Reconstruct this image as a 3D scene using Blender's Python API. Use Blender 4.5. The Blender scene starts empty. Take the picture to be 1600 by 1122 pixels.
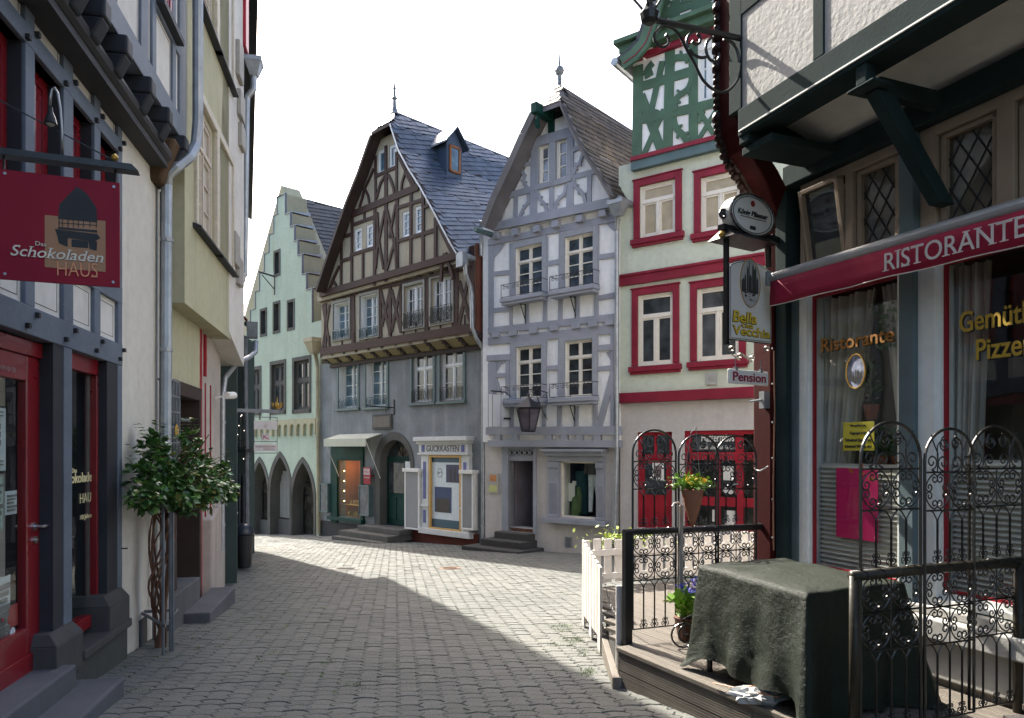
import bpy, bmesh, math, random
from mathutils import Vector, Matrix
from mathutils.geometry import tessellate_polygon
R = math.radians
random.seed(7)
scene = bpy.context.scene
COL = scene.collection
# ------------------------------------------------------------------ camera
ZC = 1.5            # eye height
F = 1150.0          # focal length in units of the 1600 wide frame
HV = 702.0          # row of the horizon
cam_d = bpy.data.cameras.new("camera"); cam = bpy.data.objects.new("camera", cam_d); COL.objects.link(cam)
cam.location = (0, 0, ZC); cam.rotation_euler = (R(90), 0, 0)
cam_d.sensor_width = 36; cam_d.lens = 36*F/1600; cam_d.shift_y = (HV-561)/1600
cam_d.clip_start = 0.05; cam_d.clip_end = 4000
scene.camera = cam
# ------------------------------------------------------------------ light
SUN_EL = R(43.0)
HX, HY = -0.65, 1.0           # horizontal direction towards the sun
_l = math.hypot(HX, HY); HX /= _l; HY /= _l
SV = Vector((HX*math.cos(SUN_EL), HY*math.cos(SUN_EL), math.sin(SUN_EL)))
world = bpy.data.worlds.new("World"); scene.world = world; world.use_nodes = True
wn = world.node_tree; wn.nodes.clear()
sky = wn.nodes.new('ShaderNodeTexSky'); sky.sky_type = 'NISHITA'; sky.sun_disc = False
sky.sun_elevation = SUN_EL; sky.sun_rotation = math.atan2(HX, HY)
sky.dust_density = 5.0; sky.air_density = 1.0; sky.ozone_density = 1.0
bg = wn.nodes.new('ShaderNodeBackground'); bg.inputs[1].default_value = 0.15
wo = wn.nodes.new('ShaderNodeOutputWorld')
wn.links.new(sky.outputs[0], bg.inputs[0]); wn.links.new(bg.outputs[0], wo.inputs[0])
sun_d = bpy.data.lights.new("sun", 'SUN'); sun_d.energy = 4.2; sun_d.angle = R(0.53); sun_d.color = (1.0, 0.95, 0.86)
sun = bpy.data.objects.new("sun", sun_d); COL.objects.link(sun)
sun.rotation_euler = SV.to_track_quat('Z', 'Y').to_euler(); sun.location = (-20, 30, 40)
scene.view_settings.view_transform = 'Standard'; scene.view_settings.look = 'None'
scene.view_settings.exposure = 1.8; scene.view_settings.gamma = 1.0
scene.render.engine = 'CYCLES'
try:
    scene.cycles.max_bounces = 7; scene.cycles.transparent_max_bounces = 12
    scene.cycles.caustics_reflective = False; scene.cycles.caustics_refractive = False
except Exception: pass

# ------------------------------------------------------------------ materials
def nd(nt, t, **kw):
    n = nt.nodes.new(t)
    for k, v in kw.items(): setattr(n, k, v)
    return n
def newmat(name):
    m = bpy.data.materials.new(name); m.use_nodes = True
    nt = m.node_tree; nt.nodes.clear()
    out = nd(nt, 'ShaderNodeOutputMaterial'); b = nd(nt, 'ShaderNodeBsdfPrincipled')
    nt.links.new(b.outputs[0], out.inputs[0])
    return m, nt, b, out
def ramp(nt, fac, stops):
    r = nd(nt, 'ShaderNodeValToRGB'); e = r.color_ramp.elements
    e[0].position, e[0].color = stops[0][0], (*stops[0][1], 1)
    e[1].position, e[1].color = stops[-1][0], (*stops[-1][1], 1)
    for p, c in stops[1:-1]:
        x = e.new(p); x.color = (*c, 1)
    nt.links.new(fac, r.inputs[0]); return r.outputs[0]
def mapping(nt, scale=(1, 1, 1), rot=(0, 0, 0), coord='Object'):
    tc = nd(nt, 'ShaderNodeTexCoord'); mp = nd(nt, 'ShaderNodeMapping')
    mp.inputs['Scale'].default_value = scale; mp.inputs['Rotation'].default_value = rot
    nt.links.new(tc.outputs[coord], mp.inputs[0]); return mp.outputs[0]
def noise(nt, vec, scale, detail=5, rough=0.55, dist=0):
    n = nd(nt, 'ShaderNodeTexNoise'); n.inputs['Scale'].default_value = scale
    n.inputs['Detail'].default_value = detail; n.inputs['Roughness'].default_value = rough
    n.inputs['Distortion'].default_value = dist
    nt.links.new(vec, n.inputs['Vector']); return n.outputs[0]
def mix(nt, fac, a, b, blend='MIX'):
    m = nd(nt, 'ShaderNodeMix', data_type='RGBA', blend_type=blend)
    if hasattr(fac, 'node'): nt.links.new(fac, m.inputs[0])
    else: m.inputs[0].default_value = fac
    for i, x in ((6, a), (7, b)):
        if hasattr(x, 'node'): nt.links.new(x, m.inputs[i])
        else: m.inputs[i].default_value = (*x, 1)
    return m.outputs[2]
def bump(nt, b, h, strength=0.3, dist=0.01):
    bp = nd(nt, 'ShaderNodeBump'); bp.inputs['Strength'].default_value = strength
    bp.inputs['Distance'].default_value = dist
    nt.links.new(h, bp.inputs['Height']); nt.links.new(bp.outputs[0], b.inputs['Normal']); return bp
def sc(c, k): return tuple(min(1, x*k) for x in c)
def M_plaster(name, col, stain=None, var=0.16, bscale=60, bstr=0.35, streak=0.35, rough=0.9):
    m, nt, b, o = newmat(name)
    v = mapping(nt); n1 = noise(nt, v, 1.3, 6); n2 = noise(nt, v, 9, 5)
    vs = mapping(nt, (2.2, 2.2, 0.22)); ns = noise(nt, vs, 1.6, 6, 0.6)
    c = ramp(nt, n1, [(0.3, sc(col, 1-var)), (0.7, sc(col, 1+var*0.6))])
    c = mix(nt, 0.22, c, ramp(nt, n2, [(0.35, sc(col, 0.72)), (0.65, sc(col, 1.12))]))
    st = stain or sc(col, 0.55)
    f = ramp(nt, ns, [(0.52, (0, 0, 0)), (0.72, (streak,)*3)])
    c = mix(nt, f, c, st)
    nt.links.new(c, b.inputs['Base Color']); b.inputs['Roughness'].default_value = rough; b.inputs['Specular IOR Level'].default_value = 0.25
    nb = noise(nt, v, bscale, 4, 0.6); bump(nt, b, nb, bstr, 0.006)
    return m
def M_wood(name, col, wear=None, amt=0.35, rough=0.62, var=0.2, grain=(1, 1, 1)):
    m, nt, b, o = newmat(name)
    v = mapping(nt); n1 = noise(nt, v, 2.1, 6); n2 = noise(nt, v, 26, 6, 0.65)
    c = ramp(nt, n1, [(0.3, sc(col, 1-var)), (0.72, sc(col, 1+var))])
    f = ramp(nt, n2, [(0.55, (0, 0, 0)), (0.75, (amt,)*3)])
    c = mix(nt, f, c, wear or sc(col, 1.8))
    nt.links.new(c, b.inputs['Base Color'])
    b.inputs['Roughness'].default_value = rough; b.inputs['Specular IOR Level'].default_value = 0.2
    bump(nt, b, noise(nt, mapping(nt, grain), 34, 5, 0.6), 0.3, 0.004)
    return m
def M_plain(name, col, rough=0.5, metal=0.0, var=0.1, scale=12, spec=0.5, bstr=0.0, coat=0):
    m, nt, b, o = newmat(name)
    v = mapping(nt); n1 = noise(nt, v, scale, 5)
    c = ramp(nt, n1, [(0.3, sc(col, 1-var)), (0.7, sc(col, 1+var))])
    nt.links.new(c, b.inputs['Base Color']); b.inputs['Roughness'].default_value = rough
    b.inputs['Metallic'].default_value = metal; b.inputs['Specular IOR Level'].default_value = spec
    b.inputs['Coat Weight'].default_value = coat
    r = nd(nt, 'ShaderNodeMapRange'); r.inputs['To Min'].default_value = max(0, rough-0.1); r.inputs['To Max'].default_value = min(1, rough+0.15)
    nt.links.new(noise(nt, v, scale*0.7, 4), r.inputs['Value']); nt.links.new(r.outputs[0], b.inputs['Roughness'])
    if bstr: bump(nt, b, noise(nt, v, scale*6, 4), bstr, 0.003)
    return m
def M_pane(name, col, rough=0.04, wob=0.06, metal=0.0):
    """far window pane: dark room behind glossy, slightly wavy old glass"""
    m, nt, b, o = newmat(name)
    v = mapping(nt); n1 = noise(nt, v, 3.1, 4)
    c = ramp(nt, n1, [(0.35, sc(col, 0.55)), (0.65, sc(col, 1.5))])
    nt.links.new(c, b.inputs['Base Color']); b.inputs['Roughness'].default_value = rough
    b.inputs['Specular IOR Level'].default_value = 0.9; b.inputs['Metallic'].default_value = metal
    bump(nt, b, noise(nt, v, 1.8, 2), wob, 0.06)
    return m
def M_glass(name, tint=(0.9, 0.95, 0.93), refl=1.0):
    m = bpy.data.materials.new(name); m.use_nodes = True; nt = m.node_tree; nt.nodes.clear()
    out = nd(nt, 'ShaderNodeOutputMaterial'); tr = nd(nt, 'ShaderNodeBsdfTransparent'); gl = nd(nt, 'ShaderNodeBsdfGlossy')
    tr.inputs[0].default_value = (*tint, 1); gl.inputs['Roughness'].default_value = 0.015
    lw = nd(nt, 'ShaderNodeFresnel'); gb = nd(nt, 'ShaderNodeNewGeometry'); mr = nd(nt, 'ShaderNodeMapRange'); mr.inputs['To Min'].default_value = 1.5; mr.inputs['To Max'].default_value = 1/1.5
    nt.links.new(gb.outputs['Backfacing'], mr.inputs['Value']); nt.links.new(mr.outputs[0], lw.inputs[0])
    mt = nd(nt, 'ShaderNodeMath', operation='MULTIPLY'); mt.inputs[1].default_value = refl; mt.use_clamp = True
    nt.links.new(lw.outputs[0], mt.inputs[0])
    v = mapping(nt); bp = nd(nt, 'ShaderNodeBump'); bp.inputs['Strength'].default_value = 0.05; bp.inputs['Distance'].default_value = 0.05
    nt.links.new(noise(nt, v, 1.5, 2), bp.inputs['Height']); nt.links.new(bp.outputs[0], gl.inputs['Normal'])
    ms = nd(nt, 'ShaderNodeMixShader'); nt.links.new(mt.outputs[0], ms.inputs[0])
    nt.links.new(tr.outputs[0], ms.inputs[1]); nt.links.new(gl.outputs[0], ms.inputs[2]); nt.links.new(ms.outputs[0], out.inputs[0])
    return m
def M_tile(name, c0, c1, c2, rough=0.55, spec=0.4, moss=None):
    m, nt, b, o = newmat(name)
    g = nd(nt, 'ShaderNodeNewGeometry'); v = mapping(nt)
    c = ramp(nt, g.outputs['Random Per Island'], [(0.0, c0), (0.5, c1), (1.0, c2)])
    n = noise(nt, v, 7, 5); c = mix(nt, 0.3, c, ramp(nt, n, [(0.3, sc(c1, 0.6)), (0.7, sc(c1, 1.35))]))
    if moss:
        f = ramp(nt, noise(nt, v, 0.9, 7, 0.65), [(0.56, (0, 0, 0)), (0.75, (0.55,)*3)]); c = mix(nt, f, c, moss)
    nt.links.new(c, b.inputs['Base Color']); b.inputs['Roughness'].default_value = rough; b.inputs['Specular IOR Level'].default_value = spec
    bump(nt, b, noise(nt, v, 30, 5), 0.3, 0.006)
    return m
def M_emit(name, col, k):
    m, nt, b, o = newmat(name); b.inputs['Base Color'].default_value = (*col, 1)
    b.inputs['Emission Color'].default_value = (*col, 1); b.inputs['Emission Strength'].default_value = k; return m

# ------------------------------------------------------------------ mesh tools
class MB:
    def __init__(s): s.v = []; s.f = []; s.m = []
    def poly(s, pts, m=0):
        i = len(s.v); s.v += [tuple(p) for p in pts]; s.f.append(tuple(range(i, i+len(pts)))); s.m.append(m)
    def raw(s, vs, fs, m=0):
        i = len(s.v); s.v += [tuple(p) for p in vs]
        for f in fs: s.f.append(tuple(i+k for k in f)); s.m.append(m)
    def box(s, x0, x1, y0, y1, z0, z1, m=0):
        if x0 > x1: x0, x1 = x1, x0
        if y0 > y1: y0, y1 = y1, y0
        if z0 > z1: z0, z1 = z1, z0
        s.raw([(x0,y0,z0),(x1,y0,z0),(x1,y1,z0),(x0,y1,z0),(x0,y0,z1),(x1,y0,z1),(x1,y1,z1),(x0,y1,z1)],
              [(0,3,2,1),(4,5,6,7),(0,1,5,4),(1,2,6,5),(2,3,7,6),(3,0,4,7)], m)
    def hexa(s, b, t, m=0):
        """b: 4 bottom points, t: 4 top points"""
        s.raw(list(b)+list(t), [(0,3,2,1),(4,5,6,7),(0,1,5,4),(1,2,6,5),(2,3,7,6),(3,0,4,7)], m)
    def prism(s, pts, d, m=0):
        """extrude polygon pts (3d, ccw seen from -d) along vector d"""
        n = len(pts); a = [Vector(p) for p in pts]; b = [p+Vector(d) for p in a]
        s.raw(a+b, [tuple(range(n)), tuple(range(2*n-1, n-1, -1))]+[(i, i+n, (i+1) % n+n, (i+1) % n) for i in range(n)], m)
    def beam(s, p, q, w, y0, y1, w2=None, m=0):
        """timber in the facade plane from (x,z) p to q of width w, between depths y0 (front) and y1"""
        p = Vector(p); q = Vector(q); d = (q-p); 
        if d.length < 1e-6: return
        d.normalize(); n = Vector((-d.y, d.x)); w2 = w if w2 is None else w2
        c = [p-n*w/2, q-n*w2/2, q+n*w2/2, p+n*w/2]
        s.hexa([(c[0].x,y0,c[0].y),(c[1].x,y0,c[1].y),(c[1].x,y1,c[1].y),(c[0].x,y1,c[0].y)],
               [(c[3].x,y0,c[3].y),(c[2].x,y0,c[2].y),(c[2].x,y1,c[2].y),(c[3].x,y1,c[3].y)], m)
    def strip(s, pts, w, y0, y1, m=0):
        """curved timber in facade plane through (x,z) pts, widths w (number or list)"""
        n = len(pts); P = [Vector(p) for p in pts]; L = []; Rr = []
        for i in range(n):
            d = (P[min(i+1, n-1)]-P[max(i-1, 0)]).normalized(); nn = Vector((-d.y, d.x)); ww = w[i] if hasattr(w, '__len__') else w
            L.append(P[i]+nn*ww/2); Rr.append(P[i]-nn*ww/2)
        vs = []
        for i in range(n): vs += [(Rr[i].x,y0,Rr[i].y),(L[i].x,y0,L[i].y),(L[i].x,y1,L[i].y),(Rr[i].x,y1,Rr[i].y)]
        fs = [(0,1,2,3), tuple(4*(n-1)+k for k in (3,2,1,0))]
        for i in range(n-1):
            a = 4*i; b = a+4
            for k in range(4): fs.append((a+k, b+k, b+(k+1) % 4, a+(k+1) % 4))
        s.raw(vs, fs, m)
    def tube(s, pts, r, n=6, m=0, closed=False, caps=True):
        P = [Vector(p) for p in pts]; N = len(P)
        if N < 2: return
        t0 = (P[1]-P[0]).normalized(); up = Vector((0, 0, 1)) if abs(t0.z) < 0.9 else Vector((1, 0, 0))
        u = t0.cross(up).normalized(); vs = []
        for i in range(N):
            if closed: t = (P[(i+1) % N]-P[i-1])
            else: t = (P[min(i+1, N-1)]-P[max(i-1, 0)])
            if t.length < 1e-9: t = t0.copy()
            t.normalize(); u = (u-t*u.dot(t))
            if u.length < 1e-6: u = t.orthogonal()
            u.normalize(); w = t.cross(u); rr = r[i] if hasattr(r, '__len__') else r
            for k in range(n):
                a = 2*math.pi*k/n; vs.append(P[i]+(u*math.cos(a)+w*math.sin(a))*rr)
        fs = []
        for i in range(N if closed else N-1):
            a = i*n; b = ((i+1) % N)*n
            for k in range(n): fs.append((a+k, a+(k+1) % n, b+(k+1) % n, b+k))
        if caps and not closed: fs += [tuple(range(n-1, -1, -1)), tuple((N-1)*n+k for k in range(n))]
        s.raw(vs, fs, m)
    def lathe(s, prof, c=(0, 0, 0), n=16, m=0, axis='z'):
        vs = []; k = len(prof)
        for (r, z) in prof:
            for i in range(n):
                a = 2*math.pi*i/n; x, y = r*math.cos(a), r*math.sin(a)
                if axis == 'z': vs.append((c[0]+x, c[1]+y, c[2]+z))
                elif axis == 'y': vs.append((c[0]+x, c[1]+z, c[2]-y))
                else: vs.append((c[0]+z, c[1]+x, c[2]+y))
        fs = [(j*n+i, j*n+(i+1) % n, (j+1)*n+(i+1) % n, (j+1)*n+i) for j in range(k-1) for i in range(n)]
        fs += [tuple(range(n-1, -1, -1)), tuple((k-1)*n+i for i in range(n))]
        s.raw(vs, fs, m)
    def build(s, name, mats, parent=None, smooth=False, bevel=0, recalc=True):
        me = bpy.data.meshes.new(name); me.from_pydata(s.v, [], s.f)
        if not isinstance(mats, (list, tuple)): mats = [mats]
        for x in mats: me.materials.append(x)
        if len(mats) > 1: me.polygons.foreach_set('material_index', s.m)
        if recalc:
            bm = bmesh.new(); bm.from_mesh(me); bmesh.ops.recalc_face_normals(bm, faces=bm.faces); bm.to_mesh(me); bm.free()
        if smooth: me.polygons.foreach_set('use_smooth', [True]*len(me.polygons))
        me.update()
        o = bpy.data.objects.new(name, me); COL.objects.link(o)
        if parent: o.parent = parent
        if bevel:
            b = o.modifiers.new('bevel', 'BEVEL'); b.width = bevel; b.segments = 2; b.limit_method = 'ANGLE'; b.angle_limit = R(40)
        return o
def thing(name, label, cat, loc=(0, 0, 0), rotz=0, group=None):
    o = bpy.data.objects.new(name, None); COL.objects.link(o); o.empty_display_size = 0.2
    o.location = loc; o.rotation_euler = (0, 0, rotz); o['label'] = label; o['category'] = cat
    if group: o['group'] = group
    return o
def tag(o, label, cat, group=None):
    o['label'] = label; o['category'] = cat
    if group: o['group'] = group
    return o
def struct(o): o['kind'] = 'structure'; return o
def dup(root, loc=None, rotz=None, label=None, group=None):
    r = root.copy(); COL.objects.link(r)
    if loc is not None: r.location = loc
    if rotz is not None: r.rotation_euler = (0, 0, rotz)
    if label: r['label'] = label
    if group: r['group'] = group
    def rec(a, b):
        for ch in list(a.children):
            c = ch.copy(); COL.objects.link(c); c.parent = b; c.matrix_parent_inverse = ch.matrix_parent_inverse.copy(); rec(ch, c)
    rec(root, r); return r

def W3(u, v, Y):
    """pixel at a known distance -> world point"""
    return Vector(((u-800)/F*Y, Y, ZC+(HV-v)/F*Y))
def onpoly(f, pts, y):
    """local x of a world polyline at local depth y"""
    L = [f.local(a, b, 0) for a, b in pts]
    for p, q in zip(L[:-1], L[1:]):
        if y <= q.y or q is L[-1]: return p.x+(q.x-p.x)*(y-p.y)/(q.y-p.y)
def ground(x, y):
    return ZC-1.45-0.06*y-0.045*max(0.0, -x-6.0)

class Fac:
    """a facade plane X = c + m*Y in plan; local axes: x to the right as seen from the street, y into the building, z up"""
    def __init__(s, m, u0, Y0, right=-1, z0=None):
        r = (u0-800)/F; X0 = r*Y0; s.O = Vector((X0, Y0))
        d = Vector((m, 1)).normalized()
        if right < 0: d = -d
        s.d = d; s.n = Vector((d.y, -d.x))           # n: outwards
        s.th = math.atan2(d.y, d.x)
        s.z0 = ground(X0, Y0) if z0 is None else z0
        s.loc = (X0, Y0, s.z0)
    def ray(s, u, off=0.0):
        r = (u-800)/F; den = r*s.n.x+s.n.y
        return (s.O.dot(s.n)+off)/den, r
    def p(s, u, v, off=0.0):
        """pixel -> (x, z) on the plane shifted outwards by off"""
        t, r = s.ray(u, off); P = Vector((r*t, t))
        return ((P-s.O).dot(s.d), ZC+(HV-v)/F*t-s.z0)
    def x(s, u, off=0.0): return s.p(u, HV, off)[0]
    def z(s, u, v, off=0.0): return s.p(u, v, off)[1]
    def rect(s, u0, u1, v0, v1, off=0.0):
        """v0 top, v1 bottom measured in the middle of the opening -> x0,x1,z0,z1"""
        um = (u0+u1)/2
        return s.x(u0, off), s.x(u1, off), s.z(um, v1, off), s.z(um, v0, off)
    def world(s, x, y, z):
        return Vector((s.O.x+s.d.x*x-s.n.x*y, s.O.y+s.d.y*x-s.n.y*y, s.z0+z))
    def local(s, X, Y, Z):
        q = Vector((X, Y))-s.O; return Vector((q.dot(s.d), -q.dot(s.n), Z-s.z0))
    def gz(s, x, y=0):
        w = s.world(x, y, 0); return ground(w.x, w.y)-s.z0
    def onplane(s, u, v, P0, N):
        """pixel ray against a plane given in local coordinates, returned local"""
        D = Vector(((u-800)/F, 1, (HV-v)/F)); C = Vector((0, 0, ZC))
        Pw = s.world(*P0); Nl = Vector(N)
        Nw = Vector((s.d.x*Nl.x-s.n.x*Nl.y, s.d.y*Nl.x-s.n.y*Nl.y, Nl.z))
        t = (Pw-C).dot(Nw)/D.dot(Nw); Q = C+D*t
        return s.local(*Q)
    def thing(s, name, label, cat, x=0, y=0, z=0, group=None):
        w = s.world(x, y, z); return thing(name, label, cat, w, s.th, group)

def wall_mesh(mb, outline, holes, y, reveal=0.0, thick=0.0, m=0, mr=None):
    """flat wall at depth y with openings; reveals run inwards, the outer edge is closed for thick"""
    polys = [[Vector((a, 0, b)) for a, b in outline]]+[[Vector((a, 0, b)) for a, b in h] for h in holes]
    pts = [p for q in polys for p in q]; tris = tessellate_polygon(polys)
    mb.raw([(p.x, y, p.z) for p in pts], [tuple(t) for t in tris], m)
    mr = m if mr is None else mr
    if reveal:
        for h in holes:
            n = len(h)
            for i in range(n):
                a, b = h[i], h[(i+1) % n]
                mb.poly([(a[0], y, a[1]), (b[0], y, b[1]), (b[0], y+reveal, b[1]), (a[0], y+reveal, a[1])], mr)
    if thick:
        n = len(outline)
        for i in range(n):
            a, b = outline[i], outline[(i+1) % n]
            mb.poly([(a[0], y, a[1]), (a[0], y+thick, a[1]), (b[0], y+thick, b[1]), (b[0], y, b[1])], m)
def arch_pts(x0, x1, z0, z1, n=14, pointed=0.0):
    """opening outline: straight sides then a round (pointed=0) or pointed arch; z1 = crown"""
    w = x1-x0; c = (x0+x1)/2
    if not pointed:
        h = min(w/2, z1-z0); k = z1-h
        return [(x0, z0), (x1, z0)]+[(c+w/2*math.cos(a), k+h*math.sin(a)) for a in [math.pi*i/n for i in range(n+1)]]
    h = pointed; k = z1-h; Rr = (h*h+(w/2)**2)/w
    pts = [(x0, z0), (x1, z0)]
    amax = math.atan2(h, Rr-w/2)
    right = [(x1-Rr+Rr*math.cos(a), k+Rr*math.sin(a)) for a in [amax*i/n for i in range(n+1)]]
    left = [(x0+Rr-Rr*math.cos(a), k+Rr*math.sin(a)) for a in [amax*i/n for i in range(n, -1, -1)]]
    return pts+right+left[1:]
def rectp(x0, x1, z0, z1): return [(x0, z0), (x1, z0), (x1, z1), (x0, z1)]

def window(par, x0, x1, z0, z1, y, frame, pane, cols=2, rows=3, fw=0.055, sash=0.045, bar=0.02, mull=0.05, transom=None, depth=0.06,
           name='window', halves=True, toprows=1, label=None, topone=False):
    """casement window: frame mesh with a 'pane' child. y is the front face of the frame"""
    mb = MB(); yb = y+depth
    def ring(a, b, c, d, w, ya, yb_):
        mb.box(a, b, ya, yb_, d-w, d); mb.box(a, b, ya, yb_, c, c+w); mb.box(a, a+w, ya, yb_, c+w, d-w); mb.box(b-w, b, ya, yb_, c+w, d-w)
    ring(x0, x1, z0, z1, fw, y, yb)
    ix0, ix1, iz0, iz1 = x0+fw, x1-fw, z0+fw, z1-fw
    cells = []
    zt = None
    if transom: zt = iz0+(iz1-iz0)*transom
    xm = (ix0+ix1)/2
    if zt: mb.box(ix0, ix1, y-0.012, yb-0.004, zt-mull/2, zt+mull/2)
    zones = [(iz0, (zt-mull/2) if zt else iz1, rows)]+([(zt+mull/2, iz1, toprows)] if zt else [])
    for (a, b, rr) in zones:
        if halves and not (zt and a > zt and topone):
            mb.box(xm-mull/2, xm+mull/2, y-0.006, yb-0.006, a, b)
            spans = [(ix0, xm-mull/2), (xm+mull/2, ix1)]
        else: spans = [(ix0, ix1)]
        for (p, q) in spans:
            ring(p+0.003, q-0.003, a+0.003, b-0.003, sash, y+0.012, yb-0.01)
            n = 1 if topone else max(1, cols//len(spans))
            for k in range(1, n):
                xx = p+(q-p)*k/n; mb.box(xx-bar/2, xx+bar/2, y+0.018, yb-0.014, a+sash, b-sash)
            for k in range(1, rr):
                zz = a+(b-a)*k/rr; mb.box(p+sash, q-sash, y+0.0165, yb-0.0125, zz-bar/2, zz+bar/2)
    o = mb.build(name, frame, par)
    g = MB(); g.poly([(x0+fw/2, yb-0.02, z0+fw/2), (x1-fw/2, yb-0.02, z0+fw/2), (x1-fw/2, yb-0.02, z1-fw/2), (x0+fw/2, yb-0.02, z1-fw/2)])
    g.build('pane', pane, o, recalc=False)
    return o
def casing(par, x0, x1, z0, z1, w, y0, y1, mat, sill=0.0, name='window_surround', head=None, silld=0.05, parent=None):
    mb = MB(); h = w if head is None else head
    mb.box(x0-w, x0, y0, y1, z0, z1); mb.box(x1, x1+w, y0, y1, z0, z1); mb.box(x0-w, x1+w, y0-0.002, y1, z1, z1+h)
    o = mb.build(name, mat, par, bevel=0.004)
    if sill:
        s = MB(); s.box(x0-w-0.03, x1+w+0.03, y0-silld, y1+0.05, z0-sill, z0); s.build('window_sill', mat, par, bevel=0.006)
    return o
def scroll(cx, cz, r0, a0, turns, n=22, r1=0.12, y=0.0, sgn=1):
    pts = []
    for i in range(n+1):
        t = i/n; r = r0*(1-t)+r0*r1*t; a = a0+sgn*turns*2*math.pi*t
        pts.append((cx+r*math.cos(a), y, cz+r*math.sin(a)))
    return pts
def text(string, h, par, mat, x, y, z, width=None, name='lettering', align='CENTER', serif=0.0, depth=0.004, bold=0.0, rot=None, italic=0.0, shear=None, space=1.0, outline=0):
    cu = bpy.data.curves.new(name, 'FONT'); cu.body = string; cu.size = 1; cu.align_x = 'LEFT'; cu.extrude = 0; cu.offset = bold
    cu.shear = italic; cu.space_character = space; cu.resolution_u = 4
    to = bpy.data.objects.new('tmp_text', cu); COL.objects.link(to)
    dg = bpy.context.evaluated_depsgraph_get(); dg.update()
    me = bpy.data.meshes.new_from_object(to.evaluated_get(dg)); bpy.data.objects.remove(to)
    vs = [v.co.copy() for v in me.vertices]; fs = [tuple(p.vertices) for p in me.polygons]
    bpy.data.meshes.remove(me)
    x0 = min(v.x for v in vs); x1 = max(v.x for v in vs); zb = 0.0; capz = 0.69
    k = h/capz; kx = k if width is None else width/(x1-x0)
    W = (x1-x0)*kx; ox = {'CENTER': -W/2, 'LEFT': 0, 'RIGHT': -W}[align]
    mb = MB()
    V = [((v.x-x0)*kx+ox, 0, v.y*k) for v in vs]
    mb.raw(V, fs)
    if serif:
        # small foot and head serifs: at every outer stem end along the base and cap line
        def runs(zt):
            xs = sorted(round(p[0], 4) for p in V if abs(p[2]-zt) < h*0.012)
            out = []
            for q in xs:
                if out and q-out[-1][1] < h*0.22: out[-1][1] = q
                else: out.append([q, q])
            return [(a, b) for a, b in out if b-a > h*0.04]
        for zt, sg in ((0, 1), (h, -1)):
            for a, b in runs(zt):
                if b-a < h*0.3: mb.poly([(a-serif, 0.0004, zt), (b+serif, 0.0004, zt), (b+serif, 0.0004, zt+sg*h*0.05), (a-serif, 0.0004, zt+sg*h*0.05)])
    if shear:
        mb.v = [(p[0], p[1], p[2]+shear*p[0]) for p in mb.v]
    o = mb.build(name, mat, par, recalc=False); o.location = (x, y, z)
    if rot: o.rotation_euler = rot
    s = o.modifiers.new('thick', 'SOLIDIFY'); s.thickness = depth; s.offset = 0
    return o
def tiles(mb, P0, U, V, W, H, tw, th, inside=None, tilt=0.0, lift=0.02, jitter=0.01, m=0, rnd=True):
    """overlapping slates on the plane P0 + a*U + b*V (unit vectors), rows optionally climbing by tilt (radians)"""
    U = Vector(U).normalized(); V = Vector(V).normalized(); N = U.cross(V).normalized()
    if N.z < 0: N = -N
    ct, st = math.cos(tilt), math.sin(tilt); A = U*ct+V*st; B = V*ct-U*st; P0 = Vector(P0)
    span = W+H; nr = int((H+W*abs(st))/th)+3; nc = int(span/tw)+3
    for j in range(-2, nr):
        off = (j % 2)*tw/2
        for i in range(-3, nc):
            a = i*tw+off+random.uniform(-1, 1)*jitter; b = j*th-(W*st if st > 0 else 0)
            q0 = A*a+B*b; cu = (q0+A*tw/2+B*th/2); uu, vv = cu.dot(U), cu.dot(V)
            if uu < 0 or uu > W or vv < 0 or vv > H: continue
            if inside and not inside(uu, vv): continue
            h1 = th*1.25; l = lift*(1+random.uniform(-.25, .25)); e = tw*0.012
            p = [P0+q0+A*e+N*l, P0+q0+A*(tw-e)+N*l, P0+q0+A*(tw-e)+B*h1+N*0.002, P0+q0+A*e+B*h1+N*0.002]
            if rnd:
                p = [p[0]+B*th*0.10, p[0]+A*tw*0.25, p[1]-A*tw*0.25+B*0, p[1]+B*th*0.10, p[2], p[3]]
                lo = [p[i_]-N*l for i_ in range(4)]
                mb.raw(p+lo, [(0,1,2,3,4,5), (0,6,7,1), (1,7,8,2), (2,8,9,3)], m)
            else:
                lo = [p[0]-N*l, p[1]-N*l]
                mb.raw(p+lo, [(0,1,2,3), (0,4,5,1), (1,5,2), (0,3,4)], m)
# ================================================================== palette
m_beige = M_plaster("cream_infill", (0.42, 0.365, 0.27), var=0.12)
m_brown = M_wood("brown_timber", (0.048, 0.023, 0.018), wear=(0.1, 0.06, 0.045), amt=0.4)
m_brown_d = M_wood("dark_timber", (0.045, 0.03, 0.027), amt=0.25)
m_greystucco = M_plaster("grey_blue_stucco", (0.24, 0.25, 0.255), stain=(0.38, 0.38, 0.37), var=0.32, streak=0.5)
m_darkstone = M_plaster("dark_plinth", (0.06, 0.058, 0.055), var=0.2)
m_stone = M_plaster("grey_stone", (0.105, 0.1, 0.09), var=0.25)
m_slate = M_tile("blue_slate", (0.022, 0.034, 0.055), (0.036, 0.056, 0.088), (0.065, 0.09, 0.13), 0.45, 0.5)
m_slate_d = M_tile("dark_slate", (0.018, 0.02, 0.024), (0.028, 0.032, 0.038), (0.045, 0.048, 0.055), 0.55)
m_browntile = M_tile("brown_slate", (0.022, 0.017, 0.014), (0.038, 0.029, 0.022), (0.075, 0.058, 0.042), 0.7, 0.3, moss=(0.13, 0.1, 0.045))
m_zinc = M_plain("zinc", (0.33, 0.35, 0.37), 0.42, 0.6, 0.18, 6)
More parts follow.
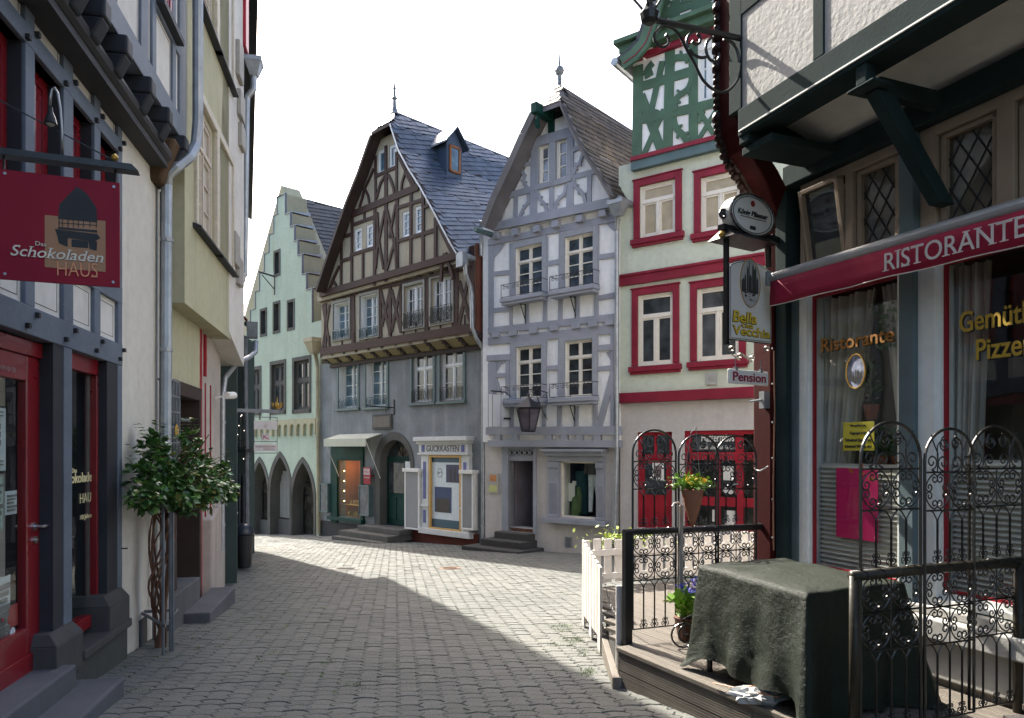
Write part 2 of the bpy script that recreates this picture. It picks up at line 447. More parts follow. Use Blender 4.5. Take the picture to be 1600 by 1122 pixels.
m_zinc_dark = M_plain("weathered_zinc", (0.16, 0.17, 0.185), 0.5, 0.4, 0.2, 6)
m_white = M_plain("white_paint", (0.72, 0.7, 0.66), 0.4, 0, 0.05, 9)
m_whitewin = M_plain("white_window_paint", (0.7, 0.71, 0.7), 0.35, 0, 0.05, 9)
m_creamwin = M_plain("cream_window_paint", (0.76, 0.71, 0.62), 0.4, 0, 0.06, 9)
m_greygreen = M_plain("grey_green_paint", (0.075, 0.12, 0.12), 0.5, 0, 0.12, 9)
m_greycase = M_plain("grey_casing_paint", (0.2, 0.19, 0.16), 0.55, 0, 0.12, 9)
m_pane = M_pane("window_pane", (0.06, 0.078, 0.095))
m_pane_b = M_pane("sky_tinted_pane", (0.07, 0.13, 0.17), 0.08)  # reflected sky is put into the blue base colour
m_pane_d = M_pane("dark_pane", (0.042, 0.048, 0.052))
m_pane_blind = M_plain("blind_behind_pane", (0.42, 0.36, 0.25), 0.25, 0, 0.15, 3, coat=0.6)
m_lav = M_plaster("lavender_timber", (0.33, 0.34, 0.37), var=0.1, bstr=0.25, streak=0.2)
m_lavwood = M_wood("lavender_wood", (0.3, 0.31, 0.35), amt=0.15, var=0.12)
m_whitewall = M_plaster("white_infill", (0.83, 0.82, 0.8), var=0.08, streak=0.25)
m_pinkwall = M_plaster("pale_rose_plaster", (0.53, 0.49, 0.46), var=0.1, streak=0.3)
m_greenwall = M_plaster("mint_plaster", (0.43, 0.5, 0.4), stain=(0.33, 0.36, 0.22), var=0.12, streak=0.45)
m_yellowstone = M_plaster("ochre_stone", (0.42, 0.39, 0.26), var=0.15)
m_palegreen = M_plaster("pale_lime_plaster", (0.57, 0.61, 0.5), var=0.06, streak=0.2)
m_red = M_wood("red_paint", (0.30, 0.018, 0.03), wear=(0.33, 0.05, 0.05), amt=0.2, rough=0.42)
m_redtrim = M_wood("raspberry_trim", (0.22, 0.02, 0.038), wear=(0.34, 0.07, 0.09), amt=0.2, rough=0.5)
m_greenwood = M_wood("green_timber", (0.07, 0.13, 0.085), wear=(0.16, 0.2, 0.15), amt=0.3)
m_iron = M_plain("wrought_iron", (0.016, 0.016, 0.017), 0.34, 0.3, 0.3, 30, 0.6)
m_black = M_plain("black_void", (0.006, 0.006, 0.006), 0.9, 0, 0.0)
m_gold = M_plain("gold_paint", (0.55, 0.32, 0.06), 0.35, 0.5, 0.1)
m_darkgreen = M_wood("dark_green_paint", (0.006, 0.04, 0.03), wear=(.01, .05, .04), amt=0.15, rough=0.65)
m_ink = M_plain("black_ink", (0.02, 0.02, 0.022), 0.6, 0, 0.0)
m_glass = M_glass("shop_glass")
m_orange = M_plain("orange_board", (0.36, 0.13, 0.03), 0.6, 0, 0.25, 2)

# ================================================================== ground
m_ground, nt, b, o = newmat("joint_sand")
v = mapping(nt); c = ramp(nt, noise(nt, v, 3, 6), [(0.35, (0.04, 0.038, 0.032)), (0.7, (0.08, 0.075, 0.06))])
f = ramp(nt, noise(nt, v, 0.8, 6, 0.6), [(0.52, (0, 0, 0)), (0.68, (0.8,)*3)]); c = mix(nt, f, c, (0.045, 0.07, 0.015))
nt.links.new(c, b.inputs['Base Color']); b.inputs['Roughness'].default_value = 0.95
m_paver, nt, b, o = newmat("concrete_paver")
g = nd(nt, 'ShaderNodeNewGeometry'); v = mapping(nt)
c = ramp(nt, g.outputs['Random Per Island'], [(0.0, (0.08, 0.083, 0.074)), (0.5, (0.112, 0.115, 0.102)), (1.0, (0.16, 0.158, 0.138))])
c = mix(nt, 0.55, c, ramp(nt, noise(nt, v, 0.55, 6, 0.6), [(0.33, (0.072, 0.078, 0.072)), (0.68, (0.16, 0.158, 0.138))]))
c = mix(nt, 0.35, c, ramp(nt, noise(nt, v, 95, 3, 0.7), [(0.36, (0.025, 0.027, 0.025)), (0.62, (0.25, 0.252, 0.225))]))
f = ramp(nt, noise(nt, v, 1.7, 7, 0.7), [(0.6, (0, 0, 0)), (0.76, (0.4,)*3)]); c = mix(nt, f, c, (0.075, 0.08, 0.045))
nt.links.new(c, b.inputs['Base Color']); b.inputs['Roughness'].default_value = 0.85
bump(nt, b, noise(nt, v, 110, 4, 0.7), 0.55, 0.004)

def build_ground():
    xs = [-300, -80, -30, -16, -12, -9, -6, -3, 0, 3, 6, 12, 30, 80, 300]; ys = [-60, -10, 0]+list(range(2, 46, 2))+[80, 200, 600]
    vs = [(x, y, ground(max(-20, min(20, x)), max(-10, min(y, 45)))-0.03) for y in ys for x in xs]; n = len(xs)
    fs = [(j*n+i, j*n+i+1, (j+1)*n+i+1, (j+1)*n+i) for j in range(len(ys)-1) for i in range(n-1)]
    mb = MB(); mb.raw(vs, fs); struct(mb.build('ground', m_ground, recalc=False))
    # interlocking concrete pavers
    w, d, k, s, jt = 0.15, 0.118, 0.022, 0.04, 0.002
    rot = R(9); cr, sr = math.cos(rot), math.sin(rot)
    V = []; Fc = []
    for j in range(-40, 360):
        for i in range(-130, 90):
            bx, by = i*w, j*d
            X = bx*cr-by*sr; Y = bx*sr+by*cr
            if Y < 3.2 or Y > 31.5: continue
            if X < -3.0-0.2*Y-(0.6 if Y < 12 else 5*(Y > 14)) or X > (1.7 if Y < 7.6 else 6.5): continue
            if X > 0 and Y > 23-X*1.1: continue
            dz = random.uniform(-0.0035, 0.0035); tx = random.uniform(-.02, .02); ty = random.uniform(-.03, .03)
            out = [(0, 0), (w/2, k), (w, 0), (w+s, d/2), (w, d), (w/2, d+k), (0, d), (s, d/2)]
            cx, cy = w/2+s/2, d/2+k/2
            def ins(a):
                r = []
                for (px, py) in out:
                    dx, dy = px-cx, py-cy; r.append((px-a*(1 if dx > 0.01 else -1 if dx < -0.01 else 0), py-a*(1 if dy > 0.01 else -1 if dy < -0.01 else 0)))
                return r
            b0 = len(V)
            for a, zz in ((jt+0.005, 0.0), (jt+0.001, -0.004), (jt, -0.024)):
                for (px, py) in ins(a):
                    x, y = X+px*cr-py*sr, Y+px*sr+py*cr
                    V.append((x, y, ground(x, y)+zz+dz+(px-cx)*tx+(py-cy)*ty))
            Fc.append(tuple(range(b0, b0+8)))
            for L in range(2):
                for q in range(8): Fc.append((b0+8*L+q, b0+8*(L+1)+q, b0+8*(L+1)+(q+1) % 8, b0+8*L+(q+1) % 8))
    mb = MB(); mb.v = V; mb.f = Fc; mb.m = [0]*len(Fc)
    struct(mb.build('street_paving', m_paver, recalc=False))
build_ground()

# ================================================================== half timbered house with slate roof
def zf(ox, oy, k=5.0): return lambda x, y: (ox+x/k, oy+y/k)
class Tr:
    """traces timbers: zoom coordinates -> facade plane at an offset"""
    def __init__(s, fac, mb, z, off, y0=-0.03, y1=0.02): s.f, s.mb, s.z, s.off, s.yb, s.y1, s.k = fac, mb, z, off, y0, y1, 0
    @property
    def y0(s): s.k += 1; return s.yb-0.0005*s.k     # no two timbers share a face plane
    def P(s, x, y): return s.f.p(*s.z(x, y), s.off)
    def b(s, x0, y0, x1, y1, w, w2=None, dy=0.0): s.mb.beam(s.P(x0, y0), s.P(x1, y1), w, -s.off+s.y0-dy, -s.off+s.y1, w2)
    def c(s, pts, w, dy=0.0): s.mb.strip([s.P(*p) for p in pts], w, -s.off+s.y0-dy, -s.off+s.y1)
    def rect(s, x0, x1, y0, y1):
        u0, v0 = s.z(x0, y0); u1, v1 = s.z(x1, y1); return s.f.rect(u0, u1, v0, v1, s.off)
def roof_slabs(mb, prof, y0, y1, th=0.1):
    for (a, b) in zip(prof[:-1], prof[1:]):
        d = Vector((b[0]-a[0], b[1]-a[1])).normalized(); n = Vector((-d.y, d.x))
        if n.y < 0: n = -n
        mb.hexa([(a[0], y0, a[1]), (b[0], y0, b[1]), (b[0], y1, b[1]), (a[0], y1, a[1])],
                [(a[0]+n.x*th, y0, a[1]+n.y*th), (b[0]+n.x*th, y0, b[1]+n.y*th), (b[0]+n.x*th, y1, b[1]+n.y*th), (a[0]+n.x*th, y1, a[1]+n.y*th)])
def downpipe(par, pts, r=0.05, mat=None, clamps=3, hopper=None, name='downpipe'):
    mb = MB(); mb.tube(pts, r, 10)
    a, b = Vector(pts[-2]), Vector(pts[-1])
    for k in range(clamps):
        p = a.lerp(b, (k+0.5)/clamps); mb.tube([p+Vector((0, 0, 0.02)), p-Vector((0, 0, 0.02))], r*1.22, 10)
    if hopper:
        x, y, z, s_ = hopper; mb.hexa([(x-s_*.3, y-s_*.3, z-s_), (x+s_*.3, y-s_*.3, z-s_), (x+s_*.3, y+s_*.3, z-s_), (x-s_*.3, y+s_*.3, z-s_)],
                [(x-s_*.7, y-s_*.6, z), (x+s_*.7, y-s_*.6, z), (x+s_*.7, y+s_*.6, z), (x-s_*.7, y+s_*.6, z)])
        mb.box(x-s_*.75, x+s_*.75, y-s_*.65, y+s_*.65, z, z+s_*.35)
    return mb.build(name, mat or m_zinc, par, smooth=False)
def grille(par, x0, x1, z0, z1, y, mat, name='balcony_grille', kind=0, n=5, r=0.007):
    """flat wrought iron window grille with scrolls"""
    mb = MB()
    for z in (z0, z1): mb.tube([(x0, y, z), (x1, y, z)], r*1.3, 5)
    for x in (x0, x1): mb.tube([(x, y, z0), (x, y, z1)], r*1.3, 5)
    w = (x1-x0)/n; h = z1-z0
    for i in range(n):
        cx = x0+w*(i+0.5)
        if kind == 0:
            mb.tube(scroll(cx, z0+h*.30, h*.27, R(90), 1.2, 14, 0.2, y), r, 4); mb.tube(scroll(cx, z0+h*.72, h*.24, R(-90), -1.2, 14, 0.2, y, -1), r, 4)
            mb.tube([(x0+w*i, y, z0), (x0+w*i, y, z1)], r, 4)
        else:
            mb.tube([(x0+w*i, y, z0), (cx, y, z1)], r, 4); mb.tube([(cx, y, z0), (x0+w*i, y, z1)], r, 4)
            mb.tube(scroll(cx, z0+h*.5, h*.3, 0, 1.0, 10, 1.0, y), r, 4)
    return mb.build(name, mat, par)

def beige_house():
    f = Fac(-1.026, 755, 20.0); J1, J2, OV = 0.40, 0.55, 0.90
    root = f.thing('half_timbered_house', 'tall gabled house with brown timbers over grey stucco, blue slate roof', 'house')
    Z1, Z2, Z3, Z4 = zf(490, 180), zf(490, 380), zf(490, 540), zf(490, 670)
    # ---- lower walls
    xl, xr = f.x(500), f.x(757); zt = f.z(755, 545)+0.25
    t3 = Tr(f, None, Z3, 0); t4 = Tr(f, None, Z4, 0)
    V = [t3.rect(198, 345, 125, 488), t3.rect(412, 572, 92, 478), t3.rect(772, 935, 45, 443), t3.rect(992, 1170, 12, 430)]
    dr = t4.rect(520, 762, 85, 760); sh = t4.rect(195, 378, 248, 692); pw = t4.rect(940, 1180, 225, 785)
    holes = [rectp(*q) for q in V]+[arch_pts(dr[0], dr[1], dr[2]-0.35, dr[3], 14), rectp(*sh)]
    mb = MB(); wall_mesh(mb, [(xl, -1), (xr, -1), (xr, zt), (xl, zt)], holes, 0, 0.28, 3.0)
    mb.build('wall', m_greystucco, root)
    mb = MB(); mb.box(xl+.05, xr-.05, 2.5, 9.0, -1, f.z(755, 400)); mb.build('rear_wall', m_greystucco, root)
    mb = MB()
    mb.box(xl-.01, dr[0]-0.45, -0.035, 0.02, -1, f.z(520, 815)); mb.build('plinth', m_darkstone, root, bevel=.01)
    for i, q in enumerate(V):
        x0, x1, z0, z1 = q
        if i < 2: w = window(root, x0, x1, z0, z1, 0.2, m_whitewin, m_pane_b, 2, 4, fw=.05, mull=.03, transom=None, sash=.03)
        else: w = window(root, x0, x1, z0, z1, 0.08, m_whitewin, m_pane_d, 2, 2, transom=0.68, mull=.05, sash=.032)
        if i < 2:
            rv = MB(); rv.box(x0, x0+.03, 0.0, .2, z0, z1); rv.box(x0+.03, x1, 0.0, .2, z1-.03, z1); rv.build('reveal', m_whitewin, w)
        mb = MB(); mb.box(x0-.1, x0, -.035, .03, z0-.02, z1+.1); mb.box(x1, x1+.1, -.035, .03, z0-.02, z1+.1); mb.box(x0, x1, -.035, .03, z1, z1+.1)
        mb.build('surround', m_greygreen, w, bevel=.005)
        mb = MB(); mb.box(x0-.14, x1+.14, -.09, .03, z0-.09, z0-.02); mb.build('sill', m_greygreen, w, bevel=.008)
        grille(w, x0+.01, x1-.01, z0+.0, z0+(.30 if i < 2 else .38), -.045, m_iron if i > 1 else m_greygreen, 'grille', 1 if i < 2 else 0, 5 if i < 2 else 6)
    # ---- arched door
    x0, x1, z0, z1 = dr; z0 = z0
    mb = MB(); o1 = arch_pts(x0-.28, x1+.14, z0-.35, z1+.24, 20); i1 = arch_pts(x0+.01, x1-.01, z0-.35, z1-.01, 20)
    wall_mesh(mb, o1, [i1], -0.03, 0.30, 0.035); mb.build('arch_surround', m_stone, root)
    dx1 = x0+(x1-x0)*.66
    d = MB(); d.box(x0, dx1, .26, .31, z0, z0+2.05); d.box(x0, x1, .24, .30, z0+2.05, z0+2.15)
    for a, b_ in ((.12, .5), (.55, .93)):
        xa, xb = x0+(dx1-x0)*a, x0+(dx1-x0)*b_; d.box(xa, xb, .24, .26, z0+.15, z0+.85)
    do = d.build('door', m_darkgreen, root, bevel=.006)
    g = MB(); g.box(x0+.12, dx1-.12, .245, .258, z0+1.0, z0+1.95); g.build('door_pane', m_pane_d, do)
    g = MB(); g.box(x0-.02, x1+.02, .30, .32, z0+2.15, z1+.02); g.box(dx1, x1+.02, .30, .32, z0-.3, z0+2.15); g.build('fanlight', m_pane_d, root)
    g = MB(); xc = (x0+x1)/2; 
    for k in (-1, 0, 1): g.tube([(xc, .28, z0+2.15), (xc+k*.35, .28, z1-.1)], .012, 4)
    g.tube([(xc+.45*math.cos(a), .28, z0+2.15+.4*math.sin(a)) for a in [math.pi*i/10 for i in range(11)]], .012, 4); g.build('fanlight_bars', m_iron, root)
    g = MB(); g.box(dx1+.03, x1-.02, .16, .26, z0-.02, z0+2.0); g.build('side_panel', m_whitewall, root, bevel=.01)
    st = MB(); st.box(x0-.45, x1+.15, -.55, .3, z0-.18, z0-.02); st.box(x0-.9, x1+.1, -.95, -.0, z0-.36, z0-.18); st.box(x0-.9, x1+.1, -1.2, -.3, z0-.8, z0-.34)
    st.build('steps', m_stone, root, bevel=.015)
    q = t3.rect(470, 618, 537, 655); mb = MB(); mb.box(q[0], q[1], -.06, .01, q[2], q[3]); pl = mb.build('stone_tablet', m_stone, root, bevel=.01)
    mb = MB(); mb.box(q[0]+.07, q[1]-.07, -.07, -.05, q[2]+.07, q[3]-.07); mb.build('inner_tablet', M_plaster("tablet_field", (0.2, .18, .15)), pl)
    # ---- green jeweller shop front
    a0, a1, b0, b1 = t4.rect(145, 398, 140, 745); x0, x1, z0, z1 = sh
    mb = MB(); y0 = -.07
    mb.box(a0, x0, y0, .03, b0, b1); mb.box(x1, a1, y0, .03, b0, b1); mb.box(x0, x1, y0, .03, z1, b1); mb.box(a0-.08, a1+.05, y0-.1, .03, z0-.13, z0-.02)
    mb.box(x0, x1, y0-.02, .03, z1+.05, z1+.09); mb.box(a0-.04, a1+.04, y0-.04, .03, b1, b1+.08)
    sf = mb.build('shop_front', m_darkgreen, root, bevel=.006)
    g = MB(); g.poly([(x0, -.01, z0), (x1, -.01, z0), (x1, -.01, z1), (x0, -.01, z1)]); g.build('shop_window', m_glass, sf, recalc=False)
    g = MB(); D = .8
    g.poly([(x0, D, z0), (x1, D, z0), (x1, D, z1), (x0, D, z1)]); g.poly([(x0, .02, z0), (x0, D, z0), (x0, D, z1), (x0, .02, z1)]); g.poly([(x1, .02, z0), (x1, D, z0), (x1, D, z1), (x1, .02, z1)])
    g.poly([(x0, .02, z1), (x1, .02, z1), (x1, D, z1), (x0, D, z1)]); g.poly([(x0, .02, z0), (x1, .02, z0), (x1, D, z0), (x0, D, z0)])
    disp = g.build('display_case', m_orange, sf)
    g = MB(); m_lampw = M_emit("warm_bulb", (1, .72, .35), 4.0)
    for k in range(4): g = MB(); g.lathe([(.001, -.022), (.022, 0), (.001, .022)], (x0+.12, .15, z1-.36-k*.34), 8); g.build('spotlight', m_lampw, disp)
    ld = bpy.data.lights.new('display_light', 'POINT'); ld.energy = 2.6; ld.color = (1, .6, .28); ld.shadow_soft_size = .08
    lo = bpy.data.objects.new('display_light', ld); COL.objects.link(lo); lo.parent = disp; lo.location = (x0+.5, .35, z1-.15)
    g = MB(); rnd = random.Random(3)
    for zz in (z0+.02, z0+.42):
        g.box(x0+.1, x1-.02, .15, .7, zz-.03, zz)
        for k in range(16): 
            xx = rnd.uniform(x0+.15, x1-.1); g.lathe([(rnd.uniform(.02, .05), 0), (rnd.uniform(.02, .06), rnd.uniform(.05, .12)), (.01, .14)], (xx, rnd.uniform(.18, .6), zz), 8)
    g.build('jewellery_shelves', M_plain("jewel_gold", (.5, .3, .08), .3, .7, .3, 20), disp)
    aw = MB(); q0, q1 = f.x(506.5, .6), f.x(572, .6); za = f.z(540, 682, .1); zf_ = f.z(536, 686, .6)
    aw.hexa([(q0, -.6, zf_-.03), (q1, -.6, zf_-.03), (q1, -.02, za+.05), (q0, -.02, za+.05)], [(q0, -.6, zf_), (q1, -.6, zf_), (q1, -.02, za+.08), (q0, -.02, za+.08)])
    aw.box(q0, q1, -.615, -.6, zf_-.24, zf_+.01); awo = aw.build('awning', M_plain("cream_canvas", (.5, .5, .4), .8, 0, .06, 4), root)
    for xx in (q0+.03, q1-.03): g = MB(); g.tube([(xx, -.58, zf_-.1), (xx+.02, -.06, zf_-1.25)], .012, 5); g.build('awning_arm', m_white, awo)
    # showcases beside the shop
    for (zx0, zx1, zy0, zy1) in ((78, 140, 435, 640), (385, 462, 448, 668)):
        a, b_, c, d_ = t4.rect(zx0, zx1, zy0, zy1); g = MB()
        for p in ((a, a+.03), (b_-.03, b_)): g.box(p[0], p[1], -.16, 0, c, d_)
        g.box(a, b_, -.17, 0, d_, d_+.04); g.box(a, b_, -.17, 0, c-.04, c); s_ = g.build('showcase', m_greygreen, root)
        g = MB(); g.box(a+.03, b_-.03, -.14, -.12, c, d_); g.build('showcase_glass', m_pane, s_)
    # ---- upper storey
    t2 = Tr(f, None, Z2, J1); Wd = [t2.rect(160, 280, 462, 742), t2.rect(368, 505, 400, 728), t2.rect(715, 860, 325, 655), t2.rect(925, 1085, 262, 615)]
    ul, ur = f.x(502, J1), f.x(742, J1); zb = f.z(742, 520, J1)-.05; zt2 = f.z(715, 408, J1)+.3
    mb = MB(); wall_mesh(mb, [(ul, zb), (ur, zb), (ur, zt2), (ul, zt2)], [rectp(*q) for q in Wd], -J1, .2, 2.5)
    up = mb.build('upper_wall', m_beige, root)
    tb = MB(); t = Tr(f, tb, Z2, J1)
    t.b(95, 470, 95, 850, .15); t.b(310, 408, 315, 790, .2); t.b(525, 355, 530, 740, .1); t.b(600, 340, 600, 720, .15); t.b(680, 325, 685, 700, .1)
    t.b(888, 262, 888, 690, .2); t.b(1115, 205, 1110, 650, .22)
    for q in ((75, 480, 132, 830), (128, 480, 72, 830), (528, 380, 600, 700), (598, 380, 535, 650), (612, 370, 684, 690), (684, 340, 612, 690), (1140, 300, 1225, 600), (1225, 210, 1140, 640)): t.b(*q, .12, dy=-.004)
    t.b(60, 850, 1240, 662, .24, dy=.012); t.b(60, 455, 1235, 188, .09, dy=.012)
    for k in range(12):
        xx = 130+k*96; t.b(xx, 805-(xx-120)*.155+20, xx, 700-(xx-120)*.155+25, .01)
    tb.beam((ur-.1, zb), (ur-.1, zt2), .2, -J1-.03, .05)
    tb.build('timber_frame', m_brown, root)
    sd = MB(); sd.box(ur+.002, ur+.05, -J1+.01, .1, zb+.02, zt2+.05); sd.build('side_cladding', M_wood("red_brown_boards", (.13, .05, .035), amt=.3), root)
    for i, q in enumerate(Wd):
        x0, x1, z0, z1 = q
        if i < 2: w = window(root, x0, x1, z0, z1, -J1+.14, m_whitewin, m_pane_b, 2, 4, mull=.03, sash=.03)
        else: w = window(root, x0, x1, z0, z1, -J1+.07, m_whitewin, m_pane_d, 4, 3, mull=.05, sash=.03)
        if i < 2:
            rv = MB(); rv.box(x0, x0+.03, -J1, -J1+.14, z0, z1); rv.box(x0+.03, x1, -J1, -J1+.14, z1-.03, z1); rv.build('reveal', m_whitewin, w)
        cs = MB(); cs.box(x0-.09, x0, -J1-.05, -J1+.02, z0-.08, z1+.09); cs.box(x1, x1+.09, -J1-.05, -J1+.02, z0-.08, z1+.09); cs.box(x0, x1, -J1-.05, -J1+.02, z1, z1+.09); cs.box(x0, x1, -J1-.05, -J1+.02, z0-.08, z0)
        cs.build('surround', m_greycase, w, bevel=.006)
        grille(w, x0, x1, z0-.02, z0+(.27 if i < 2 else .45), -J1-.06, m_greygreen if i < 2 else M_plain("bronze_iron", (.06, .055, .04), .5), 'grille', 0, 5 if i < 2 else 9, .009)
    # ---- jetty: moulded beam ends with yellow coffers
    mb = MB(); cf = MB(); n = 11
    zl = f.z(502, 553, J1); zr = f.z(750, 515, J1)
    def zj(x): return zl+(zr-zl)*(x-ul)/(ur-ul)
    for k in range(n+1):
        x = ul+(ur-ul)*k/n; z = zj(x)
        for (dy, dz, h) in ((0, -.02, .1), (.1, -.1, .1), (.22, -.18, .1)): mb.box(x-.09, x+.09, -J1+dy, .02, z+dz-h-.02, z+dz)
        if k < n:
            a, b_ = x+.1, x+(ur-ul)/n-.1; cf.hexa([(a, -J1+.03, z-.1), (b_, -J1+.03, z-.1), (b_, -.02, z-.34), (a, -.02, z-.34)], [(a, -J1+.03, z-.02), (b_, -J1+.03, z-.02), (b_, 0, z-.02), (a, 0, z-.02)])
    mb.beam((ul, zl-.4), (ur+.1, zr-.4), .12, -.08, .02); mb.build('jetty_brackets', m_brown_d, root, bevel=.012)
    cf.build('jetty_coffers', M_plaster("yellow_coffer", (.28, .23, .13)), root)
    # ---- gable
    L = [f.p(u, v, OV) for u, v in ((494, 456), (511, 404), (540, 320), (560, 270), (580, 212), (587, 203))]
    Rr = [f.p(u, v, OV) for u, v in ((714, 400), (702, 380), (680, 338), (656, 294), (638, 266), (622, 236), (609, 200))]
    zk = (L[-1][1]+Rr[-1][1])/2; L[-1] = (L[-1][0], zk); Rr[-1] = (Rr[-1][0], zk)
    ax, az = (L[-1][0]+Rr[-1][0])/2, zk+.50; BK = 9.5; ya = -OV+.38
    outline = [(ul, L[0][1]+.0)]+L[1:]+Rr[::-1][:-1]+[(f.x(712, J2), Rr[0][1]+.05)]
    zt_ = f.z(500, 459, J2)
    zlo = [(outline[0][0], f.z(502, 470, J2)), (outline[-1][0], f.z(712, 412, J2))]
    t1 = Tr(f, None, Z1, J2)
    G = [t1.rect(322, 375, 885, 1058), t1.rect(412, 466, 852, 1032), t1.rect(694, 758, 750, 952), t1.rect(792, 847, 712, 922), t1.rect(503, 564, 270, 452), t1.rect(592, 646, 230, 410)]
    gp = [zlo[0]]+[(p[0], p[1]-.02) for p in outline]+[zlo[1]]
    mb = MB(); wall_mesh(mb, gp[::-1], [rectp(*q) for q in G], -J2, .15, .5); mb.build('gable_wall', m_beige, root)
    mb = MB(); mb.box(ul, ur, 8.6, 8.8, 0, L[0][1]); mb.build('back_wall', m_beige, root)
    for q in G: window(root, *q, -J2+.02, m_whitewin, m_pane_b, 1, 3 if q is not G[4] and q is not G[5] else 1, halves=False, fw=.05, sash=.03)
    tb = MB(); t = Tr(f, tb, Z1, J2)
    t.b(300, 778, 825, 560, .2, dy=.02)
    t.b(568, 460, 568, 1300, .15); t.b(487, 320, 487, 690, .1); t.b(650, 290, 652, 640, .1); t.b(482, 690, 478, 1330, .13); t.b(655, 650, 657, 1260, .13)
    t.b(480, 482, 655, 402, .1); t.b(568, 240, 568, 460, .12)
    t.b(300, 862, 478, 795, .1); t.b(400, 762, 400, 830, .09); t.b(305, 770, 300, 1360, .12); t.b(290, 1095, 478, 1035, .1); t.b(390, 1080, 388, 1310, .1)
    t.b(668, 722, 862, 660, .1); t.b(765, 610, 762, 1200, .11); t.b(860, 590, 858, 1170, .12); t.b(665, 985, 862, 925, .1); t.b(870, 925, 965, 892, .11)
    t.b(957, 800, 957, 1150, .12); t.b(225, 955, 300, 930, .1); t.b(222, 960, 218, 1340, .11); t.b(870, 720, 905, 705, .09); t.b(225, 1140, 300, 1115, .1)
    t.b(662, 310, 725, 440, .1, dy=-.005); t.b(735, 430, 800, 570, .09, dy=-.005); t.b(965, 820, 1095, 1090, .13, dy=-.005)
    t.c([(498, 650), (508, 600), (528, 530), (560, 478)], .09, -.003); t.c([(588, 470), (612, 520), (628, 570), (634, 610)], .09, -.003)
    t.c([(362, 722), (385, 650), (402, 570)], .08, -.003); t.c([(400, 565), (430, 630), (442, 700)], .08, -.003); t.c([(410, 560), (440, 500), (475, 420)], .08, -.003)
    t.c([(688, 600), (695, 530), (722, 440)], .08, -.003); t.c([(720, 445), (755, 510), (780, 565)], .08, -.003)
    for q in ((560, 745, 495, 1080), (578, 745, 655, 1110), (645, 700, 595, 960), (500, 760, 512, 960), (510, 960, 550, 1200), (640, 980, 575, 1210), (510, 960, 488, 1200), (640, 960, 652, 1200)): t.b(*q, .09, dy=-.006)
    t.c([(1000, 1300), (1005, 1180), (1030, 1080)], .1, -.004); t.c([(1035, 1080), (1070, 1190), (1095, 1280)], .1, -.004)
    t.c([(130, 1360), (155, 1290), (205, 1180)], .09, -.004); t.c([(150, 1285), (180, 1330), (186, 1370)], .09, -.004)
    t.z = Z2; t.b(60, 402, 1125, 98, .2, dy=.03)
    tb.build('gable_timbers', m_brown, root)
    mb = MB(); t.mb = mb
    for x, y in ((130, 412), (210, 392), (300, 366), (405, 337), (505, 308), (605, 280), (695, 255), (795, 235), (890, 205), (1010, 178)):
        px, pz = t.P(x, y); w = .11; mb = MB(); mb.hexa([(px-w*.7, -J1-.02, pz-.13), (px+w*.7, -J1-.02, pz-.13), (px+w*.7, -.2, pz-.13), (px-w*.7, -.2, pz-.13)], [(px-w, -J2-.04, pz+.12), (px+w, -J2-.04, pz+.12), (px+w, -.2, pz+.12), (px-w, -.2, pz+.12)]); mb.build('beam_head', m_brown_d, root, bevel=.015)
    # ---- roof
    mb = MB(); roof_slabs(mb, L, -OV, BK, .1); roof_slabs(mb, Rr, -OV, BK, .1)
    Lp, Rp = L[-1], Rr[-1]
    for P_ in (Lp, Rp):
        a = Vector((P_[0], -OV, P_[1])); b_ = Vector((ax, ya, az)); c = Vector((ax, BK, az)); d_ = Vector((P_[0], BK, P_[1])); mb.prism([a, b_, c, d_], (0, 0, .1))
    mb.prism([(Lp[0], -OV, zk), (Rp[0], -OV, zk), (ax, ya, az)], (0, 0, .1)); rf = mb.build('roof', m_brown_d, root)
    tm = MB(); segs = list(zip(Rr[:-1], Rr[1:]))+[(Rr[-1], (ax, az))]
    for (a, b_) in segs:
        d_ = Vector((b_[0]-a[0], 0, b_[1]-a[1])); n = Vector((-d_.z, 0, d_.x)); n = n.normalized()*.1; n = n if n.z > 0 else -n
        ln = d_.length; 
        if b_ == (ax, az): tiles(tm, (a[0]+n.x, -OV, a[1]+n.z), (0, 1, 0), d_, BK+OV, ln, .24, .17, inside=lambda u, v, ln=ln: u > .55*v/ln, tilt=R(17))
        else: tiles(tm, (a[0]+n.x, -OV, a[1]+n.z), (0, 1, 0), d_, BK+OV, ln+.02, .24, .17, tilt=R(17))
    tm.poly([(Lp[0], -OV-.01, zk+.11), (Rp[0], -OV-.01, zk+.11), (ax, ya, az+.12)])
    tiles(tm, (Lp[0], -OV, zk+.11), (1, 0, 0), (ax-(Lp[0]+Rp[0])/2, ya+OV, az-zk), Rp[0]-Lp[0], .5, .25, .18, inside=lambda u, v: abs(u-(Rp[0]-Lp[0])/2) < (Rp[0]-Lp[0])/2*(1-v/.75))
    tm.tube([(ax, ya, az+.12), (ax, BK, az+.12)], .05, 6)
    tm.build('roof_slates', m_slate, rf, recalc=False)
    fn = MB(); fn.lathe([(.16, 0), (.1, .1), (.06, .25), (.05, .45), (.09, .5), (.05, .55), (.03, .75), (.055, .8), (.03, .85), (.012, 1.0), (.004, 1.45)], (ax, ya+.05, az+.05), 10); fn.build('finial', m_zinc_dark, rf)
    # verge edge board on the right
    mb = MB()
    for (a, b_) in zip(Rr[:-1], Rr[1:]): mb.beam((a[0]+.02, a[1]+.03), (b_[0]+.02, b_[1]+.03), .05, -OV-.02, -OV+.02)
    mb.build('verge_flashing', m_zinc, rf)
    # gutter and downpipe
    ex, ez = Rr[0]; g = MB(); g.tube([(ex+.1, -OV+.15, ez+.0), (ex+.1, 4, ez)], .085, 10)
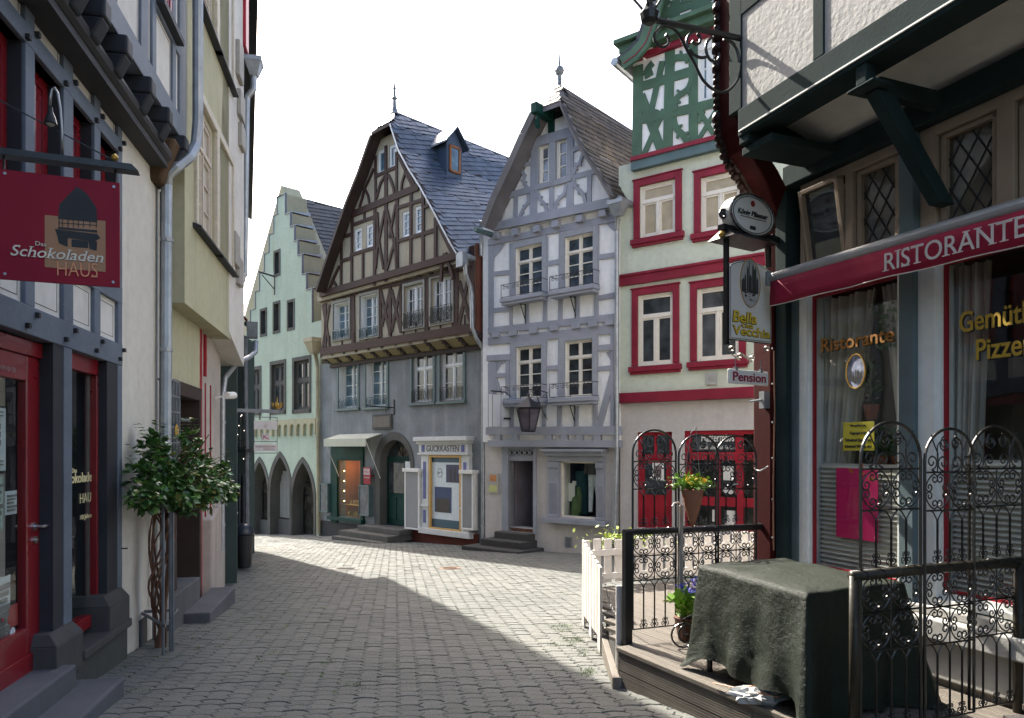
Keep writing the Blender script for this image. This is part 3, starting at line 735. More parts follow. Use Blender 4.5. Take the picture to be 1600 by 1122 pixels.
    g.box(ex-.02, ex+.24, -OV-.02, -OV+.16, ez-.3, ez+.08)
    g.build('gutter', m_zinc, rf)
    pp = lambda u, v, o_: (f.p(u, v, o_)[0], -o_, f.p(u, v, o_)[1])
    downpipe(root, [pp(727, 412, .85), pp(728, 428, .8), pp(735, 448, .6), pp(737, 460, .55), pp(738, 512, .55), pp(745, 530, .4), pp(755, 545, .12), pp(756, 560, .1), pp(755, 846, .1)], .055, m_zinc, 6)
    # ---- dormer on the right slope
    for a, b_ in zip(Rr[:-1], Rr[1:]):
        n = Vector(((b_[1]-a[1]), 0, -(b_[0]-a[0]))).normalized()
        base = f.onplane(722, 281, (a[0]+n.x*.12, 0, a[1]+n.z*.12), n)
        if a[1]-.05 <= base.z <= b_[1]+.05: break
    R3, R4 = a, b_
    bx, by, bz = base.x, base.y, base.z; w, h = 0.62, .95
    dm = MB(); sl = (R4[0]-R3[0])/(R4[1]-R3[1])   # dx per dz up-slope (negative)
    back = lambda z: bx+sl*(z-bz)-.5
    dm.hexa([(back(bz), by-w, bz-.1), (bx, by-w, bz-.1), (bx, by, bz-.1), (back(bz), by, bz-.1)], [(back(bz+h), by-w, bz+h), (bx, by-w, bz+h), (bx, by, bz+h), (back(bz+h), by, bz+h)])
    dmo = dm.build('dormer', m_slate, rf)
    for sgn in (0, 1):
        g = MB(); ym = by-w/2; ye = by-w-.16 if sgn == 0 else by+.16; za_, ze = bz+h+.5, bz+h-.05
        p = [(bx+.15, ye, ze), (bx+.15, ym, za_), (back(za_)-.3, ym, za_), (back(ze)-.2, ye, ze)]; g.prism(p, (0, 0, .06)); g.build('dormer_roof', M_plain("sunlit_slate", (.3, .32, .34), .3, .2, .2, 9) if sgn == 0 else m_slate, dmo)  # left slope: grazing sunlight is put into a lighter slate colour
    g = MB(); g.prism([(bx, by-w, bz+h), (bx, by, bz+h), (bx, by-w/2, bz+h+.48)], (-.05, 0, 0)); g.build('dormer_gable', m_slate, dmo)
    g = MB(); wy0, wy1, wz0, wz1 = by-w+.1, by-.1, bz+.12, bz+h-.03
    for (ya_, yb_, za_, zb_) in ((wy0, wy1, wz1-.06, wz1), (wy0, wy1, wz0, wz0+.06), (wy0, wy0+.06, wz0, wz1), (wy1-.06, wy1, wz0, wz1)): g.box(bx, bx+.05, ya_, yb_, za_, zb_)
    wo_ = g.build('dormer_window', M_wood("orange_wood", (.3, .12, .045)), dmo); g = MB(); g.box(bx+.005, bx+.02, wy0+.05, wy1-.05, wz0+.05, wz1-.05); g.build('pane', m_pane_b, wo_)
    # ---- GUCKKASTEN portal
    q = t4.rect(835, 1262, 55, 95); y = -.16; g = MB()
    a0, a1, b0, b1 = t4.rect(855, 1238, 95, 190)
    g.box(a0-.1, a1+.1, y-.14, .02, b1, b1+.12); g.box(a0-.05, a1+.05, y-.06, .02, b1-.08, b1); g.box(a0, a1, y, .02, b0, b1-.08); g.box(a0-.03, a1+.03, y-.04, .02, b0-.05, b0)
    zb_ = t4.rect(870, 1180, 200, 785)[2]; px0 = t4.rect(868, 925, 200, 785); px1 = t4.rect(1182, 1240, 200, 785)
    for p in (px0, px1): g.box(p[0], p[1], y+.02, .02, zb_, b0-.05); g.box(p[0]-.02, p[1]+.02, y-.02, .02, zb_+.62, zb_+.68)
    g.box(px0[0]-.05, px1[1]+.1, y-.05, .02, zb_-.16, zb_); gp_ = g.build('shop_portal', M_plain("portal_white", (.6, .6, .58), .5, 0, .08, 6), root, bevel=.008)
    m_lil = M_plain("lilac_blue", (.12, .13, .3), .6); 
    def inl(*q): g = MB(); g.box(*q); g.build('blue_inlay', m_lil, gp_)
    for p in (px0, px1):
        c = (p[0]+p[1])/2; inl(c-.06, c+.06, y+.01, y+.03, zb_+.15, zb_+.52); inl(c-.06, c+.06, y+.01, y+.03, zb_+.85, b0-.25)
    bw = .13; zc_ = (b0+b1-.08)/2
    for c in (a0+.2, a1-.2): inl(c-bw/2, c+bw/2, y-.012, y+.01, zc_-.1, zc_+.1)
    text('GUCKKASTEN', .17, gp_, m_ink, (a0+a1)/2, y-.006, zc_-.085, width=(a1-a0)*.66, name='shop_lettering', serif=.018)
    a0, a1, b0, b1 = t4.rect(930, 1182, 205, 790); g = MB(); g.box(a0, a0+.07, y+.01, .02, b0, b1); g.box(a1-.07, a1, y+.01, .02, b0, b1); g.box(a0+.07, a1-.07, y+.01, .02, b1-.07, b1); g.box(a0+.07, a1-.07, y+.01, .02, b0, b0+.05)
    g.build('ochre_frame', M_plain("ochre_yellow", (.55, .33, .1), .5), gp_)
    c0, c1, d0, d1 = a0+.07, a1-.07, b0+.05, b1-.07; W, H = c1-c0, d1-d0
    g = MB(); g.box(c0, c1, -.08, -.06, d0, d1, 0); yb = -.084
    def rc(fx0, fx1, fz0, fz1, m): g.box(c0+W*fx0, c0+W*fx1, yb-.001*m, yb+.006, d0+H*fz0, d0+H*fz1, m)
    rc(0, 1, .93, 1, 1); rc(0, 1, 0, .12, 1); rc(.5, .93, .65, .9, 2); rc(.1, .68, .22, .58, 3); rc(.62, .7, .66, .84, 4); rc(.76, .82, .66, .86, 4); rc(.15, .62, .22, .42, 4)
    g.build('poster', [M_plain("poster_white", (.62, .68, .7), .4), M_plain("poster_teal", (.025, .08, .12), .4), M_plain("poster_night", (.03, .03, .09), .4), M_plain("poster_sky", (.008, .035, .12), .4), M_plain("poster_dark", (.02, .014, .014), .4, 0, .5, 14)], gp_)
    g = MB(); g.tube([(c0+W*.28+.1*math.cos(a), yb, d0+H*.78+.13*math.sin(a)) for a in [6.283*i/16 for i in range(16)]], .006, 4, closed=True); g.lathe([(.03, 0), (.03, .004)], (c0+W*.25, yb, d0+H*.78), 8, axis='y'); g.lathe([(.02, 0), (.02, .004)], (c0+W*.32, yb, d0+H*.79), 8, axis='y'); g.build('poster_emblem', m_greygreen, gp_)
    a0, a1, b0, b1 = t4.rect(780, 1292, 795, 900); g = MB(); g.box(a0, a1, -.05, .02, b0-.4, b1); g.build('granite_plinth', M_plaster("red_granite", (.15, .045, .03)), root)
    for (zx0, zx1, zy0, zy1) in ((750, 866, 335, 770), (1192, 1288, 350, 772)):
        a, b_, c, d_ = t4.rect(zx0, zx1, zy0, zy1); g = MB()
        g.box(a, a+.06, -.2, 0, c, d_); g.box(b_-.06, b_, -.2, 0, c, d_); g.box(a-.04, b_+.04, -.25, 0, d_, d_+.1); g.box(a, b_, -.2, 0, c-.05, c); g.box(a, b_, -.04, 0, c, d_); s_ = g.build('white_showcase', m_white, root, bevel=.005)
        g = MB(); g.box(a+.06, b_-.06, -.19, -.18, c, d_); g.build('showcase_glass', M_plain("showcase_pane", (.24, .25, .26), .15, 0, .06, 2), s_)
    # signs on this house
    a, b_, c, d_ = t4.rect(415, 470, 300, 432); y = -.12
    s_ = f.thing('shop_sign', 'small red and white sign board beside the green arched door', 'sign', (a+b_)/2, y, c); W = b_-a; H = d_-c
    g = MB(); g.box(-W/2, W/2, -.01, .01, 0, H, 0); g.box(-W/2, W/2, .01, .12, H*.5-.02, H*.5+.02, 0); g.build('board', [m_red], s_)
    g = MB(); g.box(-W/2+.005, W/2-.005, -.014, -.01, H*.52, H*.97); g.build('white_field', M_plain("rose_field", (.42, .09, .12), .5), s_)
    text('GOLD', H*.15, s_, m_white, 0, -.017, H*.75, W*.85, bold=.02); text('ANKAUF', H*.13, s_, m_white, 0, -.017, H*.57, W*.88, bold=.02); text('SCHMUCK', H*.07, s_, m_white, 0, -.013, H*.36, W*.8)
    p0 = f.p(616, 637); br = f.thing('sign_bracket', 'thin iron bar bracket sticking out above the stone tablet by the arch', 'bracket', p0[0], 0, p0[1]); g = MB()
    g.box(-.02, .02, -.03, .0, -.22, .25); g.tube([(0, -.02, 0), (-.1, -1.0, .02)], .018, 6); g.tube([(-.03, -.3, 0), (-.03, -.3, -.18)], .008, 5); g.build('arm', m_iron, br)
    return f
fB = beige_house()
# ================================================================== lavender timbered house
def ray_house_back(root, f, xl, xr, z, mat, d=8.0, y=0.1):
    mb = MB(); mb.box(xl, xr, y, d, -1.5, z); return mb.build('rear_body', mat, root)
def bow_balcony(par, x0, x1, z0, h, yf, yd, iron, shelf, bracket=True):
    """shallow shelf with a curly railing"""
    mb = MB(); mb.box(x0, x1, yf-yd, yf, z0-.11, z0); mb.box(x0+.03, x1-.03, yf-yd+.03, yf, z0-.18, z0-.11)
    sh = mb.build('balcony_shelf', shelf, par, bevel=.012)
    g = MB(); y = yf-yd+.03; r = .009
    for z in (z0+.02, z0+h): g.tube([(x0+.03, yf, z), (x0+.03, y, z), (x1-.03, y, z), (x1-.03, yf, z)], r, 5)
    for x in (x0+.03, (x0+x1)/2, x1-.03): g.tube([(x, y, z0), (x, y, z0+h)], r, 5)
    n = 4; w = (x1-x0-.06)/n
    for i in range(n):
        for s_ in (0, 1):
            g.tube(scroll(x0+.03+w*(i+.28+.44*s_), z0+h*.78, h*.17, R(90), 1.3, 12, .15, y, 1 if s_ else -1), r*.8, 4)
    g.build('railing', iron, sh)
    if bracket:
        g = MB(); x = (x0+x1)/2-.05; g.tube([(x, yf, z0-.62), (x, yf-yd+.08, z0-.2)], .013, 5); g.tube([(x, yf, z0-.2), (x, yf-yd+.06, z0-.2)], .01, 5); g.tube([(x, yf-.02, z0-.7), (x, yf-.02, z0-.18)], .013, 5)
        for k in range(3): g.tube(scroll(0, 0, .05, 0, 1.2, 10, .2), .006, 4) if 0 else None
        g.build('bracket', iron, sh)
def ccurve(t, pts, w=.085, leaf=True):
    """wavy ornamental brace with small leaf teeth"""
    P = [t.P(*p) for p in pts]
    # catmull rom
    out = []
    Q = [P[0]]+P+[P[-1]]
    for i in range(1, len(Q)-2):
        for k in range(6):
            s_ = k/6; p0, p1, p2, p3 = [Vector(q) for q in Q[i-1:i+3]]
            out.append(tuple(.5*((2*p1)+(p2-p0)*s_+(2*p0-5*p1+4*p2-p3)*s_*s_+(3*p1-p0-3*p2+p3)*s_**3)))
    out.append(P[-1]); t.mb.strip(out, w, -t.off+t.y0-.003, -t.off+t.y1)
    if leaf:
        n = len(out)
        for fr in (.35, .5, .65):
            i = int(n*fr); a = Vector(out[i]); d = (Vector(out[min(i+1, n-1)])-a).normalized(); nn = Vector((-d.y, d.x))
            sg = 1 if fr != .5 else -1
            t.mb.beam(a, a+nn*sg*w*1.05+d*w*.5, w*.7, -t.off+t.y0-.004, -t.off+t.y1, w*.35)
def blue_house():
    f = Fac(-1.18, 757, 19.75)
    root = f.thing('gabled_house', 'narrow gabled house with lavender timbers on white walls, two bays wide', 'house')
    Z1, Z2, Z3, Z4 = zf(740, 130), zf(740, 330), zf(740, 500), zf(740, 670)
    t4 = Tr(f, None, Z4, 0)
    xl, xr = f.x(758), f.x(965)
    dr = t4.rect(275, 472, 160, 775); sh = t4.rect(680, 970, 255, 700)
    zj = f.z(860, 690)
    mb = MB(); wall_mesh(mb, [(xl, -1.5), (xr, -1.5), (xr, zj+.1), (xl, zj+.1)], [rectp(*dr), rectp(*sh)], 0, .4, 2.6); mb.build('wall', m_pinkwall, root)
    ray_house_back(root, f, xl+.03, xr-.03, f.z(960, 330), m_whitewall, 8, 2.4)
    # upper walls (tiny jetty)
    J1, J2 = .12, .2
    t3 = Tr(f, None, Z3, J1); t2 = Tr(f, None, Z2, J1)
    Wn = [t2.rect(330, 540, 268, 662), t2.rect(715, 938, 185, 602), t3.rect(333, 535, 205, 615), t3.rect(715, 932, 158, 600)]
    ul, ur = f.x(757, J1), f.x(966, J1); zb = zj; zt = f.z(860, 345, J1)+.4
    mb = MB(); wall_mesh(mb, [(ul-.06, zb), (ur, zb), (ur, zt), (ul-.06, zt)], [rectp(*q) for q in Wn], -J1, .16, 2.0); mb.build('upper_wall', m_whitewall, root)
    for i, q in enumerate(Wn):
        x0, x1, z0, z1 = q
        w = window(root, x0, x1, z0, z1, -J1+.05, m_creamwin if i > -1 else m_whitewin, m_pane_d if i > 1 else m_pane, 2, 3, transom=.72, mull=.045, sash=.022, fw=.036, bar=.024)
        cs = MB(); cs.box(x0-.14, x0, -J1-.045, -J1+.02, z0-.1, z1+.16); cs.box(x1, x1+.14, -J1-.045, -J1+.02, z0-.1, z1+.16); cs.box(x0, x1, -J1-.045, -J1+.02, z1, z1+.16)
        cs.build('surround', m_lav, w, bevel=.006)
        bow_balcony(w, x0-.28, x1+.2, z0-.02, .34, -J1-.02, .3, m_iron, m_lavwood)
    tb = MB(); t = Tr(f, tb, Z2, J1)
    t.b(140, 250, 140, 950, .18); t.b(297, 250, 295, 915, .1); t.b(570, 200, 562, 890, .12); t.b(690, 180, 680, 870, .13); t.b(425, 700, 425, 890, .09); t.b(820, 640, 818, 860, .09); t.b(968, 100, 963, 840, .12)
    for q in ((155, 492, 295, 477), (150, 778, 295, 762), (575, 412, 682, 392), (565, 650, 690, 626), (975, 362, 1110, 342), (975, 682, 1110, 655)): t.b(*q, .12, dy=-.004)
    t.b(120, 937, 1110, 830, .17, dy=.012); t.b(120, 1018, 1110, 922, .2, dy=.008)
    t.b(120, 248, 1115, 55, .16, dy=.012)
    # ragged painted shading of the corner timbers
    for (pts) in (((125, 250), (250, 255), (205, 320), (165, 360), (150, 480), (125, 480)), ((1040, 95), (1110, 60), (1110, 165), (1065, 130))):
        P = [t.P(*p) for p in pts]; tb.prism([(a, -J1-.022, b) for a, b in P], (0, .03, 0))
    for x, y in ((185, 965), (320, 952), (480, 932), (640, 912), (812, 895), (945, 882), (1078, 868)):
        a = t.P(x, y-22); b_ = t.P(x, y+25); t.mb.box(a[0]-.12, a[0]+.12, -J1-.1, -J1, b_[1], a[1])
    t.z = Z3
    t.b(112, 300, 297, 290, .15, dy=.02); t.b(272, 300, 268, 600, .13); t.b(980, 222, 1110, 212, .14, dy=.02); t.b(975, 382, 1100, 370, .1)
    t.b(1098, 400, 985, 835, .17, dy=-.005); t.b(150, 330, 150, 850, .28); t.b(205, 560, 160, 420, .12, dy=-.006); t.b(305, 180, 300, 845, .12); t.b(425, 690, 420, 845, .09); t.b(562, 130, 555, 845, .12)
    t.b(685, 130, 675, 845, .13); t.b(815, 680, 808, 845, .09); t.b(960, 100, 955, 845, .12); t.b(570, 378, 670, 370, .11); t.b(560, 645, 680, 635, .1); t.b(165, 435, 262, 430, .1)
    t.b(1092, 60, 1090, 850, .1)
    t.b(115, 868, 1160, 865, .2, dy=.06); t.b(130, 965, 1160, 968, .17, dy=.05)
    for (pts) in (((165, 325), (262, 325), (215, 350), (185, 400), (165, 440)), ((1040, 255), (1100, 250), (1100, 370), (1075, 320))):
        P = [t.P(*p) for p in pts]; tb.prism([(a, -J1-.024, b) for a, b in P], (0, .03, 0))
    for x in (205, 340, 600, 722, 842, 980):
        a = t.P(x, 898); b_ = t.P(x, 945); tb.box(a[0]-.09, a[0]+.09, -J1-.1, 0, b_[1], a[1])
    tb.build('timber_frame', m_lavwood, root, bevel=.004)
    # ---- gable
    OV = .65
    L = [f.p(u, v, OV) for u, v in ((758, 356), (773, 315), (800, 258), (820, 213), (836, 178))]
    Rr = [f.p(u, v, OV) for u, v in ((954, 310), (938, 282), (908, 236), (890, 200), (876, 167))]
    zk = (L[-1][1]+Rr[-1][1])/2; L[-1] = (L[-1][0], zk); Rr[-1] = (Rr[-1][0], zk)
    zb2 = f.z(773, 357, J2); zb3 = f.z(960, 318, J2)
    ax, az = (L[-1][0]+Rr[-1][0])/2, zk+.62; BK = 9; ya = -OV+.42
    t1 = Tr(f, None, Z1, J2)
    G = [t1.rect(512, 597, 478, 792), t1.rect(646, 741, 432, 757)]
    outline = [(ul+.1, zb2-.1), (L[0][0], L[0][1]-.15)]+[(p[0]+.02, p[1]-.02) for p in L[1:]]+[(p[0]-.02, p[1]-.02) for p in Rr[::-1]]+[(Rr[0][0], zb3-.1)]
    mb = MB(); wall_mesh(mb, outline[::-1], [rectp(*q) for q in G], -J2, .12, .4); mb.build('gable_wall', m_whitewall, root)
    for q in G:
        w = window(root, *q, -J2+.02, m_creamwin, M_pane("lace_pane", (.13, .14, .17), .12), 1, 3, halves=False, fw=.05, sash=.035)
        x0, x1, z0, z1 = q; cs = MB(); cs.box(x0-.1, x0, -J2-.04, -J2+.02, z0-.08, z1+.1); cs.box(x1, x1+.1, -J2-.04, -J2+.02, z0-.08, z1+.1); cs.box(x0, x1, -J2-.04, -J2+.02, z1, z1+.1); cs.box(x0-.12, x1+.12, -J2-.06, -J2+.02, z0-.1, z0); cs.build('surround', m_lav, w)
    tb = MB(); t = Tr(f, tb, Z1, J2)
    t.b(425, 485, 785, 378, .24, dy=.02); t.b(285, 878, 445, 835, .16, dy=.01); t.b(440, 830, 950, 690, .13, dy=-.003); t.b(445, 835, 780, 745, .14)
    t.b(480, 470, 470, 1070, .22); t.b(620, 425, 612, 1030, .14); t.b(760, 375, 755, 985, .2); t.b(335, 880, 330, 1105, .13); t.b(910, 715, 905, 965, .13)
    t.b(395, 643, 462, 622, .1); t.b(780, 522, 850, 497, .12); t.b(170, 1120, 1078, 930, .18, dy=.04); t.b(165, 1150, 1085, 965, .06, dy=.07)
    for p in (((370, 670), (400, 720), (400, 780), (440, 850)), ((432, 870), (430, 930), (385, 1000), (355, 1085)), ((498, 830), (520, 900), (560, 950), (580, 1020)), ((730, 790), (715, 860), (655, 930), (640, 1010)),
              ((862, 545), (835, 620), (800, 660), (790, 715)), ((790, 750), (800, 810), (860, 870), (885, 960))): ccurve(t, p)
    tb.b = None
    tb.build('gable_timbers', m_lavwood, root, bevel=.004)
    mb = MB(); t.mb = mb; t.z = Z2
    for x, y in ((180, 190), (330, 165), (500, 138), (645, 102), (835, 60), (1015, 18)):
        a = t.P(x, y-25); b_ = t.P(x, y+28); mb = MB(); mb.box(a[0]-.1, a[0]+.1, -J2-.08, -J1, b_[1], a[1]); mb.build('beam_head', m_lavwood, root, bevel=.01)
    # roof
    mb = MB(); roof_slabs(mb, L, -OV, BK, .1); roof_slabs(mb, Rr, -OV, BK, .1)
    Lp, Rp = L[-1], Rr[-1]
    for P_ in (Lp, Rp): mb.prism([(P_[0], -OV, P_[1]), (ax, ya, az), (ax, BK, az), (P_[0], BK, P_[1])], (0, 0, .1))
    mb.prism([(Lp[0], -OV, zk), (Rp[0], -OV, zk), (ax, ya, az)], (0, 0, .1)); rf = mb.build('roof', M_wood("grey_soffit", (.14, .13, .135), amt=.2), root)
    tm = MB()
    for (a, b_) in list(zip(Rr[:-1], Rr[1:]))+[(Rr[-1], (ax, az))]:
        d_ = Vector((b_[0]-a[0], 0, b_[1]-a[1])); n = Vector((-d_.z, 0, d_.x)); n = n.normalized()*.1; n = n if n.z > 0 else -n; ln = d_.length
        if b_ == (ax, az): tiles(tm, (a[0]+n.x, -OV, a[1]+n.z), (0, 1, 0), d_, BK+OV, ln, .26, .17, inside=lambda u, v, ln=ln: u > .6*v/ln, tilt=R(4))
        else: tiles(tm, (a[0]+n.x, -OV, a[1]+n.z), (0, 1, 0), d_, BK+OV, ln+.02, .26, .17, tilt=R(4))
    tm.tube([(ax, ya, az+.11), (ax, BK, az+.11)], .06, 6); tm.build('roof_slates', m_browntile, rf, recalc=False)
    tm = MB(); tm.poly([(Lp[0], -OV-.01, zk+.11), (Rp[0], -OV-.01, zk+.11), (ax, ya, az+.12)])
    tiles(tm, (Lp[0], -OV, zk+.12), (1, 0, 0), (ax-(Lp[0]+Rp[0])/2, ya+OV, az-zk), Rp[0]-Lp[0], .75, .24, .16, inside=lambda u, v: abs(u-(Rp[0]-Lp[0])/2) < (Rp[0]-Lp[0])/2*(1-v/.8))
    tm.build('hip_slates', M_tile("pale_slate", (.2, .18, .15), (.3, .27, .22), (.4, .36, .3), .6), rf, recalc=False)
    fn = MB(); fn.lathe([(.1, 0), (.06, .1), (.05, .22), (.05, .34), (.09, .38), (.12, .46), (.09, .54), (.03, .58), (.02, .72), (.004, 1.05)], (ax, ya+.05, az+.05), 12); fn.build('finial', m_zinc_dark, rf)
    g = MB(); m_bb = M_wood("grey_bargeboard", (.13, .12, .12), amt=.2)
    for (a, b_) in zip(L[:-1], L[1:]): g.beam((a[0]-.05, a[1]+.05), (b_[0]-.05, b_[1]+.05), .2, -OV-.04, -OV)
    g.build('bargeboard', m_bb, rf); g = MB()
    for (a, b_) in zip(Rr[:-1], Rr[1:]): g.beam((a[0]+.0, a[1]+.04), (b_[0]+.0, b_[1]+.04), .05, -OV-.04, -OV)
    g.build('bargeboard', m_bb, rf)
    ex, ez = Rr[0]; g = MB(); g.tube([(ex+.15, -OV+.1, ez-.02), (ex+.15, 4, ez-.02)], .08, 10); g.build('gutter', m_zinc, rf)
    ex, ez = L[0]; g = MB(); g.tube([(ex-.12, -OV-.25, ez-.07), (ex-.1, 1, ez-.07)], .07, 10); g.build('gutter', m_greygreen, rf)
    # green hoist beam
    q = t1.rect(545, 640, 240, 395); g = MB(); xm = q[1]-.1; g.box(xm-.1, xm+.08, -J2-.05, -J2+.02, q[2], q[3]+.1); g.box(xm-.12, xm+.06, -J2-.7, -J2-.05, q[3]-.22, q[3]+.02); g.lathe([(.02, -.02), (.12, 0), (.02, .02)], (xm-.03, -J2-.55, q[3]-.45), 12, axis='x'); g.box(xm-.06, xm, -J2-.58, -J2-.5, q[3]-.5, q[3]-.2)
    g.build('hoist', m_darkgreen, root, bevel=.01)
    # downpipe right
    pp = lambda u, v, o_: (f.p(u, v, o_)[0], -o_, f.p(u, v, o_)[1])
    a = pp(966, 320, .45); downpipe(root, [pp(966, 328, .4), pp(965, 345, .3), pp(964, 362, .22), pp(964, 705, .2), pp(961, 800, .12), pp(959, 862, .12)], .055, m_zinc, 7, hopper=(a[0], a[1], a[2], .26))
    a = f.p(762, 400, .3); downpipe(root, [pp(752, 345, .3), pp(751, 362, .2), pp(752, 400, .15)], .05, m_zinc, 1)
    # ---- ground floor: door
    x0, x1, z0, z1 = dr; g = MB(); zt_ = t4.rect(275, 470, 205, 215)[2]; cw = .2
    g.box(x0-cw, x0, -.05, .3, z0-.12, z1+.12); g.box(x1, x1+cw*.5, -.05, .3, z0-.12, z1+.12); g.box(x0, x1, -.05, .3, z1, z1+.12); g.box(x0, x1, -.0, .3, zt_-.12, zt_)
    g.box(x0-cw-.15, x1+cw*.5+.1, -.16, 0, z1+.12, z1+.2); dro = g.build('door_frame', m_lavwood, root, bevel=.01)
    g = MB(); g.box(x0, x1, .2, .24, zt_, z1); g.build('transom_pane', m_pane_d, dro)
    g = MB(); n = 5; w = (x1-x0)/n
    for k in range(n): c = x0+w*(k+.5); g.tube([(c+w*.36*math.cos(a), .03, (zt_+z1)/2+(z1-zt_)*.36*math.sin(a)) for a in [6.283*i/14 for i in range(14)]], .022, 5, closed=True)
    g.box(x0, x1, .02, .05, zt_, zt_+.03); g.box(x0, x1, .02, .05, z1-.03, z1); g.build('transom_rings', m_lavwood, dro)
    # open leaf swung inwards from the left jamb
    ang = R(62); ca, sa = math.cos(ang), math.sin(ang); lw = (x1-x0)-.02
    def lp(s_, d_, z): return (x0+.02+s_*ca+d_*sa, .22+s_*sa-d_*ca, z)
    g = MB(); H = zt_-.12-z0
    def lbox(s0, s1, d0, d1, a_, b_): g.hexa([lp(s0, d0, a_), lp(s1, d0, a_), lp(s1, d1, a_), lp(s0, d1, a_)], [lp(s0, d0, b_), lp(s1, d0, b_), lp(s1, d1, b_), lp(s0, d1, b_)])
    lbox(0, lw, -.03, 0, z0, z0+H)
    for r_ in (0.04, .38, .72):
        for c_ in (.08, .54): lbox(lw*c_, lw*(c_+.36), 0, .02, z0+H*(r_+.02), z0+H*(r_+.26))
    g.build('door_leaf', M_wood("mauve_door", (.12, .105, .12), amt=.15), dro)
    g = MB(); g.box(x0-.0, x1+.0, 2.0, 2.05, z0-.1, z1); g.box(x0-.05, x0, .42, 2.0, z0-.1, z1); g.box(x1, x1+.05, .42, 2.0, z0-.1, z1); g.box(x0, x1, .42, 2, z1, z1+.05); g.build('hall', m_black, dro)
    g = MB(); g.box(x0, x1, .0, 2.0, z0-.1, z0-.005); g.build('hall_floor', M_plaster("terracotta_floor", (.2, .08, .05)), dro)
    s1, s2, s3 = t4.rect(195, 466, 780, 835), t4.rect(145, 470, 835, 900), t4.rect(40, 530, 895, 950)
    def stp(x0_, x1_, y0_, zt2): mb = MB(); mb.box(x0_, x1_, y0_, .05, zt2-.5, zt2); return mb.build('step', m_darkstone, root, bevel=.02)
    zt3 = z0-.11; stp(x0-.25, x1+.03, -.3, zt3); stp(x0-.45, x1+.1, -.62, zt3-.17); stp(x0-.75, x1+.32, -1.0, zt3-.34)
    # plaque, meter, vent
    q = t4.rect(115, 200, 350, 505); g = MB(); g.box(q[0], q[1], -.03, .01, q[2], q[3]); pl = g.build('brass_plaque', M_plain("aluminium", (.45, .43, .4), .4, .5), root)
    W, H = q[1]-q[0], q[3]-q[2]; g = MB(); g.box(q[0]+W*.22, q[0]+W*.8, -.036, -.03, q[2]+H*.62, q[2]+H*.93); g.build('plaque_field', M_plain("orange_field", (.5, .2, .07), .5, 0, .3, 20), pl)
    g = MB(); g.box(q[0]+W*.15, q[0]+W*.85, -.036, -.03, q[2]+H*.08, q[2]+H*.42); g.build('plaque_field', M_plain("yellow_field", (.5, .5, .2), .5, 0, .2, 20), pl)
    q = t4.rect(715, 770, 843, 925); g = MB(); g.box(q[0], q[1], -.02, .01, q[2], q[3]); pl = g.build('vent_frame', m_zinc, root); g = MB()
    for k in range(7): zz = q[2]+.03+(q[3]-q[2]-.06)*k/6; g.box(q[0]+.03, q[1]-.03, -.028, -.018, zz-.012, zz+.012)
    g.build('vent_slats', m_zinc_dark, pl)
    # shop window
    x0, x1, z0, z1 = sh; g = MB()
    a0, a1, b0, b1 = t4.rect(595, 1030, 212, 258); g.box(a0, a1, -.1, .02, z1, b1+.02); c0, c1, d0, d1 = t4.rect(572, 1055, 165, 212)
    g.box(c0+.06, c1-.06, -.2, .02, d0, d0+.1); g.box(c0, c1, -.3, .02, d0+.1, d1+.02)
    g.box(a0, x0, -.08, .02, z0, z1); g.box(x1, a1, -.08, .02, z0, z1)
    for (p, q_) in ((a0, x0), (x1, a1)):
        for k in range(4): xx = p+(q_-p)*(.2+.18*k); g.box(xx-.012, xx+.012, -.1, -.08, z0+.08, z1-.55)
        g.box(p, q_, -.12, -.08, z1-.16, z1-.02); g.lathe([(.055, 0), (.05, .03), (.01, .05)], ((p+q_)/2, -.135+.05, z1-.34), 12, axis='y'); g.box(p, q_, -.11, -.08, z0, z0+.07)
    g.box(a0-.08, a1+.1, -.2, .02, z0-.14, z0-.01); so = g.build('shop_surround', m_lavwood, root, bevel=.008)
    g = MB(); fw = .045
    for b in ((x0, x1, z1-fw, z1), (x0, x1, z0, z0+fw), (x0, x0+fw, z0, z1), (x1-fw, x1, z0, z1)): g.box(b[0], b[1], .05, .1, b[2], b[3])
    g.build('window_frame', m_creamwin, so); g = MB(); g.poly([(x0, .08, z0), (x1, .08, z0), (x1, .08, z1), (x0, .08, z1)]); g.build('shop_pane', m_glass, so, recalc=False)
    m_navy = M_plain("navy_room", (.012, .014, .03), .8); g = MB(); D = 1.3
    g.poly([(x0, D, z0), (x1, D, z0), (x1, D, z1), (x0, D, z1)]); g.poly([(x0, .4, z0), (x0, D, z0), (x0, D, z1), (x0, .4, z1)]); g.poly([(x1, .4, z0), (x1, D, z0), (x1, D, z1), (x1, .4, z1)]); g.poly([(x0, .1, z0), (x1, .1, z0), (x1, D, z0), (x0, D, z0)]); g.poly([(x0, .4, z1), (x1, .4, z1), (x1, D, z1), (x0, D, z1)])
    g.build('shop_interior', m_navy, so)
    W, H = x1-x0, z1-z0
    mn = f.thing('shop_dummy', 'headless dummy in grey jumper and pale trousers in the lavender house shop window', 'mannequin', x0+W*.68, .36, z0+.12)
    g = MB(); g.tube([(-.1, 0, .02), (-.085, 0, .45), (-.07, 0, .85), (-.05, 0, 1.0)], [.05, .065, .085, .1], 10); g.tube([(.17, 0, .05), (.12, 0, .45), (.07, 0, .85), (.05, 0, 1.0)], [.045, .06, .085, .1], 10); g.build('trousers', M_plain("pale_cloth", (.8, .8, .8), .9, 0, .15, 14), mn)
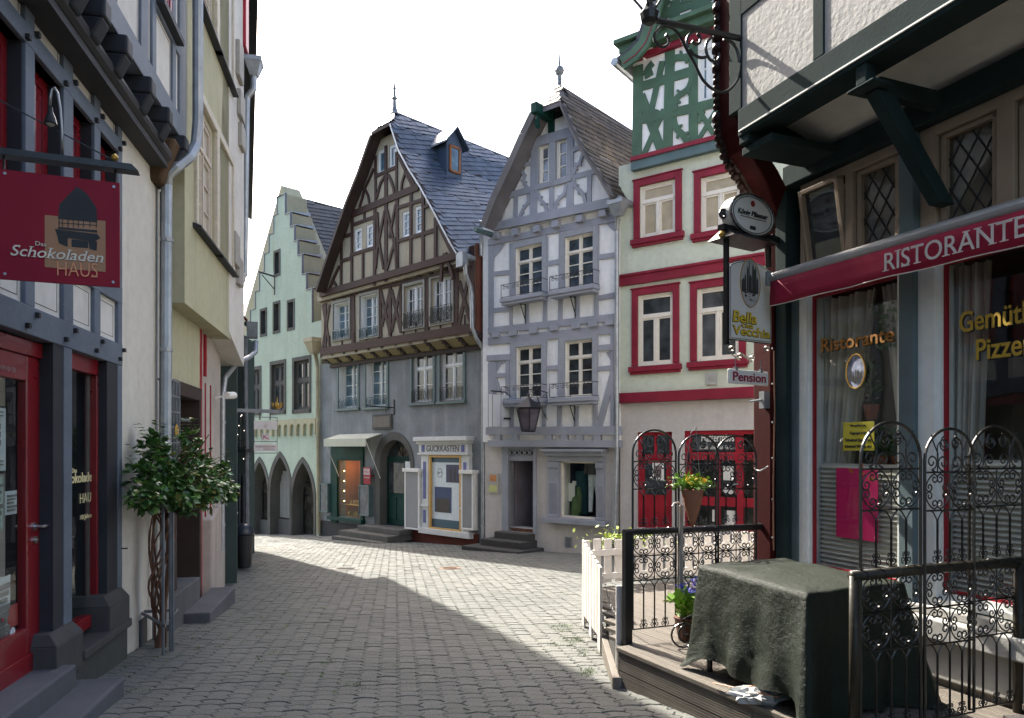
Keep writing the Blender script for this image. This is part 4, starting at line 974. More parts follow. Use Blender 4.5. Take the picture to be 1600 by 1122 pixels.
    g = MB(); g.tube([(0, 0, .93), (0, 0, 1.15), (0, 0, 1.4), (0, 0, 1.48)], [.16, .15, .18, .08], 12); g.tube([(.17, 0, 1.4), (.24, .02, 1.15), (.22, -.05, .92)], [.06, .05, .045], 8); g.tube([(-.17, 0, 1.4), (-.24, .02, 1.15), (-.2, -.08, .95)], [.06, .05, .045], 8); g.build('jumper', M_plain("dark_knit", (.12, .11, .11), .95, 0, .2, 30), mn)
    g = MB(); g.lathe([(.14, -.1), (.14, -.08), (.015, -.06), (.015, .1)], (0, 0, 0), 12); g.build('stand', m_iron, mn)
    c1_ = f.thing('display_garment', 'turquoise garment hanging in the left of the lavender house shop window', 'garment', x0+W*.2, .6, z0+.5)
    g = MB(); g.box(-.17, .17, -.05, .05, -.45, .62); g.tube([(0, 0, .62), (0, 0, .8)], .01, 5); g.build('cloth', M_plain("teal_cloth", (.03, .09, .11), .9), c1_)
    c1_ = f.thing('display_scarf', 'white card and lime scarf at the lower left of that shop window', 'display', x0+W*.16, .35, z0+.02)
    g = MB(); g.box(-.17, 0.02, -.03, -.01, .35, .8); g.box(-.05, .05, -.03, .0, .75, .86); g.build('card', m_white, c1_); g = MB(); g.tube([(.1, 0, .72), (.14, 0, .5), (.12, .02, .1)], [.06, .07, .05], 8); g.tube([(-.02, .05, 0), (.02, .05, .4), (.1, .05, .6)], [.14, .12, .04], 10); g.build('scarf', M_plain("lime_cloth", (.1, .15, .06), .9), c1_)
    # lantern on a curly bracket
    q = f.p(740+605/5, 500+870/5); A = f.thing('wall_lantern', 'grey iron lantern on a curly bracket above the door of the lavender house', 'lantern', q[0]-.02, -.02, q[1])
    g = MB(); g.box(-.02, .02, -.03, 0, 0, 1.25); g.tube([(0, -.02, .95), (0, -.5, 1.0), (0, -.9, .98)], .014, 5); g.tube([(0, -.02, .2), (0, -.3, .5), (0, -.62, 1.0)], .01, 5)
    for (cy, cz, r_) in ((-.2, .8, .12), (-.4, .75, .1), (-.75, .86, .1)):
        g.tube([(0, cy+(y_-0)*1.0, cz+z_) for (y_, _x, z_) in [(p[0], 0, p[2]) for p in scroll(0, 0, r_, 0, 1.4, 16, .15)]], .008, 4)
    br = g.build('bracket', m_iron, A)
    g = MB(); cy = -.85; n = 6
    def ringp(r_, z): return [(r_*math.cos(6.283*k/n+.3), cy+r_*math.sin(6.283*k/n+.3), z) for k in range(n)]
    a_, b_, c_ = ringp(.17, -.02), ringp(.3, .52), ringp(.36, .55); g.raw(b_+c_+[(0, cy, .82)], [(k, (k+1) % n, n+(k+1) % n, n+k) for k in range(n)]+[(n+k, n+(k+1) % n, 2*n) for k in range(n)])
    for k in range(n): g.tube([a_[k], b_[k]], .012, 5)
    g.tube(a_, .014, 5, closed=True); g.tube(b_, .014, 5, closed=True); g.raw(a_, [tuple(range(n))]); g.tube([(0, cy, .8), (0, cy, .98)], .012, 5); g.lathe([(.03, -.03), (.04, 0), (.01, .05)], (0, cy, .85), 8)
    g.build('lantern_cage', M_plain("lantern_grey", (.03, .028, .032), .5, .3), A)
    g = MB(); a2 = ringp(.16, 0); b2 = ringp(.285, .51); g.raw(a2+b2, [(k, (k+1) % n, n+(k+1) % n, n+k) for k in range(n)]); g.build('lantern_panes', M_pane("smoky_pane", (.07, .06, .07), .1), A)
    # white blank lightbox
    q = f.p(740+188/5, 500+835/5, .6); A = f.thing('lightbox_sign', 'blank white box sign with black bracket beside the lavender house corner', 'sign', f.x(777, .5), -.5, q[1])
    g = MB(); g.box(-.0, .12, -.33, .33-.0, 0, .82); g.build('box', M_plain("white_plastic", (.68, .68, .68), .45, 0, .05, 3), A)
    g = MB(); g.tube([(.125, -.33, 0), (.125, -.33, .82), (.125, 0, .82), (.125, 0, 0)], .008, 4, closed=True); g.box(.13, .16, .1, .5, .2, .24); g.box(.13, .16, .1, .5, .6, .64); g.tube([(.06, -.3, .9), (.06, .25, .9), (.14, .36, .78), (.14, .36, 0)], .018, 5); g.tube([(.06, -.2, .9), (.06, -.2, .8)], .012, 5); g.tube([(.06, .15, .9), (.06, .15, .8)], .012, 5); g.build('bracket', m_iron, A)
    # blue cloth on the left balcony & small lamp
    q = t3.rect(318, 378, 617, 645); A = f.thing('blue_flower_box', 'small bright blue box on the lower left balcony of the lavender house', 'box', (q[0]+q[1])/2, -J1-.22, q[2]); g = MB(); g.box(-.11, .11, -.05, .05, 0, .1); g.build('tub', M_plain("bright_blue", (.02, .25, .55), .5), A, bevel=.01)
    q = f.p(820, 639, .25); A = f.thing('floodlight', 'small black floodlight under the lower left balcony of the lavender house', 'lamp', q[0], -.25, q[1]); g = MB(); g.lathe([(.02, -.06), (.09, -.05), (.09, .05), (.02, .06)], (0, 0, 0), 12, axis='x'); g.box(-.02, .02, 0, .15, -.02, .02); g.build('housing', m_iron, A)
    return f
fL = blue_house()

# ================================================================== lime and green house with raspberry trim
def tall_house():
    f = Fac(-1.34, 968, 17.0)
    root = f.thing('tall_town_house', 'tall pale lime house with raspberry window frames and a green timbered top storey', 'house')
    Z3 = zf(950, 0, 3.74); ZA = zf(960, 0, 1600/220)
    xl, xr = f.x(969), f.x(1330)
    zt = f.z(991, 255); zg = f.z(968, 624)
    zt_r = zt
    # lower walls
    dL = f.rect(995, 1050, 675, 826); dS = f.rect(1069, 1215, 672, 830)
    Wn = [f.rect(1001, 1057, 286, 368), f.rect(1096, 1158, 272, 358), f.rect(998, 1053, 459, 570), f.rect(1090, 1156, 448, 562)]
    mb = MB(); wall_mesh(mb, [(xl, -2), (xr, -2), (xr, zg), (xl, zg)], [rectp(*dL), rectp(*dS)], 0, .2, 3); mb.build('ground_wall', m_pinkwall, root)
    mb = MB(); wall_mesh(mb, [(xl-.02, zg), (xr, zg), (xr, zt), (xl-.02, zt)], [rectp(*q) for q in Wn], -.03, .12, 3); mb.build('wall', m_palegreen, root)
    for i, q in enumerate(Wn):
        w = window(root, *q, .0, m_creamwin, m_pane_blind if i < 2 else M_pane("dusk_pane", (.045, .05, .055)), 2, 1, transom=.7, mull=.055, sash=.036, toprows=1, topone=True)
        # one wide light above the transom
        x0, x1, z0, z1 = q; c = MB(); k = .145; y = -.08
        c.box(x0-k, x0, y, .0, z0, z1+k); c.box(x1, x1+k, y, .0, z0, z1+k); c.box(x0, x1, y, .0, z1, z1+k); c.box(x0-k-.06, x1+k+.06, y-.05, 0, z0-.14, z0-.02); c.box(x0-k-.03, x1+k+.03, y-.02, 0, z0-.2, z0-.14); c.box(x0-k-.03, x1+k+.03, y-.02, 0, z1+k, z1+k+.03)
        c.build('surround', m_redtrim, w, bevel=.008)
    mb = MB(); z = f.z(968, 441); mb.box(xl-.03, xr, -.1, 0, z-.12, z+.14); mb.box(xl-.05, xr, -.13, 0, z+.08, z+.14); mb.build('string_course', m_redtrim, root, bevel=.01)
    mb = MB(); mb.box(xl-.03, xr, -.14, 0, zg-.1, zg+.13); mb.build('string_course', m_redtrim, root, bevel=.01)
    q = f.rect(1104, 1122, 582, 602); g = MB(); g.box(q[0], q[1], -.06, -.02, q[2], q[3]); 
    for k in range(6): zz = q[2]+(q[3]-q[2])*(k+.5)/6; g.box(q[0]+.02, q[1]-.02, -.075, -.05, zz-.01, zz+.02)
    g.build('vent', M_plain("vent_white", (.4, .4, .38), .6), root)
    # top storey, slightly jettied timber framing
    J = .12; ztop = f.z(993, 104, J)
    ul, ur = f.x(989, J), f.x(1330, J)
    t = Tr(f, None, Z3, J); tw = t.rect(530, 650, 280, 590)
    mb = MB(); wall_mesh(mb, [(ul, zt-.02), (ur, zt-.02), (ur, ztop+.1), (ul, ztop+.1)], [rectp(*tw)], -J, .12, 3); mb.build('timbered_wall', m_whitewall, root)
    window(root, *tw, -J+.03, m_whitewin, m_pane_b, 2, 3)
    tb = MB(); t.mb = tb
    t.b(178, 385, 170, 940, .24); t.b(365, 300, 350, 900, .22); t.b(500, 260, 500, 850, .2); t.b(205, 505, 500, 415, .2); t.b(200, 700, 490, 635, .2); t.b(480, 640, 640, 600, .2)
    t.b(320, 360, 245, 690, .14, dy=-.005); t.b(195, 560, 320, 900, .2, dy=-.005); t.b(330, 640, 200, 930, .13, dy=-.005); t.b(280, 640, 250, 720, .16, dy=-.004)
    t.b(165, 925, 640, 815, .1, dy=.01)
    for p in (((500, 440), (470, 520), (400, 580), (395, 650)), ((385, 690), (400, 750), (440, 790), (470, 850)), ((500, 260), (470, 330), (400, 340), (390, 345)), ((265, 370), (240, 400), (232, 430), (236, 455))): ccurve(t, p, .13)
    t.b(560, 650, 530, 720, .1); t.b(530, 640, 640, 820, .1, dy=-.006); t.b(640, 640, 530, 820, .1, dy=-.007)
    tb.build('timber_frame', m_greenwood, root, bevel=.006)
    g = MB(); z = f.z(990, 252, J); g.box(ul-.02, ur, -J-.1, 0, z-.02, z+.07); g.build('red_band', m_redtrim, root); g = MB(); g.box(ul-.02, ur, -J-.06, 0, z-.22, z-.02); g.build('grey_band', M_wood("grey_blue_band", (.1, .15, .16)), root)
    # eave cornice and curved gable
    OV = .5; zc = f.z(993, 97, J)
    g = MB(); g.box(ul-.1, ur, -J-.12, 0, zc-.02, zc+.1); cn = g.build('cornice_band', m_redtrim, root)
    g = MB(); g.box(ul-.2, ur, -J-.3, 0, zc+.14, zc+.32); g.box(ul-.28, ur, -J-.42, 0, zc+.32, zc+.42); g.build('cornice', m_greenwood, root, bevel=.01)
    # swept verge: points on plane OV
    pts = [f.p(u, v, OV) for u, v in ((966, 98), (985, 84), (1000, 66), (1008, 45), (1016, 15), (1030, -40), (1052, -110))]
    xm = f.x(1100, OV)
    mir = [(2*xm-a, b) for a, b in pts]
    gw = MB(); ol = [(pts[0][0]+.5, zc+.42)]+[(a+.16, b-.05) for a, b in pts[1:]]+[(a-.16, b-.05) for a, b in mir[::-1][:-1]]+[(mir[0][0]-.5, zc+.42)]
    wall_mesh(gw, ol[::-1], [], -J-.1, 0, .5); gw.build('gable_wall', m_whitewall, root)
    tb = MB(); t = Tr(f, tb, ZA, J+.1)
    t.b(610, 0, 340, 560, .16); t.b(690, 0, 690, 460, .22); t.b(1000, 0, 1000, 330, .22); t.b(480, 200, 1110, -50, .22); t.b(500, 170, 700, 90, .1)
    ccurve(t, ((920, 60), (900, 200), (800, 280), (770, 380)), .14); ccurve(t, ((620, 320), (560, 400), (500, 440), (480, 420)), .12); ccurve(t, ((1050, 20), (1100, 90), (1130, 120)), .12); ccurve(t, ((760, 20), (830, 0), (860, -60)), .12)
    tb.build('gable_timbers', m_greenwood, root, bevel=.006)
    rf = MB(); roof_slabs(rf, pts, -OV-.05, 8, .1); roof_slabs(rf, mir[::-1], -OV-.05, 8, .1); ro = rf.build('roof', m_slate_d, root)
    g = MB(); g.strip([(a+.13, b-.09) for a, b in pts], .3, -OV-.08, -OV); g.build('bargeboard', m_greenwood, ro)
    g = MB(); g.strip([(a+.17, b-.11) for a, b in pts], .022, -OV-.09, -OV-.03); g.build('verge_moulding', m_redtrim, ro)
    g = MB(); ex, ez = pts[0]; g.tube([(ex-.05, -OV-.1, ez), (ex-.05, 4, ez)], .09, 10); g.build('gutter', m_zinc, ro)
    # body behind
    ray_house_back(root, f, xl+.05, xr-.1, ztop, m_palegreen, 8, 2.8)
    # ---- red door and red shop front
    x0, x1, z0, z1 = dL; g = MB(); h = z1-z0; tz = z0+h*.72
    g.box(x0, x0+.09, .06, .12, z0, z1); g.box(x1-.09, x1, .06, .12, z0, z1); g.box(x0, x1, .06, .12, z1-.07, z1); g.box(x0, x1, .055, .12, tz, tz+.1); g.box(x0, x1, .08, .13, z0, tz); g.box((x0+x1)/2-.03, (x0+x1)/2+.03, .06, .12, tz, z1)
    for k in range(4): xx = x0+(x1-x0)*(.2+.2*k); g.box(xx-.012, xx+.012, .072, .08, z0, z0+h*.32)
    d = g.build('red_door', m_red, root, bevel=.005); g = MB(); g.box(x0+.17, x1-.17, .07, .082, z0+h*.35, tz-.1); g.build('door_pane', m_pane_d, d); g = MB(); g.box(x0+.09, x1-.09, .1, .11, tz+.1, z1-.07); g.build('fanlight', m_pane_d, d)
    g = MB(); g.box(x0+.36, x1-.22, .058, .062, z0+h*.5, z0+h*.68, 0); g.box(x0+.40, x1-.28, .054, .058, z0+h*.53, z0+h*.65, 1); g.build('notice', [m_white, M_plain("notice_print", (.2, .13, .12), .5, 0, .8, 22)], d)
    x0, x1, z0, z1 = dS; g = MB(); h = z1-z0; W = x1-x0; tz = z0+h*.70
    for (a, b_) in ((0, .07), (.56, .64), (.35, .39)): g.box(x0+W*a, x0+W*b_, .04, .12, z0, z1 if a != .35 else tz)
    g.box(x0, x1, .035, .12, z1-.09, z1); g.box(x0, x1, .035, .12, tz, tz+.17); g.box(x0, x1, .045, .12, z0+h*.24, z0+h*.33); g.box(x0, x1, .03, .12, z0-.1, z0+.06)
    so = g.build('red_shop_front', m_red, root, bevel=.006); g = MB(); g.poly([(x0, .1, z0), (x1, .1, z0), (x1, .1, z1), (x0, .1, z1)]); g.build('shop_pane', m_glass, so, recalc=False)
    m_dim = M_plain("dim_room", (.05, .05, .045), .8, 0, .6, 2); g = MB(); g.box(x0, x1, 1.2, 1.25, z0, z1); g.box(x0-.05, x0, .2, 1.2, z0, z1); g.box(x1, x1+.05, .2, 1.2, z0, z1); g.box(x0, x1, .2, 1.2, z1, z1+.05); g.box(x0, x1, .12, 1.2, z0-.05, z0); g.build('shop_interior', m_dim, so)
    g = MB(); g.box(x0+W*.075, x0+W*.55, .085, .092, tz+.2, z1-.1); sb = g.build('name_board', m_pane_d, so)
    text('Hattermäus', (z1-tz)*.28, sb, m_white, x0+W*.36, .08, tz+.17+(z1-tz)*.36, W*.36, bold=.01, name='shop_lettering', serif=.015); text('Schmuck - Schwarzwald - Geschenke', (z1-tz)*.13, sb, m_white, x0+W*.36, .08, tz+.17+(z1-tz)*.1, W*.40, name='shop_lettering')
    for (a, b_, c, d_, nm) in ((.42, .53, .5, .64, 'paper'), (.44, .55, .06, .2, 'paper'), (.3, .34, .08, .2, 'paper')):
        g = MB(); g.box(x0+W*a, x0+W*b_, .09, .095, z0+h*c, z0+h*d_); g.build(nm, m_white, so)
    for (a, c) in ((.44, .4), (.5, .39)): g = MB(); g.lathe([(.06, 0), (.06, .006)], (x0+W*a, .088, z0+h*c), 12, axis='y'); g.build('sticker', m_white, so)
    g = MB(); g.tube([(x0+W*.54, -.02, z0+h*.46), (x0+W*.57, -.02, z0+h*.465), (x0+W*.585, .04, z0+h*.465)], .018, 6); g.build('door_handle', m_zinc, so)
    return f
fT = tall_house()

# ================================================================== mint house with stepped gable
def mint_house():
    f = Fac(-.974, 500, 25.8)
    root = f.thing('stepped_gable_house', 'mint green house with stepped gable and three pointed stone arches', 'house')
    k = 1600/240.; Z1, Z2, Z3, Z4 = zf(340, 280, k), zf(340, 440, k), zf(340, 560, k), zf(340, 720, k)
    xl, xr = f.x(383.5), f.x(502)
    lef = [(620, 200), (590, 375), (540, 560), (490, 740), (440, 930), (395, 1110), (345, 1290), (305, 1440)]
    # right steps: the bottoms of the vertical risers in the second zoom
    rs = [(695, 245), (708, 378), (757, 530), (800, 695), (835, 855), (880, 1062), (925, 1230)]
    P = []
    T_ = Tr(f, None, Z1, 0)
    A = [T_.P(*p) for p in lef]; B = [T_.P(*p) for p in rs]
    top = T_.P(690, 158)[1]
    xr_t = T_.P(700, 300)[0]
    left = []
    # symmetric steps from averaged values
    ztops = [top]+[T_.P(600, y)[1] for y in (378, 555, 735, 925, 1105, 1290)]
    xls = [T_.P(x, 500)[0] for x in (622, 588, 540, 490, 440, 395, 345)]
    xrs = [T_.P(x, 500)[0] for x in (704, 757, 800, 835, 880, 925, 985)]
    for i in range(7):
        left.append((xls[i], ztops[i] if i == 0 else ztops[i])); left.append((xls[i], ztops[i+1] if i < 6 else ztops[i]-.8))
    right = []
    for i in range(7):
        zt_ = top if i == 0 else T_.P(700, (378, 530, 695, 855, 1062, 1230)[i-1])[1]
        zn = T_.P(700, (378, 530, 695, 855, 1062, 1230)[i])[1] if i < 6 else zt_-1.2
        right.append((xrs[i], zt_)); right.append((xrs[i], zn))
    zc = left[-1][1]
    outl = [(xl, -2), (xr, -2), (xr, right[-1][1]), right[-1]]+right[::-1][1:]+left+[(xl, zc)]
    tA = Tr(f, None, Z1, 0); tB = Tr(f, None, Z2, 0); tC = Tr(f, None, Z3, 0); tD = Tr(f, None, Z4, 0)
    small = [tA.rect(598, 642, 765, 985), tB.rect(455, 502, 305, 545), tB.rect(590, 640, 232, 512), tB.rect(738, 790, 215, 480)]
    big = [tC.rect(322, 440, 125, 560), tC.rect(565, 695, 60, 545), tC.rect(800, 955, 20, 530)]
    arch = [tD.rect(355, 532, 0, 745), tD.rect(545, 770, -55, 745), tD.rect(775, 1012, 5, 775)]
    holes = [rectp(*q) for q in small+big]+[arch_pts(q[0], q[1], q[2]-.3, q[3], 10, pointed=(q[1]-q[0])*.85) for q in arch]
    mb = MB(); wall_mesh(mb, outl, holes, 0, .3, 0, 0, 1); mb.build('wall', [m_greenwall, m_stone], root)
    for q in small:
        g = MB(); x0, x1, z0, z1 = q; w_ = .1
        for b in ((x0-w_, x0, z0-w_, z1+w_), (x1, x1+w_, z0-w_, z1+w_), (x0, x1, z1, z1+w_), (x0, x1, z0-w_, z0)): g.box(b[0], b[1], -.02, .05, b[2], b[3])
        w = g.build('window', m_stone, root); g = MB(); g.box(x0, x1, .2, .22, z0, z1); g.build('pane', m_pane, w)
    for q in big:
        x0, x1, z0, z1 = q; w = window(root, x0, x1, z0, z1, .1, M_plain("stone_mullion", (.1, .11, .1), .7) if 0 else m_stone, m_pane_d, 2, 1, transom=.6, mull=.14, fw=.05, sash=.05, toprows=1)
        g = MB(); w_ = .14
        for b in ((x0-w_, x0, z0-w_, z1+w_), (x1, x1+w_, z0-w_, z1+w_), (x0, x1, z1, z1+w_), (x0-w_, x1+w_, z0-w_, z0)): g.box(b[0], b[1], -.025, .05, b[2], b[3])
        g.build('surround', m_stone, w)
    for i, q in enumerate(arch):
        g = MB(); pw = (q[1]-q[0])*.85; o_ = arch_pts(q[0]-.14, q[1]+.1, q[2]-.3, q[3]+.16, 10, pointed=pw*1.08); i_ = arch_pts(q[0]+.06, q[1]-.04, q[2]-.3, q[3]-.05, 10, pointed=pw)
        wall_mesh(g, o_, [i_], -.03, .55, .04); a = g.build('arch', m_stone, root)
        g = MB(); g.box(q[0], q[1], .46, .5, q[2]-.3, q[3]); g.build('glazing', M_pane("shop_gloom", (.05, .045, .035), .05), a)
        if i < 2: g = MB(); g.box(q[0], q[1], .3, .6, q[2]-.5, q[2]+.45); g.build('parapet', m_stone, a)
        g = MB(); xm = (q[0]+q[1])/2; 
        for xx in (q[0]+.1, xm, q[1]-.1): g.box(xx-.035, xx+.035, .42, .46, q[2], q[3]-.3)
        for zz in (.52, .7): g.box(q[0]+.05, q[1]-.05, .425, .455, q[2]+(q[3]-q[2])*zz-.03, q[2]+(q[3]-q[2])*zz+.03)
        g.build('glazing_bars', m_iron, a)
        if i == 1: 
            g = MB(); 
            for k in range(12): xx = q[0]+.1+k*.11; g.tube([(xx, .41, q[2]+.5), (xx+.01, .41, q[3]-.6)], .045, 6)
            g.build('curtain', M_plain("pale_curtain", (.3, .29, .27), .9), a)
    # corbel frieze
    g = MB(); zf0 = tC.P(290, 835)[1]; zf1 = tC.P(990, 780)[1]; zf0 = zf1 = (zf0+zf1)/2
    n = 12; W = (xr-.25)-xl; w = W/n
    for k in range(n):
        c = xl+w*(k+.5); o_ = [(c-w/2, zf0), (c+w/2, zf0), (c+w/2, zf0+.6), (c-w/2, zf0+.6)]
        hole = [(c-w*.3, zf0+.0), (c+w*.3, zf0)]+[(c+w*.3*math.cos(a), zf0+.28+w*.3*math.sin(a)) for a in [math.pi*i/8 for i in range(9)]]
        pts = [(c-w/2, zf0), (c-w*.3, zf0)]+[(c-w*.3*math.cos(a), zf0+.28+w*.3*math.sin(a)) for a in [math.pi*i/8 for i in range(9)]]+[(c+w*.3, zf0), (c+w/2, zf0), (c+w/2, zf0+.6), (c-w/2, zf0+.6)]
        g.prism([(a, -.1, b) for a, b in pts], (0, .1, 0))
    g.build('corbel_frieze', m_yellowstone, root)
    # step reveals in ochre stone, thin dark edges, small lead flashings
    g = MB(); ge = MB(); gz = MB()
    n_ = len(outl)
    for i in range(n_):
        a, b = outl[i], outl[(i+1) % n_]; g.poly([(a[0], .001, a[1]), (a[0], .9, a[1]), (b[0], .9, b[1]), (b[0], .001, b[1])])
    g.build('step_reveals', m_yellowstone, root)
    for i in range(7):
        x = xrs[i]; a, b = right[2*i][1], right[2*i+1][1]
        ge.box(x-.0, x+.03, -.03, .05, b, a); ge.box((xrs[i-1] if i else xls[0]), x+.03, -.03, .05, a, a+.035)
        if i:
            x0 = xrs[i-1]; zz = a+.036; gz = MB(); gz.hexa([(x0, .05, zz), (x+.05, .05, zz), (x+.05, .8, zz), (x0, .8, zz)], [(x0, .05, zz+.02), (x+.05, .05, zz+.02), (x+.05, .8, zz+.1), (x0, .8, zz+.1)]); gz.build('step_flashing', m_zinc, root)
        x2 = xls[i]; ge.box(x2-.04, x2+.0, -.03, .9, left[2*i+1][1], left[2*i][1]+.04); ge.box(x2-.05, x2+.35, -.03, .9, left[2*i][1], left[2*i][1]+.04)
    ge.build('step_edges', m_zinc_dark, root)
    # tall roof parapet behind the steps (ochre) and the roof
    apx = f.p(452, 293, -.9); eL = f.p(380, 520, -.9); eR = f.p(500, 455, -.9)
    xmid = apx[0]; hw = xrs[6]-xmid+.5; ze = right[-2][1]-1.0
    g = MB(); g.prism([(xmid-hw, .55, ze), (xmid+hw, .55, ze), (xmid, .55, apx[1])], (0, .8, 0)); g.build('gable_parapet', m_yellowstone, root)
    q = f.p(465, 316, -1.3); zr = q[1]
    g = MB(); roof_slabs(g, [(xmid-hw+.1, ze-.1), (xmid, zr)], 1.35, 13, .12); roof_slabs(g, [(xmid+hw-.1, ze-.1), (xmid, zr)], 1.35, 13, .12); rf = g.build('roof', m_slate_d, root)
    tm = MB(); a = (xmid+hw-.1, ze-.1); d_ = Vector((xmid-a[0], 0, zr-a[1])); n_ = Vector((-d_.z, 0, d_.x)).normalized()*.12; n_ = n_ if n_.z > 0 else -n_
    tiles(tm, (a[0]+n_.x, 1.35, a[1]+n_.z), (0, 1, 0), d_, 11.6, d_.length, .3, .22, tilt=R(8)); tm.tube([(xmid, 1.35, zr+.12), (xmid, 13, zr+.12)], .07, 6); tm.build('roof_slates', m_slate_d, rf, recalc=False)
    ray_house_back(root, f, xl+.05, xr-.05, ze, m_greenwall, 12, .85)
    pp = lambda u, v, o_: (f.p(u, v, o_)[0], -o_, f.p(u, v, o_)[1])
    a = pp(491, 535, .3); downpipe(root, [pp(491, 545, .25), pp(494, 560, .12), pp(496, 575, .1), pp(498, 835, .1)], .07, M_wood("cream_pipe", (.38, .33, .22)), 6, hopper=(a[0], a[1], a[2], .4))
    g = MB(); q = f.p(429, 432); g.box(q[0]-.03, q[0]+.03, -.03, 0, q[1]-.7, q[1]+.2); g.tube([(q[0], 0, q[1]), (q[0]-.15, -.6, q[1]+.12)], .035, 5); g.tube([(q[0], 0, q[1]-.5), (q[0]-.1, -.45, q[1])], .02, 5); g.build('iron_anchor', m_iron, root)
    q = tD.rect(308, 338, 365, 395); g = MB(); g.box(q[0], q[1], -.06, 0, q[2], q[3]); g.build('meter_box', m_iron, root)
    return f
fM = mint_house()

# ================================================================== slate roofed house behind on the left
def back_house():
    f = Fac(-.974, 383, 33.0)
    root = f.thing('back_house', 'dark slate roofed house half hidden behind the stepped gable house', 'house')
    zr = f.z(400, 378); xr = f.x(425); xl = f.x(300)
    g = MB(); g.box(xl, xr, 0, 8, -2, zr-4.5); g.build('wall', m_greystucco, root)
    g = MB(); g.hexa([(xl, -.3, zr-4.6), (xr, -.3, zr-4.6), (xr, 4, zr-.1), (xl, 4, zr-.1)], [(xl, -.3, zr-4.5), (xr, -.3, zr-4.5), (xr, 4, zr), (xl, 4, zr)]); rf = g.build('roof', m_slate_d, root)
    tm = MB(); tiles(tm, (xl, -.3, zr-4.48), (1, 0, 0), (0, 4.3, 4.5), xr-xl, math.hypot(4.3, 4.5), .35, .25, tilt=R(8)); tm.build('roof_slates', m_slate_d, rf, recalc=False)
back_house()
# ================================================================== left row: chocolate shop
m_bluepost = M_wood("blue_grey_timber", (0.13, 0.155, 0.195), wear=(0.26, 0.28, 0.31), amt=0.45, rough=0.6, grain=(3, 3, .4))
m_darkjamb = M_wood("dark_jamb", (0.035, 0.037, 0.043), amt=0.1)
m_creampanel = M_plaster("cream_panel", (0.66, 0.64, 0.6), var=0.07, streak=0.2)
m_creamwall = M_plaster("cream_house_plaster", (0.62, 0.59, 0.53), stain=(0.3, 0.24, 0.19), var=0.1, streak=0.4)
m_basalt = M_plaster("basalt", (0.075, 0.072, 0.07), var=0.18, bscale=120)
m_step = M_plaster("basalt_step", (0.11, 0.112, 0.12), var=0.2, bscale=90)
m_reddoor = M_plain("gloss_red", (0.22, 0.008, 0.014), 0.28, 0, 0.08, 5, coat=0.4)
m_yellowwall = M_plaster("pale_yellow_plaster", (0.43, 0.41, 0.28), stain=(0.2, 0.2, 0.13), var=0.1, streak=0.55)
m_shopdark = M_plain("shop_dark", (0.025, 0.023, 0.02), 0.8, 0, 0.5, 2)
m_paper = M_plain("paper", (0.55, 0.58, 0.58), 0.7, 0, 0.03)
